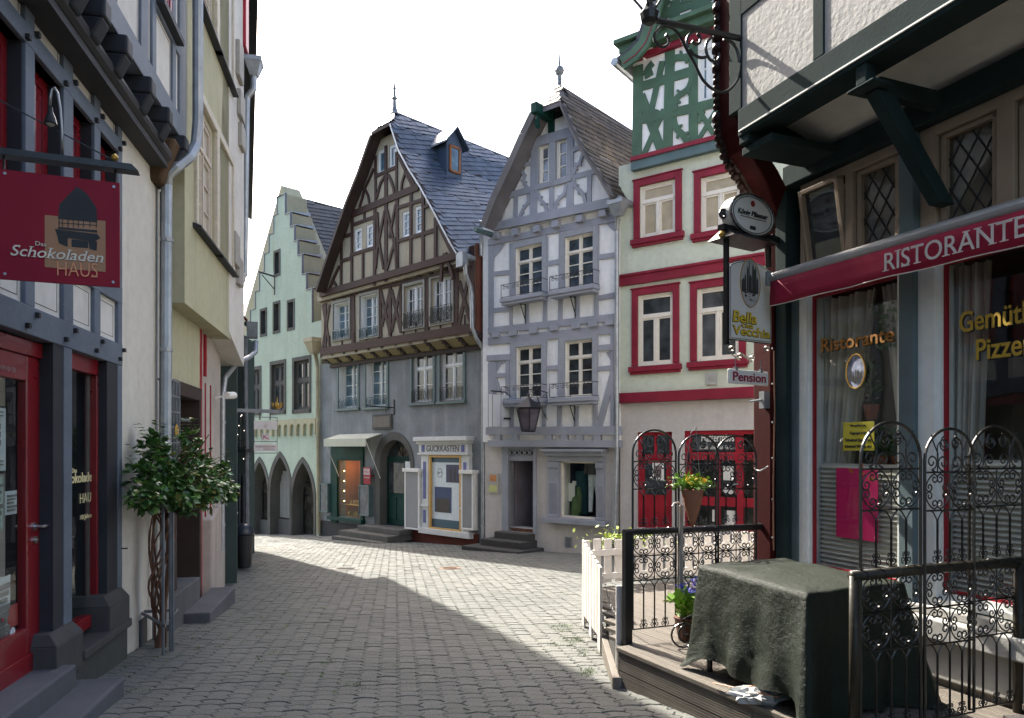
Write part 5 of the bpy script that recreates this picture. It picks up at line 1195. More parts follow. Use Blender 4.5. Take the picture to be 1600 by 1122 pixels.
def choc_house():
    f = Fac(-.196, 190, 6.46, right=1)
    root = f.thing('chocolate_shop_house', 'timbered shop house at left with blue grey posts and red door frames', 'house')
    P = f.p; X = f.x; xe = X(257); xn = X(0)-9.0
    gz0 = f.gz(xn)
    zl = P(113, 551)[1]-.02        # underside of the shop lintel
    def line(u0, v0, u1, v1, off=0):   # height of a horizontal line
        return (P(u0, v0, off)[1]+P(u1, v1, off)[1])/2
    zb0 = line(60, 531, 180, 566); zb1 = line(56, 481, 150, 522)
    zw = line(56, 80, 184, 240); zw2 = line(57, 57, 149, 168)
    zg = P(157, 151)[1]
    D = .07
    # walls: rear sheet behind posts, plaster part to the right
    mb = MB(); mb.box(X(191), xe, 0.0, .5, -2, zg+.3); mb.build('plaster_wall', m_creamwall, root)
    mb = MB(); mb.box(xn, X(191)-.002, .03, .45, zb1-.1, zw-1.2); mb.box(xn, X(191)-.002, .03, .45, zw, zg+.5); mb.box(xn, xe, .5, 8, 4.6, zg+3.5); mb.build('wall', m_creampanel, root)
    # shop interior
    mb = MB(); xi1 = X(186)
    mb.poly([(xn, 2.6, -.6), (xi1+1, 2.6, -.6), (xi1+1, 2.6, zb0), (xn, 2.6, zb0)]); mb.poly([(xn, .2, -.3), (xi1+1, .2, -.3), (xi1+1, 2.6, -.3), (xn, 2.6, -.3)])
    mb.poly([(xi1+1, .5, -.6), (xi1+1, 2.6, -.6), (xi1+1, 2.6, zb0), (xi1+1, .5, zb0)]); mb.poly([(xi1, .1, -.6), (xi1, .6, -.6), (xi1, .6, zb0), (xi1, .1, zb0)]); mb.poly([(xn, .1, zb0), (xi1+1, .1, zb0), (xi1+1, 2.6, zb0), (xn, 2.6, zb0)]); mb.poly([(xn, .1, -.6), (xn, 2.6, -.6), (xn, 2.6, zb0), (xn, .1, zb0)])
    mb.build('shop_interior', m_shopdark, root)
    # posts
    tb = MB(); posts = ((100, 113), (184, 191))
    for a, b in posts: tb.box(X(a), X(b), 0, .25, .2, zb0)
    tb.box(xn, X(191), -.004, .3, zb0, zb1)
    ups = ((-28, -8), (40, 55), (100, 115), (148, 157.5), (185, 191))
    for a, b in ups: tb.box(X(a), X(b), 0, .25, zb1, zg+.4)
    tb.box(xn, X(191), -.003, .25, zw, zw2)
    tb.box(xn, X(191), -.003, .25, zw-1.3, zw-1.15)
    tb.build('timber_frame', m_bluepost, root, bevel=.006)
    for i in range(len(ups)):
        for dz in (zw+.03, zb0+.05):
            for e in (0, 1):
                x = X(ups[i][e]); 
                if i == 0: continue
                g = MB(); g.box(x-.016, x+.016, -.03, .01, dz+e*.09-.016, dz+e*.09+.016); g.build('peg', m_ink, root)
    # painted pinstripes round the panels
    def stripe(x0, x1, z0, z1, y, i=.045):
        g = MB(); t = .004; x0 += i; x1 -= i; z0 += i; z1 -= i
        for b in ((x0, x1, z0, z0+t), (x0, x1, z1-t, z1), (x0, x0+t, z0, z1), (x1-t, x1, z0, z1)): g.box(b[0], b[1], y-.002, y+.002, b[2], b[3])
        g.build('pinstripe', m_ink, root)
    for i in range(1, 5):
        a, b = X(ups[i-1][1]), X(ups[i][0]); stripe(a, b, zb1, zw-1.3, .03); stripe(a, b, zw2, zg+.12-.0, .03, .03)
    # upper red windows
    for i in range(4):
        x0, x1 = X(ups[i][1]), X(ups[i+1][0]); j = MB(); j.box(x1-.015, x1+.001, .02, .2, zw-1.15, zw); j.build('jamb', m_darkjamb, root)
        w = window(root, x0, x1-.015, zw-1.15, zw, .1, m_reddoor, m_pane_d, 2, 2, fw=.075, sash=.06, mull=.05, depth=.07)
    # door and shop window
    y0 = D
    # door (left bay)
    xb = X(84, -D); xs = X(68, -D); z_t = P(75, 541, -D)[1]; z_b = P(60, 1052, -D)[1]
    g = MB(); xdl = xs-1.02; 
    g.box(xs, xb, y0, y0+.1, z_b-.02, z_t); g.box(xdl-.1, xs, y0, y0+.1, z_t-.1, z_t); g.box(xdl-.1, xdl, y0, y0+.1, z_b, z_t-.1)
    dr = g.build('door_frame', m_reddoor, root, bevel=.006)
    g = MB(); g.box(xdl-1.5, xdl-.1, y0, y0+.1, z_b-.3, z_t+.2); g.build('side_panel', m_reddoor, root)
    g = MB(); g.box(X(84), X(100)+.001, .004, .3, .1, zb0); g.box(X(168), X(184)+.001, .004, .3, 0, zb0); g.build('jamb', m_darkjamb, root)
    lz0, lz1 = z_b, z_t-.1; gx1 = X(42, -D-.02); gz1 = P(20, 590, -D)[1]; gz0_ = P(30, 990, -D)[1]; gx0 = xdl+.14
    g = MB(); y1 = y0+.02
    g.box(gx1, xs-.004, y1, y1+.06, lz0, lz1); g.box(xdl+.004, gx0, y1, y1+.06, lz0, lz1); g.box(gx0, gx1, y1, y1+.06, gz1, lz1); g.box(gx0, gx1, y1, y1+.06, lz0, gz0_)
    g.box(xdl+.01, xs-.01, y1-.015, y1, lz0+.02, lz0+.16)
    lf = g.build('door_leaf', m_reddoor, root, bevel=.008)
    g = MB(); g.poly([(gx0, y1+.03, gz0_), (gx1, y1+.03, gz0_), (gx1, y1+.03, gz1), (gx0, y1+.03, gz1)]); g.build('door_pane', m_glass, lf, recalc=False)
    hx, hz = P(61, 822, -D); g = MB(); g.lathe([(.028, -.012), (.028, 0)], (hx-.03, y1, hz), 14, axis='y'); g.tube([(hx-.03, y1, hz), (hx-.03, y1-.05, hz), (hx+.02, y1-.055, hz), (hx+.1, y1-.05, hz-.004)], [.01, .01, .011, .008], 8); g.build('door_handle', M_plain("steel", (.5, .5, .5), .25, 1, .05), lf)
    g = MB(); hz2 = P(62, 843, -D)[1]; g.lathe([(.026, -.014), (.026, 0)], (hx-.02, y1, hz2), 14, axis='y'); g.lathe([(.012, -.02), (.012, 0)], (hx-.02, y1, hz2), 10, axis='y'); g.build('lock', M_plain("steel2", (.45, .43, .38), .3, 1, .05), lf)
    q = P(17, 578, -D+.0); text('C+M+B+20', .035, lf, M_plain("chalk", (.4, .25, .25), .9), q[0]-.02, y1-.003, q[1]-.01, .24, bold=-.005, name='chalk_mark')
    def paper(u0, u1, v0, v1, m=m_paper, yo=.012, nm='paper', par=None):
        x0, z1 = P(u0, v0, -D); x1, z0 = P(u1, v1, -D); g = MB(); g.box(x0, x1, y1+.03+yo-.003, y1+.03+yo, z0, z1); return g.build(nm, m, par or lf)
    m_pg = M_plain("green_paper", (.42, .5, .42), .8, 0, .04); m_pm = M_plain("mirror_grey", (.16, .19, .24), .5); m_print = M_plain("print_grey", (.18, .17, .16), .8)
    pp = paper(-30, 25, 632, 735); 
    fr = paper(-32, 27, 628, 740, m_ink, .018, 'poster_frame')
    for r_ in range(3):
        for c_ in range(2): x0, z1 = P(4+c_*6.2, 662+r_*12.5, -D); x1, z0 = P(9.2+c_*6.2, 671+r_*12.5, -D); g = MB(); g.box(x0, x1, y1+.03, y1+.037, z0, z1); g.build('photo_print', m_print, pp)
    for k in range(4): x0, z1 = P(-10, 642+k*6+(k > 1)*66, -D); x1, z0 = P(20, 643+k*6+(k > 1)*66, -D); g = MB(); g.box(x0, x1, y1+.031, y1+.0375, z0, z1); g.build('text_line', m_print, pp)
    for (a, b, c, d, m, nl) in ((-20, 21, 748, 826, m_pg, 6), (24, 42, 768, 802, m_paper, 5), (-10, 9, 912, 1000, m_paper, 7), (10, 32, 905, 1005, m_paper, 8), (10, 27, 960, 1012, m_paper, 6)):
        pa = paper(a, b, c, d, m)
        for k in range(nl): v = c+(d-c)*(k+1)/(nl+1); x0, z1 = P(a+3, v, -D); x1, z0 = P(b-2-(k % 3)*2, v+1.2, -D); g = MB(); g.box(x0, x1, y1+.031, y1+.0375, z0, z1); g.build('text_line', m_print, pa)
    pa = paper(28, 43, 948, 975, M_plain("red_sticker", (.4, .03, .03), .5), .011, 'sticker')
    for (u, v, r_, m) in ((32, 988, .035, m_paper), (17, 968, .012, M_plain("info_red", (.4, .02, .03), .5))):
        x, z = P(u, v, -D); g = MB(); g.lathe([(r_, -.002), (r_, 0)], (x, y1+.027, z), 16, axis='y'); g.build('sticker', m, lf)
    # window bay
    wx0, wx1 = X(114, -D), X(168, -D); wt = P(140, 560, -D)[1]; wb = P(145, 978, -D)[1]
    g = MB(); fw = .13; g.box(wx0-.1, wx1, y0, y0+.09, wt-.12, wt+.02); g.box(wx0-.1, wx1, y0, y0+.09, wb, wb+.1); g.box(X(152, -D), wx1, y0, y0+.09, wb+.1, wt-.12); g.box(wx0-.1, wx0-.02, y0, y0+.09, wb, wt)
    wo_ = g.build('shop_window', m_reddoor, root, bevel=.006)
    g = MB(); g.poly([(wx0-.1, y0+.05, wb), (wx1-.02, y0+.05, wb), (wx1-.02, y0+.05, wt), (wx0-.1, y0+.05, wt)]); g.build('pane', m_glass, wo_, recalc=False)
    g = MB(); xx = X(148, -D); g.box(xx, xx+.12, y0+.055, y0+.07, wb+.1, wt-.1); g.build('inner_strip', M_plain("grey_strip", (.1, .1, .1), .6), wo_)
    m_gl = M_plain("gilt_letters", (.8, .7, .4), .5, .2, .1)
    def wt_(s, u0, u1, v, h, nm='window_lettering', **k):
        x0, z = P(u0, v, -D-.04); x1 = X(u1, -D-.04); text(s, h, wo_, m_gl, x0, y0+.045, z, x1-x0, align='LEFT', name=nm, **k)
    wt_('Das', 113.5, 121, 739, .035, bold=.01); wt_('Schokoladen', 96, 149, 757, .075, bold=.02); wt_('HAUS', 126, 147, 787, .08, bold=-.01); wt_('10 Jahre', 127, 144, 812, .035, bold=.01)
    # stone bases, sill, plinth, steps
    def base(u0, u1, vt, vm, vb):
        a, b = X(u0, .05), X(u1, .05); zt = P(u1, vt, .05)[1]; zm = P(u1, vm, .05)[1]; zb = P(u1, vb, .05)[1]; g = MB()
        g.box(a, b, -.07, .25, zb, zm); g.hexa([(a, -.07, zm), (b, -.07, zm), (b, .25, zm), (a, .25, zm)], [(a+.04, -.01, zt), (b-.03, -.01, zt), (b-.03, .25, zt), (a+.04, .25, zt)]); return g.build('post_base', m_basalt, root, bevel=.008)
    base(84, 126, 968, 985, 1042); base(168, 199, 915, 930, 969)
    zs = P(195, 968, .05)[1]
    g = MB(); g.box(X(113), X(199, .05), -.09, .3, zs-.07, zs); g.build('sill', m_basalt, root, bevel=.01)
    g = MB(); g.box(X(100), X(198, .04), -.045, .3, -1, zs-.07); g.build('plinth', M_plaster("grey_plinth", (.075, .08, .075), var=.15), root)
    zt1 = P(116, 1040, .155)[1]; zt2 = P(195, 1057, .41)[1]
    g = MB(); g.box(xn, X(120, .155), -.155, .3, -1.2, zt1); g.build('step', m_step, root, bevel=.015)
    g = MB(); g.box(xn, X(195, .41), -.41, -.0, -1.2, zt2); g.build('step', m_step, root, bevel=.018)
    # jetty above
    J = .2; xr = X(286, J); zj0 = (P(144, 0, J)[1]+P(277, 205, J)[1])/2; zj1 = (P(175, 8, J)[1]+P(275, 172, J)[1])/2; zh = zj0+6
    g = MB(); g.box(xn, xr, -J, .4, zj0, zh); g.box(X(191), xr, -.02, .4, zg+.15, zj0); up = g.build('upper_wall', m_creampanel, root)
    tb = MB(); tb.box(xn, xr, -J-.03, -.02, zj0-.02, zj1)
    for a, b in ((176, 178), (216, 227), (234, 240), (266, 271), (277, 287)): tb.box(X(a, J), X(b, J), -J-.025, -J+.02, zj1, zh)
    a, z_ = P(272, 62, J); tb.box(X(238, J), X(279, J), -J-.026, -J, z_-.1, z_+.0); tb.box(xn, X(216, J), -J-.026, -J, z_-.1, z_); tb.build('upper_timbers', m_bluepost, root, bevel=.005)
    w = window(root, X(241, J), X(266, J), z_, z_+1.4, -J-.02, m_reddoor, m_pane_d, 2, 2, fw=.07); g = MB(); g.box(X(239, J), X(272, J), -J-.1, -J+.02, z_-.06, z_); g.build('sill', m_darkjamb, w)
    for a, b in ((178, 216), (227, 234), (240, 266)): stripe(X(a, J), X(b, J), zj1, zj1+1.9 if b != 266 else z_-.1, -J, .03)
    for (u, v) in ((-30, -420), (40, -260), (94, -100), (127, 18), (165, 85), (206, 143), (236, 187), (264, 222)):
        x, z = P(u, v, .12); g = MB(); w_ = .075
        g.box(x-w_, x+w_, -J-.1, .05, zj0-.17, zj0-.02); g.hexa([(x-w_, -J-.02, zj0-.32), (x+w_, -J-.02, zj0-.32), (x+w_, .05, zj0-.32), (x-w_, .05, zj0-.32)], [(x-w_, -J-.09, zj0-.17), (x+w_, -J-.09, zj0-.17), (x+w_, .05, zj0-.17), (x-w_, .05, zj0-.17)]); g.build('beam_head', m_darkjamb, root, bevel=.02)
    g = MB(); zc = P(157, 151, .02)[1]; xg = X(252, .1)
    g.box(xn, xg, -.16, .03, zc-.02, zc+.04); g.tube([(xn, -.13, zc+.11), (xg, -.13, zc+.11)], .075, 12); g.box(xn, xg, -.10, .02, zc+.04, zc+.2); gt = g.build('cornice_moulding', M_wood("smoky_moulding", (.045, .043, .045), amt=.15), root)
    g = MB(); x, z = P(262, 250, .1); g.hexa([(x-.25, -.1, z-.3), (x+.05, -.1, z-.3), (x+.05, .2, z-.3), (x-.25, .2, z-.3)], [(x-.3, -.25, z+.12), (x+.14, -.25, z+.12), (x+.14, .2, z+.12), (x-.3, .2, z+.12)]); g.build('corner_bracket', M_wood("rotten_brown", (.09, .055, .03), amt=.5), root, bevel=.03)
    # body and roof
    g = MB(); g.box(xn, xe, .5, 8, -1, 4.6); g.build('rear_body', m_creamwall, root)
    g = MB(); roof_slabs(g, [(0, 0), (1, 0)], 0, 1) if 0 else None
    g.hexa([(xn, -.4, 8.3), (xe, -.4, 8.3), (xe, 4, 11.6), (xn, 4, 11.6)], [(xn, -.4, 8.42), (xe, -.4, 8.42), (xe, 4, 11.75), (xn, 4, 11.75)]); g.hexa([(xn, 8, 8.3), (xe, 8, 8.3), (xe, 4, 11.6), (xn, 4, 11.6)], [(xn, 8, 8.42), (xe, 8, 8.42), (xe, 4, 11.75), (xn, 4, 11.75)]); g.build('roof', m_slate_d, root)
    g = MB(); x, z = P(190, 857, .0); g.tube([(x, 0, z), (x, -.05, z)], .006, 5); g.build('hook', m_iron, root)
    q = P(214, 0, .0); 
    # small cellar hatch in the plaster wall
    g = MB(); a, z = P(217, 970, 0); b = X(228); g.box(a, b, -.012, .02, -1, z); g.build('cellar_hatch', m_basalt, root)
    # downpipe
    pp = lambda u, v, o_: (P(u, v, o_)[0], -o_, P(u, v, o_)[1])
    downpipe(root, [pp(309, -200, .34), pp(309, 190, .34), pp(306, 226, .33), pp(296, 246, .3), pp(275, 262, .2), pp(262, 274, .12), pp(260.5, 290, .1), pp(258, 975, .09)], .055, m_zinc, 4)
    g = MB(); g.tube([pp(251, 300, .03), pp(250, 760, .03)], .01, 5); g.build('cable', m_zinc_dark, root)
    return f
fC = choc_house()
def choc_sign():
    f = Fac(2.534, 187, 3.68, right=1); zbot = f.z(187, 449)
    A = f.thing('hanging_shop_sign', 'square crimson hanging sign with a drawn gabled house and ochre square', 'sign', 0, 0, 0)
    zt = f.z(187, 286); x0 = -.66; m_cr, nt, b, o = newmat("crimson_enamel")
    v = mapping(nt); c = ramp(nt, noise(nt, v, 2.2, 2), [(0.35, (.24, .008, .03)), (0.65, (.32, .014, .03))]); nt.links.new(c, b.inputs['Base Color']); b.inputs['Roughness'].default_value = .45; b.inputs['Specular IOR Level'].default_value = .15
    mb = MB(); mb.box(x0, 0, 0, .018, zbot, zt); bd = mb.build('board', m_cr, A)
    P = f.p; m_oc = M_plain("ochre_square", (.36, .15, .045), .3, 0, .05)
    a, z1 = P(70, 336); b_, z0 = P(165, 425); mb = MB(); mb.box(a, b_, -.002, .002, z0, z1); mb.build('ochre_square', m_oc, bd)
    # drawn gabled house
    mb = MB(); y = -.004
    def pl(pts): mb.poly([(P(u, v)[0], y, P(u, v)[1]) for u, v in pts])
    pl([(91, 342), (93, 320), (107, 305), (121, 292), (136, 303), (151, 325), (152, 348), (91, 342)][:7]); 
    for u in (92, 97, 106, 114, 122, 130, 140, 150): pl([(u, 342), (u+1.3, 342), (u+1.3, 356), (u, 356)])
    pl([(91, 355), (152, 360), (152, 364), (91, 358)]); pl([(86, 358), (152, 366), (157, 372), (148, 378), (90, 370)]); pl([(90, 370), (106, 371), (106, 386), (92, 380)]); pl([(112, 374), (138, 377), (138, 388), (112, 386)]); pl([(138, 376), (152, 378), (151, 392), (140, 389)])
    pl([(91, 348), (152, 352), (152, 353), (91, 349)]); mb.build('house_drawing', m_ink, bd)
    m_cl = M_plain("cream_lettering", (.75, .68, .56), .5); m_or = M_plain("orange_outline", (.8, .33, .16), .5)
    def tx(s, u0, v0, u1, v1, h, m, **k):
        a = P(u0, v0); b2 = P(u1, v1); text(s, h, bd, m, a[0], -.009 if s == 'Das' else -.006, a[1], b2[0]-a[0], align='LEFT', shear=(b2[1]-a[1])/(b2[0]-a[0])-.0, name='sign_lettering', **k)
    tx('Das', 56, 384, 73, 386, .02, m_cl); tx('Schokoladen', 17, 399, 162, 411, .05, m_cl, italic=.25, serif=.006, bold=.005); 
    tx('HAUS', 90, 431, 153, 434, .07, m_or, serif=.012, bold=-.012)
    for (u, v) in ((8, 271), (178, 292), (177, 441), (8, 428)): x, z = P(u, v); g = MB(); g.lathe([(.007, -.004), (.007, 0)], (x, 0, z), 8, axis='y'); g.build('screw', m_zinc, bd)
    # bar above
    g = MB(); b0 = P(-60, 226); b1 = P(217, 262); zz = f.z(100, 249); g.hexa([(-1.0, -.03, zz-.02), (b1[0], -.03, zz-.02), (b1[0], .05, zz-.02), (-1.0, .05, zz-.02)], [(-1.0, -.03, zz+.01), (b1[0]-.03, -.03, zz+.01), (b1[0]-.03, .05, zz+.01), (-1.0, .05, zz+.01)])
    x, z = P(5, 260); g.tube([(x, .01, z+.05), (x, .01, zt)], .006, 6); x, z = P(180, 260); g.tube([(x, .01, zz+.02), (x, .01, zt)], .008, 6); bar = g.build('bar', m_iron, A)
    g = MB(); x, z = P(179, 245); g.lathe([(.004, -.018), (.014, -.01), (.017, 0), (.014, .01), (.004, .018)], (x, .01, z), 12); g.build('brass_knob', m_gold, bar)
    g = MB(); a = P(-20, 146); b_ = P(178, 250); g.tube([(a[0], .01, a[1]), (b_[0], .01, b_[1])], .0035, 6); g.build('stay_wire', m_iron, bar)
    B = f.thing('gooseneck_lamp', 'small gooseneck lamp curving over the crimson hanging sign', 'lamp', *[P(98, 243)[0], 0, P(98, 243)[1]])
    o0 = Vector((P(98, 243)[0], 0, P(98, 243)[1])); pts = [(98, 243), (97, 210), (94, 170), (90, 145), (85, 137), (81, 140), (79, 150), (78.5, 165)]
    g = MB(); g.tube([Vector((P(u, v)[0], 0, P(u, v)[1]))-o0 for u, v in pts], .006, 8); g.build('neck', M_plain("steel3", (.3, .3, .3), .3, .9), B, smooth=True)
    c = Vector((P(79, 190)[0], 0, P(79, 190)[1]))-o0; g = MB(); g.lathe([(.009, .07), (.012, .045), (.022, .02), (.03, -.01), (.028, -.012), (.01, .0)], (c.x, 0, c.z), 14); g.build('shade', m_iron, B)
    g = MB(); g.lathe([(.02, -.012), (.014, -.02), (.004, -.024)], (c.x, 0, c.z), 10); g.build('bulb', M_plain("bulb", (.4, .36, .3), .2), B)
choc_sign()

# ================================================================== yellow jettied house
def yellow_house():
    f = Fac(-.196, 257, 7.77, right=1); P, X = f.p, f.x; J = .2
    root = f.thing('yellow_plaster_house', 'pale yellow plastered house with a jettied upper floor and dark slate sills', 'house')
    # local plane: same line as the chocolate house
    xl, xr = 0.0, X(360, J); zj = (P(290, 472, J)[1]+P(357, 530, J)[1])/2
    xr0 = X(312)
    o = rectp(X(268), X(311), P(290, 905)[1]-.4, P(290, 600)[1])
    mb = MB(); wall_mesh(mb, [(xl, -2), (xr0, -2), (xr0, zj), (xl, zj)], [o], 0, .35, .33); mb.build('wall', m_yellowwall, root)
    wn = [(306, 335, 185, 365), (339, 361, 240, 416), (313, 342, -230, 42), (342, 366, -150, 130)]; H = []
    for (a, b, c, d) in wn: H.append((X(a, J), X(b, J), P((a+b)/2, d, J)[1], P((a+b)/2, c, J)[1]))
    z1 = (H[0][2]+H[1][2])/2; z1t = z1+1.5; z2 = (H[2][2]+H[3][2])/2
    H = [(H[0][0], H[0][1], z1, z1t), (H[1][0], H[1][1], z1, z1t), (H[2][0], H[2][1], z2, z2+1.6), (H[3][0], H[3][1], z2, z2+1.6)]
    H[2] = (H[0][0], H[0][1], z2, z2+1.6); H[3] = (H[1][0], H[1][1], z2, z2+1.6)
    zh = z2+3.0
    mb = MB(); wall_mesh(mb, [(xl, zj), (xr, zj), (xr, zh), (xl, zh)], [rectp(*q) for q in H], -J, .1, 3); mb.build('upper_wall', m_yellowwall, root)
    for q in H:
        x0, x1, a, b = q; w = window(root, x0, x1, a, b, -J+.03, M_plain("old_cream_frame", (.5, .44, .37), .6, 0, .12, 20), M_plain("pale_blind", (.45, .4, .35), .5, 0, .1, 3), 2, 3, transom=.7, fw=.07)
        c = MB(); k = .11; c.box(x0-k, x0, -J-.04, -J+.01, a, b+k); c.box(x1, x1+k*.6, -J-.04, -J+.01, a, b+k); c.box(x0, x1, -J-.04, -J+.01, b, b+k); c.build('surround', M_plain("old_cream_case", (.5, .45, .37), .7, 0, .12, 20), w, bevel=.008)
        c = MB(); c.hexa([(x0-k-.05, -J-.09, a-.06), (x1+k, -J-.09, a-.06), (x1+k, -J+.02, a-.06), (x0-k-.05, -J+.02, a-.06)], [(x0-k-.05, -J-.09, a-.035), (x1+k, -J-.09, a-.035), (x1+k, -J+.02, a), (x0-k-.05, -J+.02, a)]); c.build('sill', m_darkjamb, w)
    # entrance
    x0, x1, z0, z1_ = o[0][0], o[1][0], o[0][1], o[2][1]
    g = MB(); m_db = M_wood("dark_brown_door", (.05, .035, .03), amt=.2)
    g.box(x0, x0+.12, -.03, .3, z0, z1_); g.box(x1-.08, x1, -.03, .3, z0, z1_); g.box(x0, x1, -.035, .3, z1_-.16, z1_); zt = P(290, 700)[1]; g.box(x0, x1, .1, .3, zt-.08, zt+.02); fr = g.build('door_frame', m_db, root, bevel=.01)
    g = MB(); g.box(x0+.12, x1-.08, .34, .38, z0, zt); g.box((x0+x1)/2-.02, (x0+x1)/2+.02, .3, .34, z0, zt); g.box(x0+.18, (x0+x1)/2-.08, .32, .34, z0+.5, z0+1.0); g.build('door', m_db, fr); g = MB(); g.box(x0+.12, x1-.08, .2, .24, zt, z1_-.16); g.build('fanlight', M_pane("pale_fan", (.2, .22, .23), .2), fr)
    g = MB(); g.box((x0+x1)/2-.03, (x0+x1)/2+.03, .15, .2, zt, z1_-.16); g.build('glazing_bar', m_db, fr)
    g = MB(); gy = -.12; ga, gb = X(266, .12), X(280, .12); gt_, gb_ = P(272, 595, .12)[1], P(272, 790, .12)[1]
    for k in range(4): xx = ga+(gb-ga)*k/3; g.tube([(xx, gy, gb_), (xx, gy, gt_)], .012, 5)
    for k in range(9): zz = gb_+(gt_-gb_)*k/8; g.tube([(ga, gy, zz), (gb, gy, zz)], .01, 5)
    g.tube([(ga, gy, gb_), (ga, 0, gb_)], .012, 5); g.tube([(ga, gy, gt_), (ga, 0, gt_)], .012, 5); g.tube([(gb, gy, P(280, 655, .12)[1]), (gb+.5, gy, P(280, 655, .12)[1])], .02, 6); gr = g.build('window_grille', m_zinc_dark, root)
    g = MB(); c = ((ga+gb)/2, gy-.02, (gt_*.6+gb_*.4)); g.lathe([(.05, -.01), (.07, 0), (.05, .01)], c, 12, axis='y'); g.build('gilt_emblem', m_gold, gr)
    g = MB(); s0, z = P(275, 930, .1); g.box(X(272, .1), X(313, .1), -.1, .34, -2, z); g.build('step', m_step, root, bevel=.012)
    zz = P(325, 961, .38)[1]; g = MB(); g.box(.39, 1.97, -.38, -.08, -2, zz); g.build('step', m_step, root, bevel=.015)
    g = MB(); g.box(xl, xr, 1, 7, -1.5, zh); g.build('rear_body', m_yellowwall, root)
    g = MB(); g.hexa([(xl, -.5, zh), (xr, -.5, zh), (xr, 4, zh+3), (xl, 4, zh+3)], [(xl, -.5, zh+.12), (xr, -.5, zh+.12), (xr, 4, zh+3.14), (xl, 4, zh+3.14)]); g.hexa([(xl, 8, zh), (xr, 8, zh), (xr, 4, zh+3), (xl, 4, zh+3)], [(xl, 8, zh+.12), (xr, 8, zh+.12), (xr, 4, zh+3.14), (xl, 4, zh+3.14)]); g.build('roof', m_slate_d, root)
    # pale parapet beside the steps
    A0, A1 = Vector((-4.03, 9.9)), Vector((-4.52, 11.6)); d = (A1-A0).normalized(); g0 = ground(*A0)
    w = thing('stair_parapet', 'pale weathered low wall beside the slate steps on the left', 'wall', (A0.x, A0.y, g0), math.atan2(d.y, d.x))
    L = (A1-A0).length; za, zb = W3(332, 811, 9.9).z-g0, W3(352, 776, 11.6).z-g0; g = MB()
    g.hexa([(0, 0, -1), (L, 0, -1), (L, .22, -1), (0, .22, -1)], [(0, 0, za), (L, 0, zb), (L, .22, zb), (0, .22, za)]); g.build('wall', M_plaster("rose_weathered", (.44, .38, .34), stain=(.25, .18, .14), streak=.6), w, bevel=.03)
    return f
fY = yellow_house()

# ================================================================== red timbered house further on
def red_house():
    f = Fac(-.196, 312, 9.45, right=1); P, X = f.p, f.x
    root = f.thing('red_timbered_house', 'white plastered house with red timbers and sagging upper floor beyond the yellow house', 'house')
    xl, xr = 0, X(351); J = .22; xr1 = X(381, J)
    zj = P(365, 535, J)[1]; zh = 12.5
    g = MB(); g.box(X(314), xr, .06, 5, -2, zj+.2); g.build('wall', M_plaster("rosy_boards", (.44, .39, .35)), root)
    g = MB()
    g.box(X(312), X(316), -.0, .33, -1, zj+.1)
    for a, b in ((325, 327),): g.box(X(a), X(b), .03, .07, P(330, 590)[1], zj+.3)
    for a in (319, 327, 335): g.box(X(a), X(a)+.02, .045, .07, -1, P(330, 600)[1])
    g.build('red_timbers', m_red, root)
    g = MB(); ys = X(358, J); zl = zj
    # upper storey with sagging white plaster, corner further right
    g.hexa([(X(358, J), -J, zl+.1), (xr1, -J, zl-.25), (xr1, 3, zl-.25), (X(358, J), 3, zl+.1)], [(X(358, J), -J, zh), (xr1, -J, zh), (xr1, 3, zh), (X(358, J), 3, zh)]); g.build('upper_wall', M_plaster("white_old_plaster", (.6, .57, .53), streak=.3), root)
    # shutters
    for (u0, u1, v0, v1) in ((368, 375, 60, 135), (370, 377, 137, 195), (372, 378, 190, 240), (362, 369, 360, 420), (368, 374, 400, 450)):
        a, b = X(u0, J), X(u1, J); za, zb = P(u0, v0, J)[1], P(u1, v1, J)[1]; s = MB(); s.box(a, b, -J-.06, -J, min(za, zb), max(za, zb)); s.build('shutter', M_plain("grey_shutter", (.3, .28, .25), .7), root, bevel=.01)
    g = MB(); q = P(397, 0, .5); g.box(X(381, J)-.4, xr1+.15, -J-.35, 3, P(388, 92, .45)[1], P(388, 92, .45)[1]+.3) if 0 else None
    pp = lambda u, v, o_: (P(u, v, o_)[0], -o_, P(u, v, o_)[1])
    # red eaves board, hopper and pipe hanging from the upper corner
    Yp = 11.7; lw = lambda u, v, Y=Yp: tuple(f.local(*W3(u, v, Y)))
    a = lw(387, 88); g = MB(); g.box(a[0]-.3, a[0]+.0, a[1]-.02, a[1]+.16, a[2], a[2]+3.2); e = g.build('eaves_board', m_red, root, bevel=.02)
    h_ = lw(397, 100); downpipe(root, [lw(397, 118), lw(396, 140), lw(386, 152), lw(385, 170), lw(382, 425), lw(374, 450)], .05, m_zinc, 3, hopper=(h_[0], h_[1], h_[2], .2))
    g = MB(); g.box(xl, xr1-.1, 3, 7, -1.5, zh-1); g.build('rear_body', m_creamwall, root)
    g = MB(); g.hexa([(xl, -.5, zh), (xr1, -.5, zh), (xr1, 4, zh+3), (xl, 4, zh+3)], [(xl, -.5, zh+.12), (xr1, -.5, zh+.12), (xr1, 4, zh+3.14), (xl, 4, zh+3.14)]); g.build('roof', m_slate_d, root)
    downpipe(root, [lw(400, 533, 12.5), lw(399, 550, 12.4), lw(390, 558, 12.2), lw(370, 567, 11.6), lw(352, 590, 11.2), lw(348, 620, 11.1), lw(347, 860, 11.1)], .04, m_zinc, 3)
    cm = f.thing('security_camera', 'small white camera on the downpipe of the red timbered house', 'camera', X(354, .15), -.15, P(354, 618, .15)[1])
    g = MB(); g.tube([(0, 0, 0), (.25, -.06, .02)], .05, 8); g.tube([(0, .15, -.04), (.02, 0, 0)], .015, 5); g.build('housing', m_white, cm)
    return f
fR_ = red_house()

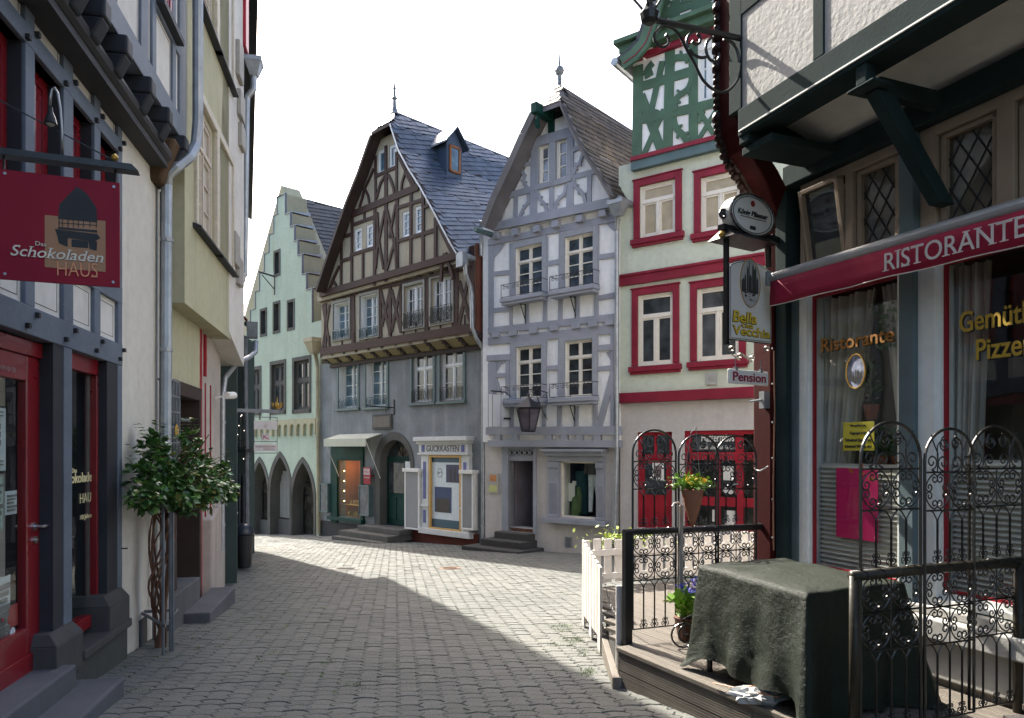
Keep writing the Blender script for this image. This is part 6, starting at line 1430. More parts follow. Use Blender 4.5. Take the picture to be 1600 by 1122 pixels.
# ================================================================== dark green building closing the row, small roof, balcony, lantern
def far_left():
    # the row bends away; this front is only seen edge on
    m = (-7.5+4.45)/(20.2-11.9); f = Fac(m, 370, 11.9, right=1); P, X = f.p, f.x
    root = f.thing('dark_green_house', 'dark green grey house front in deep shade behind the red timbered house', 'house')
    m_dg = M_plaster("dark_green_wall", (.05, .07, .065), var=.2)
    LL = 9.0; zl = lambda Y, z: z-f.z0
    z0a, z1a = 9.9-f.z0, 7.9-f.z0
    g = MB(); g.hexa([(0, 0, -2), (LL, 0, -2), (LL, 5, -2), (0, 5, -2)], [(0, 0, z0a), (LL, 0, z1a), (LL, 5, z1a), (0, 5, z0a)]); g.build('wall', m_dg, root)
    g = MB(); g.hexa([(-.1, -.35, z0a), (LL+.15, -.35, z1a), (LL+.15, 3, z1a+2.2), (-.1, 3, z0a+2.2)], [(-.1, -.35, z0a+.12), (LL+.15, -.35, z1a+.12), (LL+.15, 3, z1a+2.32), (-.1, 3, z0a+2.32)]); g.hexa([(-.1, 5.2, z0a), (LL+.15, 5.2, z1a), (LL+.15, 3, z1a+2.2), (-.1, 3, z0a+2.2)], [(-.1, 5.2, z0a+.12), (LL+.15, 5.2, z1a+.12), (LL+.15, 3, z1a+2.32), (-.1, 3, z0a+2.32)]); g.build('roof', m_slate_d, root)
    # narrow dark shop front and low roof standing forward beside the lantern
    Yh = 14.5; r_ = f.th
    lw = lambda u, v, Y=Yh: tuple(f.local(*W3(u, v, Y)))
    g = MB()
    def fr(u0, u1, v0, v1, Y, m, t=.12):
        a, b = W3(u0, v1, Y), W3(u1, v0, Y); mb = MB(); p = [f.local(a.x, Y, a.z), f.local(b.x, Y, a.z), f.local(b.x, Y+t, a.z), f.local(a.x, Y+t, a.z)]; q = [(k[0], k[1], f.local(0, 0, b.z)[2]) for k in p]; mb.hexa(p, q); return mb
    fr(352, 384, 528, 870, 14.8, 0, .5).build('side_wall', m_dg, root)
    fr(353, 360.5, 570, 640, 14.7, 0, .1).build('white_panel', m_whitewall, root); fr(360.5, 367, 545, 650, 14.7, 0, .1).build('red_post', m_red, root); fr(351, 366, 640, 652, 14.65, 0, .1).build('red_beam', m_red, root)
    for u in (368, 375): fr(u, u+4, 745, 862, 14.75, 0, .05).build('door_board', m_ink, root)
    for u in (365.5, 373.2, 380): fr(u, u+1.2, 740, 865, 14.7, 0, .05).build('door_post', m_zinc_dark, root)
    a, b, c, d = lw(362, 478), lw(387, 505), lw(387, 505, 15.6), lw(362, 478, 15.6)
    g = MB(); g.prism([a, b, c, d], (0, 0, .07)); rf = g.build('low_roof', M_wood("red_soffit", (.12, .02, .015)), root)
    g = MB(); q = lw(394, 512, 14.1); g.box(q[0]-.1, q[0]+.12, q[1]-.1, q[1]+.1, q[2]-.2, q[2]+.1); g.tube([lw(386, 506, 14.5), lw(393, 508, 14.1)], .06, 8); g.build('gutter', m_zinc_dark, rf)
    downpipe(root, [lw(383, 525), lw(383.5, 620), lw(385, 690), lw(386, 870)], .045, m_zinc_dark, 4)
    # iron balcony railing with fairy lights
    o = W3(350, 702, 14.2); b = thing('balcony', 'small dark balcony with scrolled railing and fairy lights above the lantern', 'balcony', o, 0)
    g = MB(); L = 34*14.2/F; g.box(0, L, 0, .4, -.06, 0); h = 58*14.2/F
    for z in (.03, h): g.tube([(0, 0, z), (L, 0, z)], .012, 5)
    n = 4
    for k in range(n+1): g.tube([(L*k/n, 0, 0), (L*k/n, 0, h)], .007, 4)
    for k in range(n): g.tube(scroll(L*(k+.5)/n, h*.7, .06, 0, 1.3, 12, .2), .006, 4); g.tube(scroll(L*(k+.5)/n, h*.3, .06, 3, 1.3, 12, .2), .006, 4)
    rl = g.build('railing', m_iron, b)
    rnd = random.Random(5); m_fl = M_emit("fairy_light", (1, .9, .8), 1.2)
    for k in range(10): g = MB(); c = (rnd.uniform(.1, L), -.03, rnd.uniform(-.3, h)); g.lathe([(.002, -.009), (.009, 0), (.002, .009)], c, 6); g.build('fairy_light', m_fl, rl)
    # lantern
    o = W3(355, 725, 13.6); A = thing('street_lantern', 'blue grey street lantern half behind the leafy climber', 'lantern', o, 0)
    s_ = .7; g = MB(); g.raw([(.12*s_*math.cos(a), .12*s_*math.sin(a), -.25*s_) for a in [6.283*k/6 for k in range(6)]]+[(.22*s_*math.cos(a), .22*s_*math.sin(a), .2*s_) for a in [6.283*k/6 for k in range(6)]], [(k, (k+1) % 6, 6+(k+1) % 6, 6+k) for k in range(6)]); g.build('lantern_panes', M_pane("lantern_glass", (.1, .12, .12), .1), A)
    g = MB(); g.lathe([(.26*s_, .2*s_), (.25*s_, .25*s_), (.13*s_, .38*s_), (.08*s_, .43*s_), (.02, .52*s_)], (0, 0, 0), 6)
    for k in range(6): a = 6.283*k/6; g.tube([(.12*s_*math.cos(a), .12*s_*math.sin(a), -.25*s_), (.22*s_*math.cos(a), .22*s_*math.sin(a), .2*s_)], .01, 4)
    g.tube([(0, 0, .3), (0, .1, .42), (-.1, .8, .42)], .012, 5); g.build('lantern_cap', M_plain("blue_lantern", (.03, .045, .07), .4, .3), A)
    return f
fD = far_left()

def bracket_sign():
    f = Fac(1.54, 452, 12.6, right=1); P = f.p
    A = f.thing('bracket_sign', 'three small white sign boards stacked under a long iron bar with gilt crown', 'sign', 0, 0, 0)
    m_sg = M_plain("pinkish_white", (.55, .5, .5), .5, 0, .05); m_tx = M_plain("rosy_print", (.3, .16, .16), .6)
    z = f.z(400, 642); g = MB(); g.box(P(345, 642)[0], P(436, 642)[0], -.02, .02, z-.03, z+.03)
    xs = [P(u, 650)[0] for u in (397, 409, 433)]
    for u in (406, 422): x = P(u, 650)[0]; g.tube([(x, 0, z), (x, 0, z-.15)], .012, 5)
    for u in (396, 433): x = P(u, 650)[0]; g.tube([(x, 0, f.z(u, 652)), (x, 0, f.z(u, 708))], .006, 4)
    for v in (652, 708, 690): g.tube([(P(396, v)[0], 0, f.z(415, v)), (P(433, v)[0], 0, f.z(415, v))], .006, 4)
    bar = g.build('bar', m_zinc_dark, A)
    for (u0, u1, v0, v1) in ((396.5, 432.5, 658, 671), (409, 420.5, 677.5, 688), (396.5, 432.5, 694, 705)):
        x0, x1 = P(u0, v0)[0], P(u1, v0)[0]; z1, z0 = f.z((u0+u1)/2, v0), f.z((u0+u1)/2, v1); g = MB(); g.box(x0, x1, -.015, .015, z0, z1); bd = g.build('sign_board', m_sg, A)
        w, h, c = x1-x0, z1-z0, (x0+x1)/2
        if v0 == 658: 
            g = MB(); 
            for k, hh in enumerate((.3, .55, .7, .5)): xx = c-w*.06+k*w*.035; g.box(xx, xx+w*.008, -.018, -.014, z0+h*.2, z0+h*(.2+hh))
            g.box(c-w*.08, c+w*.08, -.018, -.014, z0+h*.4, z0+h*.43); g.build('sign_emblem', m_tx, bd)
        elif v0 < 690:
            g = MB(); m_k = M_plain("crimson_k", (.35, .02, .07), .5); x = c-w*.3
            g.beam((x, z0+h*.15), (x, z0+h*.85), w*.06, -.02, -.015); g.beam((x, z0+h*.5), (c+w*.15, z0+h*.85), w*.05, -.02, -.015); g.beam((x+w*.05, z0+h*.55), (c+w*.4, z0+h*.15), w*.13, -.021, -.016); g.build('sign_letter', m_k, bd)
        else: text('KUNSTHANDLUNG', h*.25, bd, m_tx, c, -.017, z0+h*.52, w*.85); text('ROSENTHAL', h*.2, bd, m_tx, c+w*.15, -.017, z0+h*.18, w*.5)
    g = MB(); x = P(433, 642)[0]; zc = z+.03
    g.lathe([(.012, 0), (.05, .03), (.06, .07), (.03, .06), (.012, .12), (.003, .22)], (x, 0, zc), 8)
    for k in range(6): a = 6.283*k/6; g.tube([(x+.03*math.cos(a), .03*math.sin(a), zc+.03), (x+.08*math.cos(a), .08*math.sin(a), zc+.06), (x+.09*math.cos(a), .09*math.sin(a), zc+.12)], .01, 4)
    g.build('gilt_crown', m_gold, A)
bracket_sign()

# litter bin on a post with notice
def bin_():
    r = (381-800)/F; Y = 14.0; X_ = r*Y; z = ground(X_, Y)
    A = thing('litter_bin', 'tall black tapered litter bin with dark domed lid beside the parapet', 'bin', (X_, Y, z), R(-20))
    g = MB(); g.lathe([(.12, .04), (.135, .06), (.175, .66), (.18, .68)], (0, 0, 0), 20); g.build('tub', M_plain("black_plastic", (.015, .015, .016), .4, 0, .1), A, smooth=False)
    g = MB(); g.lathe([(.19, .66), (.195, .70), (.18, .78), (.13, .85), (.05, .88), (.01, .88)], (0, 0, 0), 20); g.build('lid', M_plain("blue_black_lid", (.02, .024, .035), .3), A, smooth=True)
    g = MB(); g.tube([(-.22, 0, -.3), (-.22, 0, 1.15)], .02, 6); g.build('post', m_zinc, A)
    B = thing('notice_stand', 'small tilted white notice in a metal frame above the litter bin', 'notice', (X_-.3, Y-.15, z+.9), R(-20)); g = MB(); g.hexa([(-.1, -.02, 0), (.22, -.02, -.1), (.22, .0, -.1), (-.1, .0, 0)], [(-.16, .1, .42), (.2, .1, .2), (.2, .12, .2), (-.16, .12, .42)]); g.build('sheet', m_white, B)
    g = MB(); g.tube([(-.05, .06, -1.1), (-.05, .06, .1)], .012, 5); g.build('leg', m_zinc, B)
bin_()

# ================================================================== leafy climber on a trellis
def climber():
    f = fC; P, X = f.p, f.x
    tr = f.thing('trellis', 'grey metal trellis holding a twisted climber against the cream wall', 'trellis', X(250, .15), -.15, P(250, 1005, .15)[1]); ox, oz = X(250, .15), P(250, 1005, .15)[1]
    L = lambda u, v, o_: Vector((P(u, v, o_)[0]-ox, -o_+.15, P(u, v, o_)[1]-oz))
    g = MB()
    for (u, o_, vb) in ((240, .05, 1000), (255, .32, 998), (266, .34, 993), (270, .36, 985)):
        zt = L(u, 770, o_).z; p = L(u, vb, o_); g.tube([(p.x, p.y, 0), (p.x, p.y, zt)], .013, 6)
    for v in (785, 962):
        a, b, c = L(222, v+5, .0), L(258, v-2, .36), L(277, v-15, .3); a.z = b.z = c.z = L(250, v, .2).z; g.tube([a, b, c, (c.x, .15, c.z)], .016, 6)
    g.build('bars', m_zinc_dark, tr)
    cl = f.thing('climbing_shrub', 'dark green leafy climber with twisted brown stems on the trellis', 'shrub', ox, -.15, oz)
    rnd = random.Random(11); g = MB(); c0 = L(250, 1000, .2)
    for s in range(10):
        pts = []; ph = rnd.uniform(0, 6.28); rr = rnd.uniform(.05, .12); H = L(250, 780, .2).z; n = 26
        for i in range(n+1):
            t = i/n; pts.append((c0.x+rr*(.4+.9*t)*math.cos(ph+t*(4+s*.9))+.03*math.sin(7*t+s), c0.y+rr*(.4+.9*t)*math.sin(ph+t*(4+s*.7)), -.05+(H+.25)*t))
        g.tube(pts, [(.011 if s else .026)*(1-.3*i/n)*rnd.uniform(.8, 1.2) for i in range(n+1)], 6)
    for s in range(26):
        a = rnd.uniform(0, 6.28); b0 = Vector((c0.x+rnd.uniform(-.05, .05), c0.y, L(250, 790, .2).z+rnd.uniform(-.1, .3))); e = Vector((b0.x+rnd.uniform(-.35, 1.0), b0.y-rnd.uniform(-.1, .45), b0.z+rnd.uniform(0, .45))); m = (b0+e)/2+Vector((0, -.08, rnd.uniform(-.05, .15)))
        g.tube([b0, m, e], [.01, .007, .004], 5)
    g.build('stems', M_wood("vine_bark", (.12, .06, .04), wear=(.2, .13, .09), amt=.5), cl)
    m_leaf, nt, b, o = newmat("climber_leaf"); gi = nd(nt, 'ShaderNodeNewGeometry')
    c = ramp(nt, gi.outputs['Random Per Island'], [(0, (.03, .085, .02)), (.55, (.06, .15, .03)), (.9, (.13, .25, .05)), (1.0, (.24, .18, .05))]); nt.links.new(c, b.inputs['Base Color']); b.inputs['Roughness'].default_value = .32; b.inputs['Specular IOR Level'].default_value = .6
    g = MB()
    cen = []
    for (u, v, o_, r_) in ((238, 735, .25, .20), (232, 760, .3, .13), (252, 715, .25, .17), (262, 750, .35, .24), (285, 745, .4, .24), (305, 735, .45, .23), (322, 755, .5, .2), (340, 745, .5, .18), (352, 752, .5, .13), (240, 690, .2, .12), (295, 768, .4, .18), (320, 720, .45, .14), (300, 700, .4, .12), (345, 725, .5, .1), (244, 676, .2, .06), (298, 672, .4, .07), (357, 765, .5, .08), (225, 775, .25, .07)):
        cen.append((L(u, v, o_), r_))
    cen = [(c+Vector((.0, 0, -.07)), r_*.93) for c, r_ in cen]
    def leaf(c, d, up, s):
        d = d.normalized(); side = d.cross(up).normalized(); nn = side.cross(d); w = s*.42
        p = [c, c+d*s*.3+side*w*.8+nn*s*.06, c+d*s*.65+side*w*.75+nn*s*.05, c+d*s-nn*s*.08, c+d*s*.65-side*w*.75+nn*s*.05, c+d*s*.3-side*w*.8+nn*s*.06, c+d*s*.5-nn*s*.02]
        g.raw(p, [(0, 1, 6), (1, 2, 6), (2, 3, 6), (3, 4, 6), (4, 5, 6), (5, 0, 6)])
    for (c, r_) in cen:
        n = int(62*(r_/.2)**2)+12
        for k in range(n):
            v_ = Vector((rnd.gauss(0, 1), rnd.gauss(0, 1), rnd.gauss(0, 1))).normalized()*r_*rnd.uniform(.35, 1.12)
            v_.z *= .85; tw = c+v_; d = (v_.normalized()*.8+Vector((rnd.gauss(0, .4), rnd.gauss(0, .4), rnd.gauss(-.25, .35)))).normalized()
            for q in range(3):
                dd = (d+Vector((rnd.gauss(0, .6), rnd.gauss(0, .6), rnd.gauss(0, .35)))).normalized(); leaf(tw+dd*.01, dd, Vector((rnd.gauss(0, .3), rnd.gauss(0, .3), 1)), rnd.uniform(.05, .1))
    for k in range(60):   # drooping shoots
        c, r_ = rnd.choice(cen); p = c+Vector((rnd.gauss(0, r_), rnd.gauss(0, r_*.6), r_*.9)); 
        for q in range(5): leaf(p+Vector((0, 0, .03*q)), Vector((rnd.gauss(0, 1), rnd.gauss(0, 1), .2)), Vector((0, 0, 1)), .06)
    g.build('leaves', m_leaf, cl, recalc=False)
climber()
# ================================================================== restaurant house on the right
m_dgreen = M_wood("blackish_green_timber", (0.02, 0.035, 0.035), wear=(0.05, 0.07, 0.07), amt=0.25, rough=0.5)
m_ggrey = M_wood("green_grey_post", (0.12, 0.16, 0.17), wear=(0.16, 0.19, 0.19), amt=0.3, rough=0.55, grain=(3, 3, .4))
m_rwhite = M_plain("frame_white", (0.82, 0.83, 0.79), 0.5, 0, 0.06, 8)
m_roughcast = M_plaster("roughcast", (0.5, 0.485, 0.46), var=0.06, bscale=26, bstr=1.0, streak=0.12)
m_coving = M_plaster("coving_white", (0.72, 0.7, 0.66), var=0.05, streak=0.1)
m_oxred = M_wood("ox_blood_timber", (0.04, 0.0035, 0.0035), wear=(0.08, 0.012, 0.01), amt=0.3, rough=0.72)
m_tan = M_wood("tan_frame", (0.36, 0.28, 0.21), wear=(0.36, 0.28, 0.2), amt=0.3)
m_wine = M_plain("wine_canvas", (0.34, 0.008, 0.045), 0.75, 0, 0.1, 5, bstr=.1)
FR = Fac(-.396, 1262, 4.61/.7974, right=-1)
m_glass2 = M_glass('double_glass', (.93, .95, .93), 1.7)
def restaurant():
    f = FR; P, X = f.p, f.x
    m_dgreen.node_tree.nodes['Principled BSDF'].inputs['Roughness'].default_value = .95
    root = f.thing('restaurant_house', 'restaurant house at right with dark green beams, rough white plaster and big shop windows', 'house')
    xl, xr = X(1222), X(1600)+3.4
    zs = P(1262, 880)[1]            # bottom of windows
    zt = P(1262, 468)[1]            # top of shop windows
    zbeam0 = P(1262, 285)[1]; zbeam1 = zbeam0+.165
    # shop windows: glass areas
    w1 = (X(1268), X(1402)); w2 = (X(1474), X(1474)+2.1)
    # posts and frames
    def bx(u0, u1, y0, y1, z0, z1, mat, name, **k): g = MB(); g.box(X(u0), X(u1), y0, y1, z0, z1); return g.build(name, mat, root, **k)
    zf0 = -1.2
    bx(1222, 1239, -.07, .25, zf0, zbeam0, m_dgreen, 'corner_post', bevel=.008)
    bx(1239, 1250, -.02, .25, zf0, zt+.1, m_ggrey, 'post', bevel=.006)
    bx(1414, 1437, -.06, .25, zf0, zbeam0, m_ggrey, 'post', bevel=.006); bx(1437, 1464, -.02, .25, zf0, zt+.1, m_rwhite, 'white_post', bevel=.006)
    bx(1250, 1262, -.01, .25, zs-.1, zt+.1, m_rwhite, 'white_post', bevel=.004)
    def shopwin(x0, x1, z0, z1, zrow=0):
        g = MB(); a = .035; y = .0
        def ring(i, w, yy, mb): mb.box(x0-i-w, x0-i, yy, .12, z0-i-w, z1+i+w); mb.box(x1+i, x1+i+w, yy, .12, z0-i-w, z1+i+w); mb.box(x0-i, x1+i, yy, .12, z1+i, z1+i+w); mb.box(x0-i, x1+i, yy, .12, z0-i-w, z0-i)
        ring(.06, .04, -.012, g); o = g.build('shop_window', m_rwhite, root, bevel=.003)
        g = MB(); ring(.0, .022, .03, g); g.v = [(a, min(b, .052), c) for a, b, c in g.v]; g.build('red_bead', M_plain("bead_red", (.3, .01, .02), .4), o); g = MB(); ring(.022, .038, .02, g); g.build('white_bead', m_rwhite, o); g = MB(); ring(.10, .025, -.006, g); g.build('green_bead', M_plain("bead_green", (.008, .05, .03), .4), o)
        g = MB(); g.poly([(x0, .05, z0), (x1, .05, z0), (x1, .05, z1), (x0, .05, z1)]); g.build('pane', m_glass2, o, recalc=False)
        return o
    o1 = shopwin(w1[0], w1[1], zs, zt); o2 = shopwin(w2[0], w2[1], zs, zt)
    # wall pieces between and below
    bx(1402, 1414, .0, .2, zs-.2, zt+.1, m_rwhite, 'white_post')
    g = MB(); g.box(X(1250), xr, -.005, .3, zt+.13, zt+.19); g.build('transom_board', m_rwhite, root, bevel=.005)
    g = MB(); g.box(X(1245), xr, -.14, .3, zs-.30, zs-.17); g.box(X(1245), xr, -.07, .3, zs-.17, zs-.11); g.box(X(1245), xr, -.09, .3, zs-.55, zs-.30); g.build('window_sill', M_plaster("sill_stone", (.42, .41, .38), var=.1), root, bevel=.012)
    g = MB(); g.box(xl, xr, -.05, .3, -1.5, zs-.55); g.build('base_wall', M_plaster("base_wall", (.24, .22, .19), var=.2, streak=.5), root)
    # transom windows (leaded)
    zl0, zl1 = zt+.19, zbeam0
    g = MB(); fr = [(1250, 1262), (1322, 1334), (1410, 1414)]
    ht = zl1-zl0
    cells = [(X(1256), X(1320)), (X(1332), X(1402)), (X(1462), X(1556)), (X(1584), X(1584)+.75), (X(1584)+.85, X(1584)+1.6)]
    g.box(X(1250), X(1256), .0, .15, zl0, zl1); g.box(X(1320), X(1332), .0, .15, zl0, zl1); g.box(X(1402), X(1414), .0, .15, zl0, zl1); g.box(X(1437), X(1462), .0, .15, zl0, zl1); g.box(X(1556), X(1584), .0, .15, zl0, zl1); g.box(X(1584)+.75, X(1584)+.85, 0, .15, zl0, zl1)
    g.box(X(1250), X(1414), .001, .15, zl1-.07, zl1); g.box(X(1437), xr, .001, .15, zl1-.07, zl1); fo = g.build('transom_frame', m_tan, root, bevel=.006)
    for i, (a, b) in enumerate(cells):
        g = MB(); t = .035; g.box(a+.01, b-.01, .03, .1, zl1-.07-t, zl1-.075); g.box(a+.01, b-.01, .03, .1, zl0, zl0+t); g.box(a+.01, a+.01+t, .03, .1, zl0, zl1-.075); g.box(b-.01-t, b-.01, .03, .1, zl0, zl1-.075); c = g.build('casement', m_tan, fo, bevel=.003)
        if i == 0: c.rotation_euler = (R(9), 0, 0); c.location = (0, -.0+zl0*math.sin(R(9)), zl0*(1-math.cos(R(9))))
        g = MB(); g.poly([(a+.02, .07, zl0), (b-.02, .07, zl0), (b-.02, .07, zl1-.08), (a+.02, .07, zl1-.08)]); g.build('leaded_pane', M_pane("leaded_glass", (.12, .105, .08), .12, .3) if i else m_pane_d, c, recalc=False)
        if i:
            g = MB(); dw, dh = .058, .095; zt2 = zl1-.08
            w_, h_ = b-a, zt2-zl0
            def clip(x0, z0, x1, z1):
                t0, t1 = 0, 1
                for p, q in ((-(x1-x0), x0-(a+.04)), ((x1-x0), (b-.04)-x0), (-(z1-z0), z0-zl0-.03), ((z1-z0), zt2-.03-z0)):
                    if abs(p) < 1e-9:
                        if q < 0: return None
                        continue
                    r = q/p
                    if p < 0: t0 = max(t0, r)
                    else: t1 = min(t1, r)
                return (x0+(x1-x0)*t0, z0+(z1-z0)*t0, x0+(x1-x0)*t1, z0+(z1-z0)*t1) if t0 < t1 else None
            k = -30
            while k < 60:
                for sg in (1, -1):
                    xs = a+k*dw*2; r = clip(xs, zl0, xs+sg*h_*dw/dh*1.0, zt2)
                    if r: g.tube([(r[0], .065, r[1]), (r[2], .065, r[3])], .005, 4)
                k += 1
            g.build('lead_lattice', m_ink, c)
    g = MB(); g.box(xl, xr, .5, .55, -1, zbeam1); g.build('inner_dark', m_shopdark, root) if 0 else None
    # head beam, soffit coving, jetty
    g = MB(); g.box(X(1236), xr, -.09, .3, zbeam0, zbeam1); g.build('head_beam', m_dgreen, root, bevel=.008)
    J = .72; jl = X(1155, J); zj = (P(1155, 214, J)[1]+P(1340, 105, J)[1])/2; jr = jl+(xr-X(1600))+X(1600, J)-jl
    g = MB(); g.box(jl, jr, -J-.012, -J+.2, zj, zj+.2); g.build('jetty_beam', m_dgreen, root, bevel=.006)
    g = MB(); g.box(jl+.02, jr, -J-.024, -J-.012, zj+.03, zj+.04); g.build('lit_bead_line', m_rwhite, root)  # white strip paints the sunlit highlight along the beam's bead
    g = MB(); pr = [(-J+.19, zj+.01), (-.42, zj+.09), (.1, zbeam1-.012), (.1, max(zj, zbeam1)+.18), (-J+.19, zj+.18)]
    g.prism([(jl+.12, y, z) for y, z in pr], (jr-jl-.12, 0, 0)); g.build('coving', m_coving, root)
    # bracket console and end console
    def console(u, v):
        x, z = P(u, v, J)
        g = MB(); w = .048; g.box(x-.1, x+.1, -J-.01, -J+.15, zj-.14, zj-.12); g.box(x-.04, x+.04, -J, -J+.08, zj-.12, zj+.0)
        g.hexa([(x-w, -.1, zbeam0-.55), (x+w, -.1, zbeam0-.55), (x+w, .02, zbeam0-.55), (x-w, .02, zbeam0-.55)], [(x-w, -J+.08, zj-.15), (x+w, -J+.08, zj-.15), (x+w, -J+.22, zj-.15), (x-w, -J+.22, zj-.15)])
        g.box(x-.035, x+.035, -J+.12, .02, zj-.17, zj-.06); return g.build('console', m_dgreen, root, bevel=.008)
    console(1345, 130)
    x, z = P(1190, 235, .6); g = MB(); g.box(jl-.02, jl+.3, -J+.04, .0, zj-.13, zj-.07); g.box(jl, jl+.1, -J, -.0, zj-.06, zj+.06); g.build('end_console', m_dgreen, root, bevel=.008)
    g = MB(); g.box(jl, jl+.12, -J+.2, .25, zj+.0, zj+.25); g.build('end_beam', m_dgreen, root)
    # upper storey
    zh = zj+6.5
    g = MB(); g.box(jl+.02, jr, -J, .3, zj+.2, zh); g.build('upper_wall', m_roughcast, root)
    for (u0, u1, nm) in ((1141, 1160, 'corner_timber'), (1272, 1289, 'stud'), (1443, 1462, 'stud')):
        g = MB(); g.box(X(u0, J), X(u1, J), -J-.012, -J+.05, zj+.2, zh); g.build(nm, m_dgreen, root, bevel=.006)
    z5 = P(1161, 23, J)[1]; g = MB(); g.box(jl, jr, -J-.011, -J+.05, z5, z5+.22); g.build('rail', m_dgreen, root, bevel=.006)
    g = MB(); g.box(jl+.05, jr, .3, 7, -1, zh); g.build('rear_body', m_roughcast, root) if 0 else None
    g = MB(); x0 = xl+.02
    g.poly([(x0, .25, -1), (x0, 6, -1), (x0, 6, zh), (x0, .25, zh)]); g.poly([(x0, 6, -1), (jr, 6, -1), (jr, 6, zh), (x0, 6, zh)]); g.poly([(jr, -.05, -1), (jr, 6, -1), (jr, 6, zh), (jr, -.05, zh)]); g.poly([(x0, -J, zh), (jr, -J, zh), (jr, 6, zh), (x0, 6, zh)]); g.build('rear_body', m_roughcast, root)
    g = MB(); g.hexa([(jl-.4, -J-.5, zh), (jr, -J-.5, zh), (jr, 3, zh+2.5), (jl-.4, 3, zh+2.5)], [(jl-.4, -J-.5, zh+.14), (jr, -J-.5, zh+.14), (jr, 3, zh+2.64), (jl-.4, 3, zh+2.64)]); g.build('roof', m_slate_d, root)
    # interior: floor, back wall, ceiling; curtains and venetian blinds
    D = 2.6; g = MB(); m_room = M_plain("restaurant_room", (.14, .12, .09), .8, 0, .4, 1.2)
    g.poly([(X(1240), D, -.5), (xr, D, -.5), (xr, D, zbeam1), (X(1240), D, zbeam1)]); g.poly([(X(1240), .2, zs-.6), (xr, .2, zs-.6), (xr, D, zs-.6), (X(1240), D, zs-.6)]); g.poly([(X(1240), .2, zt+.3), (xr, .2, zt+.3), (xr, D, zt+.3), (X(1240), D, zt+.3)]); g.poly([(X(1240), .26, zs-.6), (X(1240), D, zs-.6), (X(1240), D, zt+.3), (X(1240), .26, zt+.3)]); g.poly([(xr, .1, zs-.6), (xr, D, zs-.6), (xr, D, zt+.3), (xr, .1, zt+.3)]); rm = g.build('dining_room', m_room, root)
    m_blind = M_plain("slat_grey", (.62, .61, .56), .6, 0, .1, 4); m_cur = M_plain("net_curtain", (.55, .53, .47), .9, 0, .12, 4)
    def blind(x0, x1, z0, z1, par):
        g = MB(); n = int((z1-z0)/.035)
        for k in range(n): z = z0+(z1-z0)*k/n; g.hexa([(x0, .08, z), (x1, .08, z), (x1, .10, z+.016), (x0, .10, z+.016)], [(x0, .08, z+.004), (x1, .08, z+.004), (x1, .10, z+.02), (x0, .10, z+.02)])
        g.box(x0, x1, .11, .115, z0, z1); g.build('blind', m_blind, par)
    H = zt-zs
    blind(w1[0], w1[1], zs-.05, zs+H*.38, o1); blind(w2[0], w2[0]+.9, zs-.05, zs+H*.40, o2); blind(w2[0]+1.0, w2[1], zs-.05, zs+H*.40, o2)
    def curtain(pts, z0, z1, par):
        g = MB(); n = 60; V = []
        for i in range(n+1):
            t = i/n; 
            for (zt_, (a, b)) in ((z0, pts[0]), ((z0+z1)/2, pts[1]), (z1, pts[2])):
                V.append((a+(b-a)*t, .17+.03*math.sin(t*40+zt_)+.02*math.sin(t*17), zt_))
        g.raw(V, [(3*i+k, 3*i+3+k, 3*i+4+k, 3*i+1+k) for i in range(n) for k in (0, 1)]); g.build('curtain', m_cur, par, smooth=True, recalc=False)
    W1 = w1[1]-w1[0]
    curtain([(w1[0]-.05, w1[0]+.12), (w1[0]-.05, w1[0]+W1*.42), (w1[0]-.05, w1[0]+W1*.62)], zs+.2, zt, o1)
    curtain([(w1[1]-.1, w1[1]+.05), (w1[1]-.16, w1[1]+.05), (w1[1]-W1*.35, w1[1]+.05)], zs+.2, zt, o1)
    curtain([(w2[0]-.05, w2[0]+.10), (w2[0]-.05, w2[0]+.15), (w2[0]-.05, w2[0]+.2)], zs+.1, zt, o2)
    g = MB(); g.box(w2[0]+.72, w2[0]+1.7, 1.0, 1.05, zs-.4, zs+H*.60); g.build('orange_door', M_plain("orange_wood_door", (.16, .035, .012), .5, 0, .3, 3), o2)
    g = MB(); g.box(w2[0]+.5, w2[0]+1.25, .9, .92, zs+H*.62, zs+H*.84); g.build('pale_panel', M_plain("pale_panel", (.3, .3, .28), .7), o2)
    # lettering on the panes
    m_yl = M_plain("gold_yellow", (.55, .35, .04), .45); m_ol = M_plain("orange_lettering", (.42, .17, .02), .5)
    def lt(s, u0, v0, u1, v1, h, par, m, **k):
        a, b = P(u0, v0), P(u1, v1); sh = (b[1]-a[1])/(b[0]-a[0]); text(s, h, par, m_ink, a[0]+.006, .045, a[1]-.006, b[0]-a[0], align='LEFT', name='lettering_shadow', shear=0, **k); text(s, h, par, m, a[0], .04, a[1], b[0]-a[0], align='LEFT', name='window_lettering', shear=0, **k)
    lt('Ristorante', 1277, 550, 1390, 536, .1, o1, m_ol, bold=.012)
    a = P(1492, 519); text('Gemütliche', .125, o2, m_ink, a[0]+.007, .045, a[1]-.007, (X(1600)-X(1492))*1.5, align='LEFT', bold=.012, name='lettering_shadow'); text('Gemütliche', .125, o2, m_yl, a[0], .04, a[1], (X(1600)-X(1492))*1.5, align='LEFT', bold=.012, name='window_lettering')
    a = P(1518, 562); text('Pizzeria', .125, o2, m_ink, a[0]+.007, .045, a[1]-.007, (X(1600)-X(1518))*1.35, align='LEFT', bold=.012, name='lettering_shadow'); text('Pizzeria', .125, o2, m_yl, a[0], .04, a[1], (X(1600)-X(1518))*1.35, align='LEFT', bold=.012, name='window_lettering')
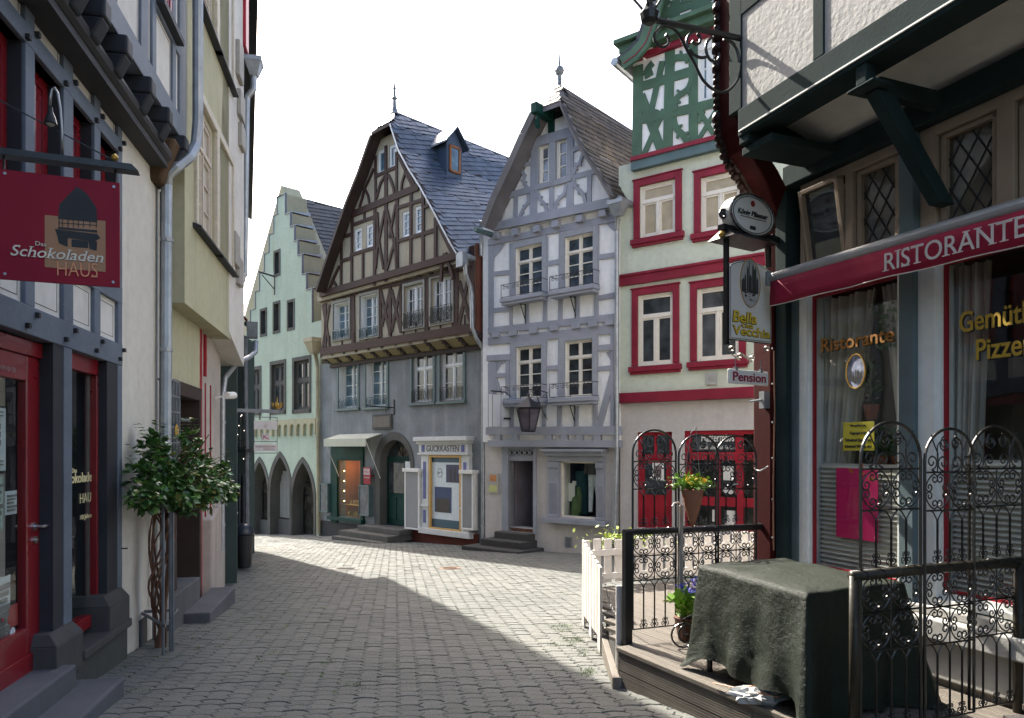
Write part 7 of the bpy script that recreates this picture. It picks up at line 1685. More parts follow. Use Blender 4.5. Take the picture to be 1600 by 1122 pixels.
    # oval picture sticker
    c = P(1331, 580); g = MB(); g.poly([(c[0]+.085*math.cos(a), .038, c[1]+.125*math.sin(a)) for a in [6.283*k/28 for k in range(28)]]); ov = g.build('oval_sticker', M_plain("oval_bluegrey", (.35, .38, .5), .5, 0, .6, 20), o1)
    g = MB(); g.tube([(c[0]+.085*math.cos(a), .036, c[1]+.125*math.sin(a)) for a in [6.283*k/28 for k in range(28)]], .006, 5, closed=True); g.build('oval_rim', m_gold, ov)
    g = MB(); rnd = random.Random(2)
    for k in range(9): x = c[0]-.06+k*.014; h_ = .05+rnd.uniform(0, .05); g.poly([(x, .035, c[1]-.09+abs(k-4)*.008), (x+.012, .035, c[1]-.09+abs(k-4)*.008), (x+.012, .035, c[1]-.09+h_), (x+.006, .035, c[1]-.07+h_), (x, .035, c[1]-.09+h_)])
    g.build('oval_drawing', m_ink, ov)
    # yellow notice and pink poster in the window
    (a, zt_), (b, zb_) = P(1308, 660), P(1356, 704); yt = thing  # notice
    nb = f.thing('yellow_notice', 'yellow printed notice in the left restaurant window', 'notice', (a+b)/2, .062, zb_); h_ = zt_-zb_; g = MB(); g.box(-(b-a)/2, (b-a)/2, -.003, 0, 0, h_); g.build('paper', M_plain("notice_yellow", (.9, .74, .05), .7, 0, .03), nb)
    for s_, z_, hh, ww in (('Wir empfehlen heute', .84, .07, .5), ('Tagesgericht', .57, .09, .55), ('Schnitzel Jäger Art', .32, .1, .82), ('Schnitzel Wiener Art', .1, .1, .86)): text(s_, h_*hh, nb, m_ink, 0, -.006, h_*z_, (b-a)*ww, bold=.01)
    (a, zt_), (b, zb_) = P(1297, 731), P(1362, 848); nb = f.thing('pink_poster', 'plain hot pink poster with faint orange leaves in the left restaurant window', 'poster', (a+b)/2, .062, zb_); h_ = zt_-zb_; w_ = b-a
    m_pk, nt, bb, oo = newmat("hot_pink"); v = mapping(nt); cc = ramp(nt, noise(nt, v, 2, 3), [(.3, (.7, .004, .14)), (.7, (.8, .008, .18))]); nt.links.new(cc, bb.inputs['Base Color']); bb.inputs['Roughness'].default_value = .6; bb.inputs['Emission Color'].default_value = (0, 0, 0, 1)
    g = MB(); g.box(-w_/2, w_/2, -.002, 0, 0, h_); pk = g.build('sheet', m_pk, nb)
    g = MB()
    for (lx, lz, an) in ((.05, .9, .3), (-.05, .93, 2.6), (.25, .86, .1), (.1, .96, 1.2)):
        cx, cz = lx*w_, lz*h_; l = .07; g.poly([(cx, -.004, cz), (cx+l*.5*math.cos(an+.4), -.004, cz+l*.5*math.sin(an+.4)), (cx+l*math.cos(an), -.004, cz+l*math.sin(an)), (cx+l*.5*math.cos(an-.4), -.004, cz+l*.5*math.sin(an-.4))])
    g.build('leaf_print', M_plain("leaf_orange", (.6, .14, .02), .6), pk)
    # potted plants on the sill behind the window
    def pot(u, v, label, h=.25, seed=1, lab='potted_plant', spread=.12, long=False, col=(.05, .13, .03)):
        x, z = P(u, v); q = f.thing('potted_plant', label, 'plant', x, .2, z); g = MB(); g.lathe([(.04, 0), (.06, .09), (.065, .11), (.05, .11), (.045, .09)], (0, 0, 0), 12); g.build('pot', M_plain("terracotta", (.28, .09, .04), .8, 0, .15), q)
        g = MB(); rr = random.Random(seed)
        for k in range(90):
            d = Vector((rr.gauss(0, 1), rr.gauss(0, .7), abs(rr.gauss(.8, .7)) if not long else rr.gauss(-.2, 1))).normalized(); c = Vector((0, 0, .12 if not long else .0))+Vector((d.x*spread, d.y*spread*.6, d.z*h))*rr.uniform(.2, 1); s = rr.uniform(.02, .045); sd = Vector((rr.gauss(0, 1), rr.gauss(0, 1), rr.gauss(0, 1))).normalized(); g.raw([c, c+(d+sd*.4)*s, c+d*s*2, c+(d-sd*.4)*s], [(0, 1, 2, 3)])
        g.build('leaves', M_plain("pot_green", col, .5, 0, .4, 9), q)
    pot(1346, 737, 'potted plant right of the yellow notice in the restaurant window', .2, 3)
    pot(1374, 737, 'potted plant behind the leftmost iron arch in the restaurant window', .16, 4)
    pot(1330, 655, 'tall plant above the yellow notice in the restaurant window', .3, 5, spread=.05)
    x, z = P(1362, 490); hp = f.thing('hanging_plant', 'trailing green plant hanging at the top of the left restaurant window', 'plant', x, .2, z); g = MB(); rr = random.Random(8)
    for k in range(260):
        t = rr.uniform(0, 1); c = Vector((rr.gauss(0, .07*(1-.4*t)), rr.gauss(0, .04), .12-.34*t)); d = Vector((rr.gauss(0, 1), rr.gauss(0, 1), rr.gauss(-.6, 1))).normalized(); s = .03; sd = d.orthogonal().normalized(); g.raw([c, c+(d+sd*.5)*s, c+d*s*1.8, c+(d-sd*.5)*s], [(0, 1, 2, 3)])
    g.build('leaves', M_plain("trail_green", (.06, .15, .04), .5, 0, .4, 9), hp); g = MB(); g.lathe([(.05, -.02), (.07, .06), (.06, .06)], (0, 0, .03), 10); g.build('pot', m_white, hp)
    # awning cassette with valance
    (a0, z0), z1 = P(1212, 433, .24), P(1600, 320, .24)[1]; zz = (z0+z1)/2 if abs(z0-z1) < .3 else z0
    AW = f.thing('awning', 'wine red awning valance lettered RISTORANTE under a pale metal tube', 'awning', X(1205, .24), -.24, z0); Lw = jr-X(1205, .24)-.4; slope = (z1-z0)/(X(1600, .24)-a0)
    g = MB(); g.tube([(0, 0, 0), (Lw, 0, Lw*slope)], .043, 14); g.box(-.01, .015, -.05, .1, -.06, .05); g.build('tube', M_plain("awning_grey", (.36, .37, .38), .35, .3, .06), AW, smooth=False)
    n = 60; V = []; hv = .19
    for i in range(n+1):
        x = .03+(Lw-.03)*i/n; sg = .006*math.sin(i*.9)+.004*math.sin(i*.37)
        for k, t in enumerate((0, .33, .66, 1)): V.append((x, -.03+sg*t*2-.01*t, -.035+x*slope-hv*t))
    g = MB(); g.raw(V, [(4*i+k, 4*i+4+k, 4*i+5+k, 4*i+1+k) for i in range(n) for k in range(3)]); va = g.build('valance', m_wine, AW, smooth=True, recalc=False); va.modifiers.new('s', 'SOLIDIFY').thickness = .004
    g = MB(); g.tube([(.03+(Lw-.03)*i/n, -.04+(.006*math.sin(i*.9)+.004*math.sin(i*.37))*2, -.035-hv+(.03+(Lw-.03)*i/n)*slope) for i in range(n+1)], .005, 5); g.build('piping', m_white, va)
    xa = X(1386, .28)-X(1205, .24); xb = X(1608, .28)-X(1205, .24)
    text('RISTORANTE', .115, va, M_plain("valance_white", (.6, .57, .55), .8), xa, -.062, -.035-hv+.038+xa*slope, xb-xa, align='LEFT', serif=.016, shear=slope, name='awning_lettering')
    g = MB(); y = .24; g.box(.02, .08, 0, y, -.05, .02); g.box(Lw*.5, Lw*.5+.06, 0, y, -.05+Lw*.5*slope, .02+Lw*.5*slope); g.build('holder', m_zinc, AW)
    return root
restaurant()

# carved ox-blood corner post that sweeps outwards under the jetty
def corner_post():
    m_oxred.node_tree.nodes['Principled BSDF'].inputs['Specular IOR Level'].default_value = .12
    f = FR; P, X = f.p, f.x; J = .72
    A = f.thing('carved_corner_post', 'carved ox-blood corner timber that curves out under the jetty, fairy cable on it', 'post', X(1207), 0, 0); ox = X(1207)
    g = MB(); x0, x1 = X(1191)-ox, X(1221)-ox
    g.box(x0, x1, -.10, .18, -1.5, P(1207, 430)[1]); sh = g.build('lower_shaft', m_oxred, A, bevel=.02)
    # sweep: centres by pixel at growing offsets
    pts = [(1207, 440, .0), (1203, 380, .05), (1197, 335, .1), (1185, 300, .25), (1168, 268, .45), (1148, 238, .62), (1136, 200, .7), (1133, 140, .74), (1134, 60, .74), (1135, -60, .74), (1135, -400, .74)]
    V = []; w = .2
    for (u, v, o_) in pts:
        x, z = P(u, v, o_); x -= ox; V += [(x-w*.5, -o_+.02, z), (x+w*.5, -o_+.02, z), (x+w*.5, -o_+.22, z), (x-w*.5, -o_+.22, z)]
    n = len(pts); g = MB(); g.raw(V, [(4*i+k, 4*i+(k+1) % 4, 4*i+4+(k+1) % 4, 4*i+4+k) for i in range(n-1) for k in range(4)]+[(0, 1, 2, 3), tuple(4*n-4+k for k in (3, 2, 1, 0))]); g.build('curved_shaft', m_oxred, A, bevel=.012)
    # carved rope edge
    g = MB(); C = []
    for i in range(3, n-1):
        (u0, v0, o0), (u1, v1, o1) = pts[i], pts[i+1]
        m = max(2, int(math.dist((u0, v0), (u1, v1))/9))
        for k in range(m):
            t = k/m; x, z = P(u0+(u1-u0)*t, v0+(v1-v0)*t, o0+(o1-o0)*t); C.append((x-ox-w*.5-.01, -(o0+(o1-o0)*t)+.04, z))
    rnd = random.Random(4); m_c = M_wood("carved_brown", (.025, .01, .008), wear=(.09, .06, .05), amt=.4, rough=.45)
    for i, c in enumerate(C):
        if i > 75: break
        if rnd.random() < .12: continue
        r_ = rnd.uniform(.022, .055); g.tube([(c[0]-.012+rnd.uniform(-.008, .008), c[1]-.04, c[2]-.045), (c[0]-.02, c[1]-.01, c[2]), (c[0]-.008, c[1]+.03, c[2]+.045)], [r_*.7, r_, r_*.5], 6)
    g.tube([(c[0]-.0, c[1]+.01, c[2]) for c in C[:75]], [rnd.uniform(.026, .04) for c in C[:75]], 8); g.build('rope_carving', m_c, A, smooth=True)
    g = MB(); a = [P(1210, v, .12) for v in (548, 640, 760, 860)]; g.tube([(p[0]-ox+.01*math.sin(i*2), -.125, p[1]) for i, p in enumerate(a)], .006, 5); cb = g.build('cable', M_plain("cable_copper", (.3, .16, .1), .4), A)
    for v in (545, 600, 660, 716, 780, 840):
        p = P(1210, v, .12); g = MB(); g.lathe([(.003, -.009), (.008, 0), (.003, .009)], (p[0]-ox, -.14, p[1]), 8); g.build('clip', m_zinc, cb)
    g = MB(); p = P(1196, 625, .12); g.box(p[0]-ox-.03, p[0]-ox+.03, -.16, -.1, p[1]-.07, p[1]+.07); g.tube([(p[0]-ox, -.16, p[1]), (p[0]-ox-.07, -.22, p[1]-.01)], .012, 6); g.build('socket', m_zinc, A)
    g = MB(); p = P(1195, 732, .12); g.tube([(p[0]-ox+.03, -.11, p[1]+.02)]+[(p[0]-ox-.02-.06*math.sin(a), -.15, p[1]-.02*math.cos(a)) for a in (0, .5, 1, 1.5, 2)], .007, 6); g.build('hook', m_white, A)
corner_post()

def bracket_lantern():
    f = FR; P = f.p; J = .76
    x0, z0 = P(1158, 60, .72)
    A = f.thing('bracket_lantern', 'black wrought iron lantern on a long scrolled arm from the restaurant corner', 'lantern', x0, -.72, z0)
    Fb = Fac(1/.396, 1158, f.world(x0, -.72, 0).y, right=1)     # plane perpendicular to the facade through the arm
    O = f.world(x0, -.72, z0)
    def Q(u, v): x, z = Fb.p(u, v); w = Fb.world(x, 0, z); q = f.local(*w); return Vector((q.x-x0, q.y+.72, q.z-z0))
    def curve(px, r, **k):
        pts = []; n = len(px)
        P_ = [Vector((*p, 0)) for p in px]; P_ = [P_[0]]+P_+[P_[-1]]
        for i in range(1, len(P_)-2):
            for s_ in range(5):
                t = s_/5; a, b, c, d = P_[i-1:i+3]; v = .5*((2*b)+(c-a)*t+(2*a-5*b+4*c-d)*t*t+(3*b-a-3*c+d)*t**3); pts.append(Q(v.x, v.y))
        pts.append(Q(*px[-1])); return pts
    z = lambda x, y: (960+x/7.27, y/7.27)
    g = MB(); g.tube([Q(*z(340, 200)), Q(*z(1450, 440))], .021, 6)
    for c in (((1430, 450), (1440, 700), (1400, 900), (1270, 1040), (1130, 1020), (1000, 900), (900, 700), (820, 560), (740, 400), (640, 310), (540, 300), (470, 370), (455, 450), (510, 520), (570, 530), (620, 480), (610, 420), (580, 390)),
              ((860, 560), (900, 620), (980, 655), (1040, 650)), ((1000, 360), (960, 350), (880, 370), (825, 440), (830, 540)), ((940, 380), (975, 430), (965, 490), (920, 500), (880, 470)),
              ((1110, 420), (1050, 480), (1040, 570), (1080, 670), (1150, 700), (1190, 650), (1180, 600)), ((1240, 440), (1330, 480), (1390, 560), (1420, 700))):
        g.tube(curve([z(*p) for p in c], 1), .011, 6)
    g.build('arm', m_iron, A)
    c = Q(*z(400, 190)); g = MB(); g.lathe([(.03, -.05), (.06, -.03), (.07, .02), (.05, .05), (.03, .09)], tuple(c), 10)
    s = .24; top = []
    for k in range(4):
        a = math.pi/4+k*math.pi/2; p0 = c+Vector((.04*math.cos(a), .04*math.sin(a), .05)); p1 = c+Vector((.12*math.cos(a), .12*math.sin(a), .16)); p2 = c+Vector((s*math.cos(a), s*math.sin(a), .24)); p3 = c+Vector((s*1.25*math.cos(a), s*1.25*math.sin(a), .85)); g.tube([p0, p1, p2, p3], .01, 5); top.append(p3)
        q = math.pi/4+(k+1)*math.pi/2; g.tube([p2, c+Vector((s*math.cos(q), s*math.sin(q), .24))], .009, 5)
    g.tube(top, .012, 5, closed=True); apx = c+Vector((0, 0, 1.15)); g.raw(top+[apx], [(k, (k+1) % 4, 4) for k in range(4)]); g.build('lantern_cage', m_iron, A)
    g = MB(); b = [c+Vector((s*.96*math.cos(math.pi/4+k*math.pi/2), s*.96*math.sin(math.pi/4+k*math.pi/2), .25)) for k in range(4)]; t = [p*.99+c*.01 for p in top]; g.raw(b+t, [(k, (k+1) % 4, 4+(k+1) % 4, 4+k) for k in range(4)]); g.build('lantern_panes', M_glass("lantern_clear", (.85, .93, .92)), A)
bracket_lantern()

# ================================================================== restaurant signs
def signs():
    f = Fac(1.54, 1170, 5.82, right=1); P = f.p; x_ = lambda u: P(u, 500)[0]
    A = f.thing('restaurant_sign', 'white board sign with city drawing reading Bella Citta Vecchia under a black canopy', 'sign', 0, 0, 0)
    m_sw = M_plain("sign_white", (.8, .78, .72), .45, 0, .03); m_yl = M_plain("sign_yellow", (.8, .56, .03), .5)
    x0, x1 = x_(1138), x_(1203); zb = f.z(1170, 533); zt = f.z(1170, 412); c = (x0+x1)/2
    n = 12; hw = (x1-x0)/2
    arc = [(c+hw*math.cos(a), zt-.045+.045*math.sin(a)/1*1.0+.02*abs(math.sin(a))) for a in [math.pi*k/n for k in range(n+1)]]
    arc = [(x1, zt-.05), (x1-.02, zt-.03)]+[(c+(hw-.02)*(1-2*k/8), zt-.03+.05*(1-(1-2*k/8)**2)) for k in range(1, 8)]+[(x0+.02, zt-.03), (x0, zt-.05)]
    ol = [(x0+.01, zb), (x1-.01, zb), (x1, zb+.01)]+arc+[(x0, zb+.01)]
    g = MB(); g.prism([(a, -.012, b) for a, b in ol], (0, .03, 0)); bd = g.build('board', m_sw, A)
    g = MB(); k = .93; cx, cz = c, (zb+zt)/2; g.tube([(cx+(a-cx)*.96, -.014, cz+(b-cz)*.975) for a, b in ol], .0022, 4, closed=True); g.tube([(a, .002, b) for a, b in ol], .008, 5, closed=True); g.build('rim', m_ink, bd)
    ec = (x_(1170), f.z(1170, 443)); ra, rb = .118, .19; E = [(ec[0]+ra*math.cos(a), -.015, ec[1]+rb*math.sin(a)) for a in [6.283*k/30 for k in range(30)]]
    g = MB(); g.poly(E[::-1]); g.build('oval', M_plain("oval_sky", (.48, .48, .46), .5, 0, .12, 30), bd); g = MB(); g.tube(E, .004, 5, closed=True); g.build('oval_rim', m_gold, bd)
    g = MB(); y = -.018; rnd = random.Random(9)
    for (dx, h0, h1, w) in ((-.06, -.06, .02, .03), (-.045, -.06, .05, .014), (-.025, -.06, .1, .014), (-.012, -.06, .14, .008), (.0, -.06, .05, .02), (.02, -.06, .12, .014), (.03, -.06, .09, .012), (.042, -.06, .105, .014), (.058, -.06, .04, .016)):
        dx *= 1.4; w *= 1.4; h0 *= 1.3; h1 *= 1.25; x, z = ec[0]+dx, ec[1]; g.poly([(x-w/2, y, z+h0), (x+w/2, y, z+h0), (x+w/2, y, z+h1-.02), (x, y, z+h1+.01), (x-w/2, y, z+h1-.02)])
    for k in range(26): x = ec[0]+rnd.uniform(-.075, .075); z = ec[1]-rnd.uniform(.06, .14); s_ = rnd.uniform(.005, .018); g.poly([(x-s_, y, z-s_*.4), (x+s_, y, z-s_*.4), (x+s_*.7, y, z+s_*.6), (x-s_*.7, y, z+s_*.6)])
    g.build('city_drawing', M_plain("sepia_grey", (.06, .06, .055), .6, 0, .3, 60), bd)
    for (s, u0, u1, v, h) in (('Bella', 1142, 1180, 505, .085), ('Città', 1156, 1174, 513, .03), ('Vecchia', 1142, 1201, 526, .07)):
        a, b = x_(u0), x_(u1); z = f.z((u0+u1)/2, v)
        text(s, h, bd, m_ink, a, -.0145, z, b-a, align='LEFT', bold=.03, name='lettering_outline', italic=.1 if s == 'Bella' else 0); text(s, h, bd, m_yl, a+.004, -.019, z+.002, (b-a)*.97, align='LEFT', bold=.01, name='sign_lettering', italic=.1 if s == 'Bella' else 0)
    # frame, canopy
    za = f.z(1170, 376)
    g = MB(); g.box(x0-.035, x0-.012, -.02, .02, zb-.05, za); g.build('hanger', m_iron, A); g = MB(); g.box(x1+.0-.03, x1-.008, -.018, .018, zt, za); g.build('hanger', m_iron, A)
    g = MB(); xa, xb = x_(1126), x_(1222)+.1; g.box(xa, xb, -.03, .03, za+.03, za+.075); g.hexa([(xa, -.13, za-.03), (x_(1196), -.13, za-.03), (x_(1196), .13, za-.03), (xa, .13, za-.03)], [(xa+.04, -.02, za+.05), (x_(1196), -.02, za+.05), (x_(1196), .02, za+.05), (xa+.04, .02, za+.05)]); g.build('canopy', m_iron, A)
    g = MB(); p = (x_(1128), 0, f.z(1128, 366)); g.lathe([(.003, -.03), (.02, -.022), (.03, 0), (.02, .022), (.003, .03)], p, 12); g.build('knob', m_gold, A)
    # ribbon scrolls below
    m_rb = M_plain("ribbon_steel", (.35, .33, .31), .22, .9, .2)
    g = MB()
    for (u, v, r_) in ((1143, 545, .028), (1198, 545, .028), (1156, 556, .026), (1175, 560, .026)):
        p = (x_(u), 0, f.z(u, v)); pts = scroll(p[0], p[2], r_, 0, 1.1, 14, .5, 0)
        for a, b in zip(pts[:-1], pts[1:]): g.poly([(a[0], -.012, a[2]), (b[0], -.012, b[2]), (b[0], .012, b[2]), (a[0], .012, a[2])])
    for (a, b) in (((1143, 553), (1156, 563)), ((1156, 550), (1175, 566)), ((1175, 552), (1198, 553))):
        pa, pb = (x_(a[0]), f.z(*a)), (x_(b[0]), f.z(*b)); g.poly([(pa[0], -.012, pa[1]), (pb[0], -.012, pb[1]), (pb[0], .012, pb[1]), (pa[0], .012, pa[1])])
    sc_ = g.build('scrollwork', m_rb, A, recalc=False)
    B = f.thing('pension_sign', 'small white sign lettered Pension in crimson below the restaurant sign', 'sign', x_(1169), 0, f.z(1169, 601)); h = f.z(1169, 579)-f.z(1169, 601); w = x_(1199)-x_(1138)
    g = MB(); g.box(-w/2, w/2, -.012, .012, 0, h); bd2 = g.build('board', m_sw, B, bevel=.006); text('Pension', h*.62, bd2, M_plain("sign_crimson", (.3, .01, .04), .5), 0, -.016, h*.2, w*.84, bold=.012, name='sign_lettering')
    for s_ in (-.32, .32): g = MB(); g.tube([(w*s_, 0, h), (w*s_, 0, h+.09)], .004, 5); g.box(w*s_-.012, w*s_+.012, -.014, .014, h-.01, h+.02); g.build('hanger', m_zinc, B)
    # beer sign
    f2 = f; cx, cz = x_(1168), f.z(1168, 339); C = f.thing('beer_sign', 'oval white beer sign with red seal above the black sign canopy', 'sign', cx, 0, cz); rx = (x_(1204)-x_(1132))/2*.96; rz = (f.z(1168, 307)-f.z(1168, 371))/2
    N = 40; E = [(rx*math.cos(a), rz*math.sin(a)) for a in [6.2832*k/N for k in range(N)]]; g = MB(); g.prism([(a, -.05, b) for a, b in E], (0, .1, 0)); bd3 = g.build('light_box', M_plain("beer_white", (.78, .77, .73), .3, 0, .03), C, bevel=.008)
    for (k, r_, m) in ((.98, .010, M_plain("chrome_rim", (.4, .4, .4), .2, 1)), (.86, .003, m_ink)): g = MB(); g.tube([(a*k, -.052, b*k) for a, b in E], r_, 5, closed=True); g.build('rim', m, bd3)
    text('König Pilsener', .04, bd3, m_ink, 0, -.054, -.01, rx*1.35, bold=.015, italic=.25, name='sign_lettering'); g = MB(); g.box(-rx*.55, rx*.6, -.053, -.051, -.028, -.023); g.lathe([(.016, -.002), (.016, 0)], (-.02, -.051, -rz*.62), 10, axis='y'); g.lathe([(.016, -.002), (.016, 0)], (.0, -.052, -rz*.62), 10, axis='y'); g.lathe([(.016, -.002), (.016, 0)], (.02, -.051, -rz*.62), 10, axis='y'); g.build('sign_marks', m_ink, bd3)
    g = MB(); g.lathe([(.024, -.003), (.024, 0)], (0, -.051, rz*.55), 14, axis='y'); g.build('red_seal', M_plain("seal_red", (.3, .02, .02), .5), bd3)
    g = MB(); g.tube(scroll(-rx-.02, -.03, .045, 0, 1.5, 16, .2), .012, 6); g.tube(scroll(rx+.05, -rz*.8, .04, 0, 1.5, 16, .2), .01, 6); g.build('scroll', m_iron, C)
signs()
# ================================================================== terrace
from mathutils import noise as mnoise
ZD = ZC-1.49
FD = Fac(-.503, 965, 5.53, right=-1, z0=ZD)        # front edge of the deck
m_deck, nt, b, o = newmat("deck_board")
v = mapping(nt, (2, 30, 2)); gi = nd(nt, 'ShaderNodeNewGeometry')
c = ramp(nt, gi.outputs['Random Per Island'], [(0, (.11, .092, .074)), (.5, (.165, .14, .112)), (1, (.215, .185, .15))])
c = mix(nt, .5, c, ramp(nt, noise(nt, v, 2.5, 6, .65), [(.3, (.08, .068, .056)), (.7, (.25, .22, .18))]))
nt.links.new(c, b.inputs['Base Color']); b.inputs['Roughness'].default_value = .7
bump(nt, b, noise(nt, v, 3, 5), .3, .004)
def deck():
    f = FD
    A = f.thing('terrace_deck', 'raised weathered timber deck with ribbed boards in front of the restaurant', 'deck')
    g = MB(); w, gap = .142, .007; y = .0; k = 0
    ribs = 7
    while y < 2.45:
        x0, x1 = -(.02 if k < 1 else .04), 4.4
        if y > .03: x0 = onpoly(f, [(.80, 5.53), (.86, 6.7), (.84, 7.93), (2.9, 8.74)], y+.05)
        cuts = [x0, x0+1.7+random.uniform(-.3, .3)+(0 if k % 2 else .8), x1]
        for a, b_ in zip(cuts[:-1], cuts[1:]):
            g.box(a, b_-.004, y, y+w-gap, -.028, -.003)
            for r_ in range(ribs): yy = y+(w-gap)*(r_+.15)/ribs; g.box(a, b_-.004, yy, yy+(w-gap)/ribs*.68, -.003, .0)
        y += w; k += 1
    g.build('deck_boards', m_deck, A)
    g = MB()
    for j in (0, 1):
        z1 = -.03-j*.142; z0 = z1-.137
        for a, b_ in ((-.01, 1.35+.2*j), (1.36+.2*j, 4.4)):
            g.box(a, b_, .012, .03, z0, z1)
            for r_ in range(8): zz = z0+.137*(r_+.15)/8; g.box(a, b_, .007, .012, zz, zz+.011)
    g.build('fascia_boards', m_deck, A)
    g = MB(); L_ = [f.local(a, b_, 0) for a, b_ in ((.80, 5.53), (.88, 6.9), (.95, 6.9), (.87, 5.53))]; g.hexa([(l.x, l.y, -.6) for l in L_], [(l.x, l.y, -.03) for l in L_]); g.build('deck_frame', m_darkstone, A)
    # low step board in the gateway
    g = MB(); p = [(.745, 5.45), (.83, 7.1), (.88, 7.1), (.80, 5.45)]; q = [(.80, 5.5), (.88, 7.0), (1.05, 7.0), (.95, 5.5)]
    def slab(pts, z0, z1):
        L = [f.local(x, y, 0) for x, y in pts]; g.hexa([(l.x, l.y, z0) for l in L], [(l.x, l.y, z1) for l in L])
    slab(p, -.6, -.2); g.build('kerb_board', m_deck, A, bevel=.005); g = MB(); slab(q, -.5, -.215); g.build('gateway_step', M_plaster("step_concrete", (.3, .28, .26), var=.15), A)
deck()

def curl_arc(cx, cz, a, b, q, n=9, k=.30):
    """quarter of an ellipse with both ends curled inwards; q: quadrant signs"""
    sx, sz = q; pts = []; r = min(a, b)*k
    def sp(px, pz, ang, sg):     # small spiral starting tangentially
        o_ = []; 
        for i in range(11):
            t = i/10; rr = r*(1-.72*t); o_.append((ang+sg*t*7.2, rr))
        return o_
    body = [(a*math.cos(t), b*math.sin(t)) for t in [R(14)+R(62)*i/n for i in range(n+1)]]
    # end near the horizontal axis curls towards the centre
    e0 = body[0]; c0 = (e0[0]-r, e0[1]); s0 = [(c0[0]+rr*math.cos(an), c0[1]+rr*math.sin(an)) for an, rr in sp(0, 0, 0, -1)]
    e1 = body[-1]; c1 = (e1[0], e1[1]-r); s1 = [(c1[0]+rr*math.cos(an), c1[1]+rr*math.sin(an)) for an, rr in sp(0, 0, R(90), 1)]
    pts = s0[::-1]+body[1:-1]+s1
    return [(cx+sx*x, 0, cz+sz*z) for x, z in pts]
def iron_panel(par, x0, w, z0, zr, zt, mat, name='panel', lower=True, top=None):
    """one arched wrought iron panel: lower field z0..zr, upper field zr..zt"""
    r1, r2 = .0085, .0048
    g = MB(); x1 = x0+w; xm = (x0+x1)/2
    def hl(z, r=r2*1.1): g.tube([(x0, 0, z), (x1, 0, z)], r, 4)
    def field(za, zb):      # two cells of four curled arcs
        hl(za); hl(zb); g.tube([(xm, 0, za), (xm, 0, zb)], r2, 4)
        for c in (x0+w*.25, x0+w*.75):
            for q in ((1, 1), (-1, 1), (1, -1), (-1, -1)): g.tube(curl_arc(c, (za+zb)/2, w*.235, (zb-za)*.47, q), r2, 4)
    def bars(za, zb, foot=True):
        n = 4
        for k in range(1, n): x = x0+w*k/n; g.tube([(x, 0, za), (x, 0, zb-.055)], .0062, 5)
        for k in range(1, n):
            x = x0+w*k/n
            for s_ in (-1, 1): g.tube([(x, 0, zb-.07), (x+s_*.006, 0, zb-.045), (x+s_*w/n*.3, 0, zb-.012), (x+s_*w/n*.5, 0, zb)], r2, 4)
            if foot:
                for s_ in (-1, 1): g.tube(scroll(x+s_*.018, za+.028, .018, R(-90), 1.0, 9, .3, 0, s_), .004, 4); g.tube(scroll(x+s_*.014, za+.06, .012, R(-90), 1.0, 7, .3, 0, s_), .0035, 4)
    h = zr-z0
    if lower:
        bars(z0, z0+h*.50); field(z0+h*.50, z0+h*.75); field(z0+h*.75, z0+h*.995); hl(z0)
    H = zt-zr
    bars(zr+.035, zr+H*.42); za, zb = zr+H*.42, zr+H*.69; field(za, zb)
    # arch
    top = zt-w/2*.92
    g.tube([(x0, 0, z0), (x0, 0, top)]+[(xm-w/2*math.cos(a), 0, top+w/2*.92*math.sin(a)) for a in [math.pi*k/16 for k in range(1, 16)]]+[(x1, 0, top), (x1, 0, z0)], r1, 6)
    for s_ in (-1, 1):
        X = lambda f_: xm+s_*w*f_
        g.tube(scroll(X(.36), zb+.055, .042, R(-90), 1.3, 14, .25, 0, -s_), r2, 4); g.tube(scroll(X(.13), zb+.05, .045, R(-90), 1.3, 14, .25, 0, s_), r2, 4)
        g.tube([(X(.36), 0, zb+.013), (X(.25), 0, zb), (X(.24), 0, zb+.1), (X(.33), 0, zb+.16), (X(.37), 0, zb+.2)], r2, 4)
        g.tube(scroll(X(.12), zb+.15, .04, R(0), 1.3, 14, .25, 0, s_), r2, 4); g.tube(scroll(X(.1), zt-.075, .035, R(90), 1.2, 12, .25, 0, -s_), r2, 4)
        g.tube([(X(.25), 0, zb), (X(.25), 0, zb+.14), (X(.2), 0, zt-.07)], r2*.9, 4)
    return g.build(name, mat, par, smooth=False)
m_iron_b = M_plain("black_iron", (.012, .012, .013), .32, .2, .2, 20, .6)
m_iron_r = M_plain("dark_patina_iron", (.03, .027, .022), .36, .4, .3, 20, .6)
m_pipe = M_wood("patina_pipe", (.03, .026, .018), wear=(.1, .075, .035), amt=.4, rough=.4)
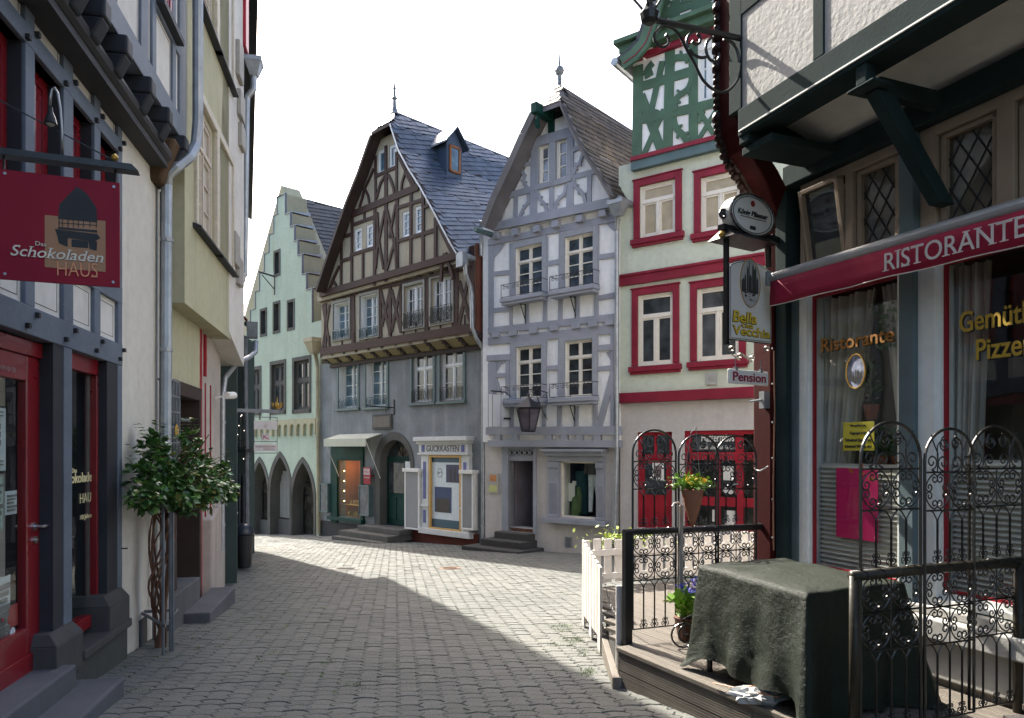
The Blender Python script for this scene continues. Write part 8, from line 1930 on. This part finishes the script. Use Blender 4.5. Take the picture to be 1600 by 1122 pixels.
def railings():
    f1 = Fac(1/.396, 980, 5.655, right=1, z0=ZD)
    A = f1.thing('iron_railing', 'black wrought iron railing with three arches beside the white picket fence', 'railing')
    g = MB(); g.box(-.03, .03, -.03, .03, 0, .86); g.build('post', m_iron_b, A, bevel=.004)
    g = MB(); g.tube([(-.03, 0, .853), (1.40, 0, .845)], .026, 12); g.build('handrail', m_iron_b, A)
    g = MB(); g.lathe([(.045, 0), (.05, .012), (.03, .03)], (1.37, 0, .845), 14, axis='x'); g.build('wall_flange', m_zinc, A)
    g = MB(); c = [(1.36*k/60, .032*math.cos(k*1.7), .85+.032*math.sin(k*1.7)) for k in range(61)]; g.tube(c, .004, 4); g.build('light_cord', m_iron_b, A)
    us = (988, 1056.5, 1119, 1183); xs = [f1.x(u) for u in us]
    for i in range(3): p = iron_panel(A, xs[i]+.003, xs[i+1]-xs[i]-.006, .10, .85, (1.64, 1.605, 1.60)[i], m_iron_b); p.location = (0, (.0, -.03, .01)[i], 0)
    f2 = Fac(1/.396, 1335, 3.717, right=1, z0=ZD)
    B = f2.thing('iron_railing', 'rusty brown pipe railing with three wrought iron arches in front of the covered table', 'railing')
    g = MB(); g.tube([(0, 0, -.0), (0, 0, .85)], .026, 12); g.build('post', m_pipe, B, smooth=True)
    L = f2.x(1592); g = MB(); g.tube([(L, 0, .0), (L, 0, .85)], .03, 12); g.build('post', m_pipe, B, smooth=True)
    g = MB(); g.tube([(-.02, 0, .85), (L*.45, 0, .855), (L+.04, 0, .85)], .027, 14); g.build('handrail', m_pipe, B, smooth=True)
    g = MB(); g.tube([(L*k/70, .03*math.cos(k*.9), .855+.03*math.sin(k*.9)) for k in range(71)], .0028, 4); g.build('light_cord', m_iron_b, B)
    us = (1344, 1439, 1517, 1602); xs = [f2.x(u) for u in us]
    for i in range(3): p = iron_panel(B, xs[i]+.003, xs[i+1]-xs[i]-.006, .06, .85, (1.63, 1.60, 1.62)[i], m_iron_r); p.location = (0, (.0, -.02, .012)[i], 0)
    # galvanised pole with a hook in the gateway
    o = f1.world(f1.x(1057), -.06, 0); P_ = thing('metal_pole', 'grey metal pole with a white hook between the first and second black arch', 'pole', o, f1.th); g = MB(); g.box(-.014, .014, -.014, .014, 0, 1.05); g.build('shaft', M_plain("galvanised", (.3, .3, .3), .4, .7), P_, bevel=.003)
    g = MB(); g.tube([(0, 0, 1.05), (-.02, 0, 1.075), (-.06, 0, 1.07), (-.08, 0, 1.045)], .006, 6); g.build('hook', m_white, P_)
railings()

def picket_fence():
    m_pk = M_wood("picket_white", (.62, .58, .54), wear=(.4, .36, .32), amt=.35, rough=.6)
    C = Vector((.78, 7.98)); E = Vector((.80, 6.70)); d2 = Vector((.93, .368)).normalized()
    th = math.atan2(d2.y, d2.x); A = thing('picket_fence', 'white picket fence closing the far side of the deck', 'fence', (C.x, C.y, ZD), th)
    n = 18; sp = .132
    for i in range(n):
        x = .03+i*sp; g = MB(); t = -.99+1.49+.012*math.sin(i*1.3); zb = .03 if i > 0 else -.4
        g.raw([(x-.043, -.01, zb), (x+.043, -.01, zb), (x+.043, .012, zb), (x-.043, .012, zb), (x-.043, -.01, t), (x+.043, -.01, t), (x+.043, .012, t), (x-.043, .012, t)], [(0,3,2,1),(4,5,6,7),(0,1,5,4),(1,2,6,5),(2,3,7,6),(3,0,4,7)]); g.build('picket', m_pk, A, bevel=.004)
    for z in (.36, .10): g = MB(); g.box(0, n*sp, -.035, -.01, z-.035, z+.035); g.build('rail', m_pk, A, bevel=.004)
    d = (E-C).normalized(); th = math.atan2(d.y, d.x); L = (E-C).length
    B = thing('picket_fence', 'short white picket return running along the street beside the gateway', 'fence', (C.x, C.y, ZD), th)
    m = 6
    for i in range(m+1):
        x = L*i/m; g = MB(); t = .50-.07*i/m; w = .085; w2 = ground(.8, C.y-x)-ZD+.02+(.12 if i not in (0, 3, 6) else 0)
        g.box(x-w, x+w, -.012, .012, w2, t); g.build('picket', m_pk, B, bevel=.004)
    for z in (.30, -.05): g = MB(); g.box(0, L, .013, .038, z-.035, z+.035); g.build('rail', m_pk, B, bevel=.004)
    # chain from the fence to the little grey post
    p = W3(970, 1010, 5.75); G = thing('gate_stub', 'short pale grey board post at the corner of the deck', 'post', (p.x, 5.75, ZD-.2), 0); g = MB(); h = W3(970, 915, 5.75).z-(ZD-.2); g.box(-.038, .038, -.015, .015, 0, h); g.build('board', m_pk, G, bevel=.004)
    a = Vector((.84, 6.9, ZC-1.12)); b_ = Vector((.92, 5.8, ZC-1.25)); CH = thing('chain', 'thin slack metal chain across the deck gateway', 'chain', a); g = MB(); n = 34
    for k in range(n):
        t = k/n; q = a.lerp(b_, t)+Vector((0, 0, -.22*math.sin(math.pi*t)))-a; dd = (b_-a).normalized()
        ax = Vector((0, 0, 1)) if k % 2 else Vector((1, 0, 0)); g.tube([q+dd*.02*math.cos(s)+ax*.009*math.sin(s) for s in [6.283*j/8 for j in range(8)]], .003, 4, closed=True)
    g.build('links', M_plain("chain_steel", (.25, .24, .22), .35, .9), CH)
picket_fence()

# ------------------------------------------------------------------ covered table
def covered_table():
    m, nt, b, o = newmat("green_tarpaulin"); v = mapping(nt)
    c = ramp(nt, noise(nt, v, 3, 5), [(.3, (.01, .015, .009)), (.7, (.02, .027, .017))]); nt.links.new(c, b.inputs['Base Color'])
    b.inputs['Roughness'].default_value = .5; b.inputs['Specular IOR Level'].default_value = .2
    n1 = noise(nt, v, 32, 7, .75, .8); n2 = noise(nt, v, 170, 2, .5); ad = nd(nt, 'ShaderNodeMath', operation='MULTIPLY_ADD'); nt.links.new(n2, ad.inputs[0]); ad.inputs[1].default_value = .3; nt.links.new(n1, ad.inputs[2]); bump(nt, b, ad.outputs[0], .8, .011)
    P = [Vector((1.595, 3.97)), Vector((2.29, 4.298)), Vector((1.96, 5.30)), Vector((1.263, 4.975))]
    c0 = sum(P, Vector((0, 0)))/4; zt = .72
    A = thing('covered_table', 'table hidden under a shiny dark green tarpaulin reaching the deck', 'table', (c0.x, c0.y, ZD))
    Q = [p-c0 for p in P]; per = []; N = 44
    for i in range(4):
        a, b_ = Q[i], Q[(i+1) % 4]
        for k in range(N): per.append((a.lerp(b_, k/N), i, k/N))
    n = len(per); V = []; Mr = 26; nr = 14; F_ = []
    # rings from centre to edge (top)
    for j in range(1, nr+1):
        t = j/nr
        for (p, i, s) in per:
            q = p*t; z = zt+.012*mnoise.noise(Vector((q.x*5, q.y*5, 1)))-(.012*t**6)-.02*t**8*0; V.append((q.x, q.y, z))
    # skirt
    nrm = []
    for i in range(4):
        e = (Q[(i+1) % 4]-Q[i]).normalized(); nn = Vector((e.y, -e.x)); nn = nn if nn.dot(Q[i]) > 0 else -nn; nrm.append(nn)
    for j in range(1, Mr+1):
        t = j/Mr
        for (p, i, s) in per:
            cd = min(s, 1-s); ci = i if s < .5 else (i+1) % 4; k = math.exp(-(cd/.07)**2)
            nn = nrm[i]; out_c = (nrm[(ci-1) % 4]+nrm[ci % 4]).normalized()
            drop = .60+.02*math.sin(s*9+i)+.105*k+(.09 if i in (0, 1) else 0)*(1-k)
            fold = .022*math.sin(s*21+i*1.7)*t+.03*mnoise.noise(Vector((s*6+i*3, t*2.2, 4)))*t
            off = nn*(.003+.03*t**1.3+fold*.8)+out_c*k*((.08 if ci == 3 else .17)*t**1.1+.002)
            if i == 3 and False: off += nn*.1*t
            q = p+off; z = zt-.02-drop*t+(.10*t if 0 else 0)
            w = Vector((q.x*9, q.y*9, z*6)); wr = .007*mnoise.noise(w)+.004*mnoise.noise(w*3)
            q = q+nn*wr; z = max(z, .012+.012*abs(mnoise.noise(w*2)))
            if t > .96 and k > .3: q = q+out_c*.03*k
            V.append((q.x, q.y, z))
    rows = nr+Mr
    for j in range(rows-1):
        for i in range(n): a = j*n+i; b2 = j*n+(i+1) % n; F_.append((a, b2, b2+n, a+n))
    V.append((0, 0, zt+.004)); cidx = len(V)-1
    for i in range(n): F_.append((cidx, (i+1) % n, i))
    g = MB(); g.raw(V, F_); t = g.build('tarpaulin', m, A, smooth=True)
    g = MB()
    for q in Q: q = q*.9; g.tube([(q.x, q.y, 0), (q.x, q.y, .69)], .02, 6)
    g.build('legs', m_iron_b, A) if 0 else None
    for q in Q: q = q*.88; g = MB(); g.tube([(q.x, q.y, 0), (q.x, q.y, .69)], .02, 6); g.build('leg', m_iron_b, A)
    # crumpled bag and cord at the foot
    p = W3(1185, 1085, 4.35); p.z = ZD
    B = thing('crumpled_bag', 'crumpled pale plastic sheet lying at the foot of the covered table', 'bag', p)
    g = MB(); nu, nv = 26, 16; V = []
    for a in range(nu):
        for c_ in range(nv+1):
            th = 6.283*a/nu; ph = math.pi*c_/nv; d = Vector((math.cos(th)*math.sin(ph)*.15, math.sin(th)*math.sin(ph)*.10, math.cos(ph)*.045)); k = 1+.5*mnoise.noise(d*26)+.35*mnoise.noise(d*60); V.append((d.x*k, d.y*k, max(.003, d.z*k+.035)))
    g.raw(V, [((a*(nv+1)+c_), ((a+1) % nu)*(nv+1)+c_, ((a+1) % nu)*(nv+1)+c_+1, a*(nv+1)+c_+1) for a in range(nu) for c_ in range(nv)]); g.build('sheet', M_plain("crumpled_pe", (.4, .4, .38), .3, 0, .2, 20), B)
    Cc = thing('orange_cord', 'thin orange cord looped over the crumpled plastic at the deck edge', 'cord', p); g = MB(); g.tube([(-.10, .05, .06), (-.02, -.06, .07), (.08, -.1, .06), (.14, -.02, .07), (.06, .05, .08), (-.04, -.0, .09), (-.12, .1, .05), (-.2, .25, .03)], .004, 5); g.build('strand', M_plain("cord_orange", (.5, .2, .1), .6), Cc)
covered_table()

# ------------------------------------------------------------------ round slatted table at the lower right corner
def slat_table():
    A = thing('round_table', 'round slatted wooden table top just visible at the lower right corner', 'table', (1.78, 1.86, ZD)); g = MB(); r = .43; n = 9; w = 2*r/n; m = M_deck2 = M_wood("grey_teak", (.3, .27, .23), amt=.3)
    for k in range(n):
        y0 = -r+k*w+.004; y1 = y0+w-.008; ym = max(abs(y0), abs(y1)); x = math.sqrt(max(0.001, r*r-(.5*(y0+y1))**2)); g.box(-x, x, y0, y1, .68, .70)
    t = g.build('slats', m, A, bevel=.003); g = MB(); g.tube([(r*.98*math.cos(a), r*.98*math.sin(a), .665) for a in [6.283*k/30 for k in range(30)]], .014, 6, closed=True); g.build('rim', m_iron_b, A)
    for k in range(3): a = 2.1*k+.4; g = MB(); g.tube([(.3*math.cos(a), .3*math.sin(a), 0), (.05*math.cos(a), .05*math.sin(a), .35), (.28*math.cos(a), .28*math.sin(a), .67)], .012, 6); g.build('leg', m_iron_b, A)
slat_table()

# ------------------------------------------------------------------ flowers
def leafmesh(seed, n, fc, s0, s1, up=.3):
    rr = random.Random(seed); g = MB()
    for k in range(n):
        c = fc(rr); d = Vector((rr.gauss(0, 1), rr.gauss(0, 1), rr.gauss(up, .8))).normalized(); s = rr.uniform(s0, s1); sd = d.cross(Vector((rr.gauss(0, .4), rr.gauss(0, .4), 1))).normalized()
        g.raw([c, c+d*s*.5+sd*s*.32, c+d*s, c+d*s*.5-sd*s*.32], [(0, 1, 2, 3)])
    return g
def blossoms(seed, n, fc, r):
    rr = random.Random(seed); g = MB()
    for k in range(n):
        c = fc(rr); N = Vector((rr.gauss(0, .6), rr.gauss(-.6, .5), rr.gauss(.7, .4))).normalized(); u = N.orthogonal().normalized(); w = N.cross(u)
        for q in range(5): a = 6.283*q/5; p = c+(u*math.cos(a)+w*math.sin(a))*r; e = (u*math.cos(a+.5)+w*math.sin(a+.5))*r*.6; e2 = (u*math.cos(a-.5)+w*math.sin(a-.5))*r*.6; g.raw([c, c+e, p+N*r*.15, c+e2], [(0, 1, 2, 3)])
    return g
m_bright_leaf = M_plain("bright_leaf", (.2, .36, .03), .45, 0, .35, 30)
def flowers():
    p = W3(1082, 768, 5.62); A = thing('hanging_planter', 'cone shaped terracotta pot with yellow and orange pansies hung on the black railing', 'planter', p)
    g = MB(); g.lathe([(.008, -.27), (.028, -.22), (.062, -.11), (.08, -.02), (.084, .012), (.077, .014), (.07, -.02)], (0, 0, 0), 20); g.build('pot', M_plain("terracotta_cone", (.32, .13, .07), .75, 0, .18, 10), A, smooth=True)
    fc = lambda r: Vector((r.gauss(-.02, .065), r.gauss(0, .055), .03+abs(r.gauss(0, .035)))); leafmesh(1, 420, fc, .022, .05).build('leaves', m_bright_leaf, A, recalc=False)
    blossoms(2, 30, lambda r: Vector((r.uniform(-.07, .09), r.uniform(-.08, .03), r.uniform(.06, .11))), .022).build('blossoms', M_plain("pansy_yellow", (.9, .5, .01), .5, 0, .25, 40), A, recalc=False)
    g = MB(); 
    for q in (-.07, .07): g.tube([(q, .02, .0), (q*.3+.02, .05, .45), (.04, .05, .5)], .003, 4)
    g.build('hanger', m_zinc, A)
    p = W3(1072, 985, 5.75); p.z = ZD; B = thing('hyacinth_pot', 'pot of violet hyacinths standing on the deck behind the tarpaulin', 'plant', p); g = MB(); g.lathe([(.06, 0), (.09, .16), (.1, .18), (.08, .18)], (0, 0, 0), 14); g.build('pot', M_plain("brown_pot", (.12, .05, .03), .6), B)
    leafmesh(4, 120, lambda r: Vector((r.gauss(0, .05), r.gauss(0, .05), r.uniform(.18, .32))), .06, .14, 1.6).build('leaves', m_bright_leaf, B, recalc=False)
    def hf(r): k = r.choice(((-.03, .40), (.05, .44), (.0, .36), (.09, .40))); return Vector((k[0]+r.gauss(0, .018), r.gauss(0, .02), k[1]+r.uniform(-.07, .05)))
    blossoms(5, 110, hf, .014).build('blossoms', M_plain("hyacinth_violet", (.06, .05, .45), .5, 0, .3, 40), B, recalc=False)
    p = W3(1068, 990, 5.5); p.z = ZD; S_ = thing('plant_stand', 'small dark wheeled iron plant stand on the deck beside the grey pole', 'stand', p); g = MB()
    for (y, r) in ((0, .09), (.12, .07)): g.tube([(0+y*.5, y+.0, r+.0+r*math.sin(a)*0+0) for a in (0,)]*1+[(.5*y, y, r)], .004) if 0 else g.tube([(r*math.cos(a)+y*.5, y, r+.01+r*math.sin(a)) for a in [6.283*k/16 for k in range(16)]], .008, 5, closed=True)
    g.tube([(0, 0, .1), (.06, .12, .08)], .008, 5); g.tube([(0, 0, .1), (.0, 0, .22), (.1, .05, .25)], .007, 5); g.build('wheels', m_iron_b, S_)
    p = W3(978, 836, 8.4); D = thing('yellow_green_shrub', 'bright yellow green twigs rising behind the picket fence', 'shrub', (p.x, 8.4, p.z-.5)); leafmesh(7, 260, lambda r: Vector((r.gauss(0, .22), r.gauss(0, .12), .45+r.gauss(0, .06)+0)), .03, .07).build('leaves', M_plain("lime_leaf", (.3, .38, .04), .5, 0, .3, 20), D, recalc=False)
    g = MB(); rr = random.Random(3)
    for k in range(9): g.tube([(rr.gauss(0, .05), 0, 0), (rr.gauss(0, .2), rr.gauss(0, .08), .48)], .006, 4)
    g.build('stems', m_brown, D)
flowers()

# ------------------------------------------------------------------ grass in the joints, covers in the paving
def grass():
    rr = random.Random(21); g = MB()
    def tuft(x, y, n, s):
        z = ground(x, y)
        for k in range(n):
            px, py = x+rr.gauss(0, s), y+rr.gauss(0, s*1.6); h = rr.uniform(.012, .045); d = Vector((rr.gauss(0, .4), rr.gauss(0, .4), 1)).normalized(); a = rr.uniform(0, 6.28); w = .0025
            b_ = Vector((px, py, ground(px, py)-.012)); sd = Vector((math.cos(a)*w, math.sin(a)*w, 0)); g.raw([b_-sd, b_+sd, b_+d*h], [(0, 1, 2)])
    for k in range(26): y = rr.uniform(5.5, 8.2); tuft(.68-abs(rr.gauss(0, .12)), y, 60, .035)
    for (x, y) in ((-2.9, 7.0), (-2.7, 7.4), (-2.5, 7.9), (-3.0, 8.6), (-3.1, 6.4), (-2.75, 5.45), (-2.2, 6.7), (-2.4, 9.2), (-1.6, 6.0), (-1.2, 5.4), (-3.3, 9.3)):
        for q in range(5): tuft(x+rr.gauss(0, .12), y+rr.gauss(0, .15), 26, .02)
    for q in range(70): y = 5.0+abs(rr.gauss(0, 4)); tuft(rr.uniform(-.45, .1)*y, y, 7, .02)
    o = g.build('grass', M_plain("joint_grass", (.11, .19, .03), .6, 0, .4, 5), recalc=False); o['kind'] = 'stuff'; tag(o, 'short green grass and moss growing in the paving joints', 'grass')
    for (u, v, lab, r, col) in ((540, 889, 'round dark drain cover in the sunlit paving', .28, (.1, .09, .08)), (703, 888, 'rusty brown drain cover at the shadow edge in front of the grey house', .22, (.14, .07, .04))):
        t = (v-HV)/F; Y = 1.45/(t-.06); X_ = (u-800)/F*Y; A = thing('drain_cover', lab, 'cover', (X_, Y, ground(X_, Y)+.002)); g = MB(); g.lathe([(r, 0), (r-.01, .008), (r-.03, .008), (r-.035, .004), (.02, .004)], (0, 0, 0), 26); g.build('plate', M_plain("cast_iron", col, .6, .3, .2, 30), A); A.rotation_euler = (math.atan(-.06), 0, 0)
        g = MB()
        for k in range(5): g.box(-r*.6, r*.6, -r*.5+k*r*.25-.01, -r*.5+k*r*.25+.01, .004, .009)
        g.build('ribs', M_plain("cast_iron_rib", col, .5, .3), A)
grass()
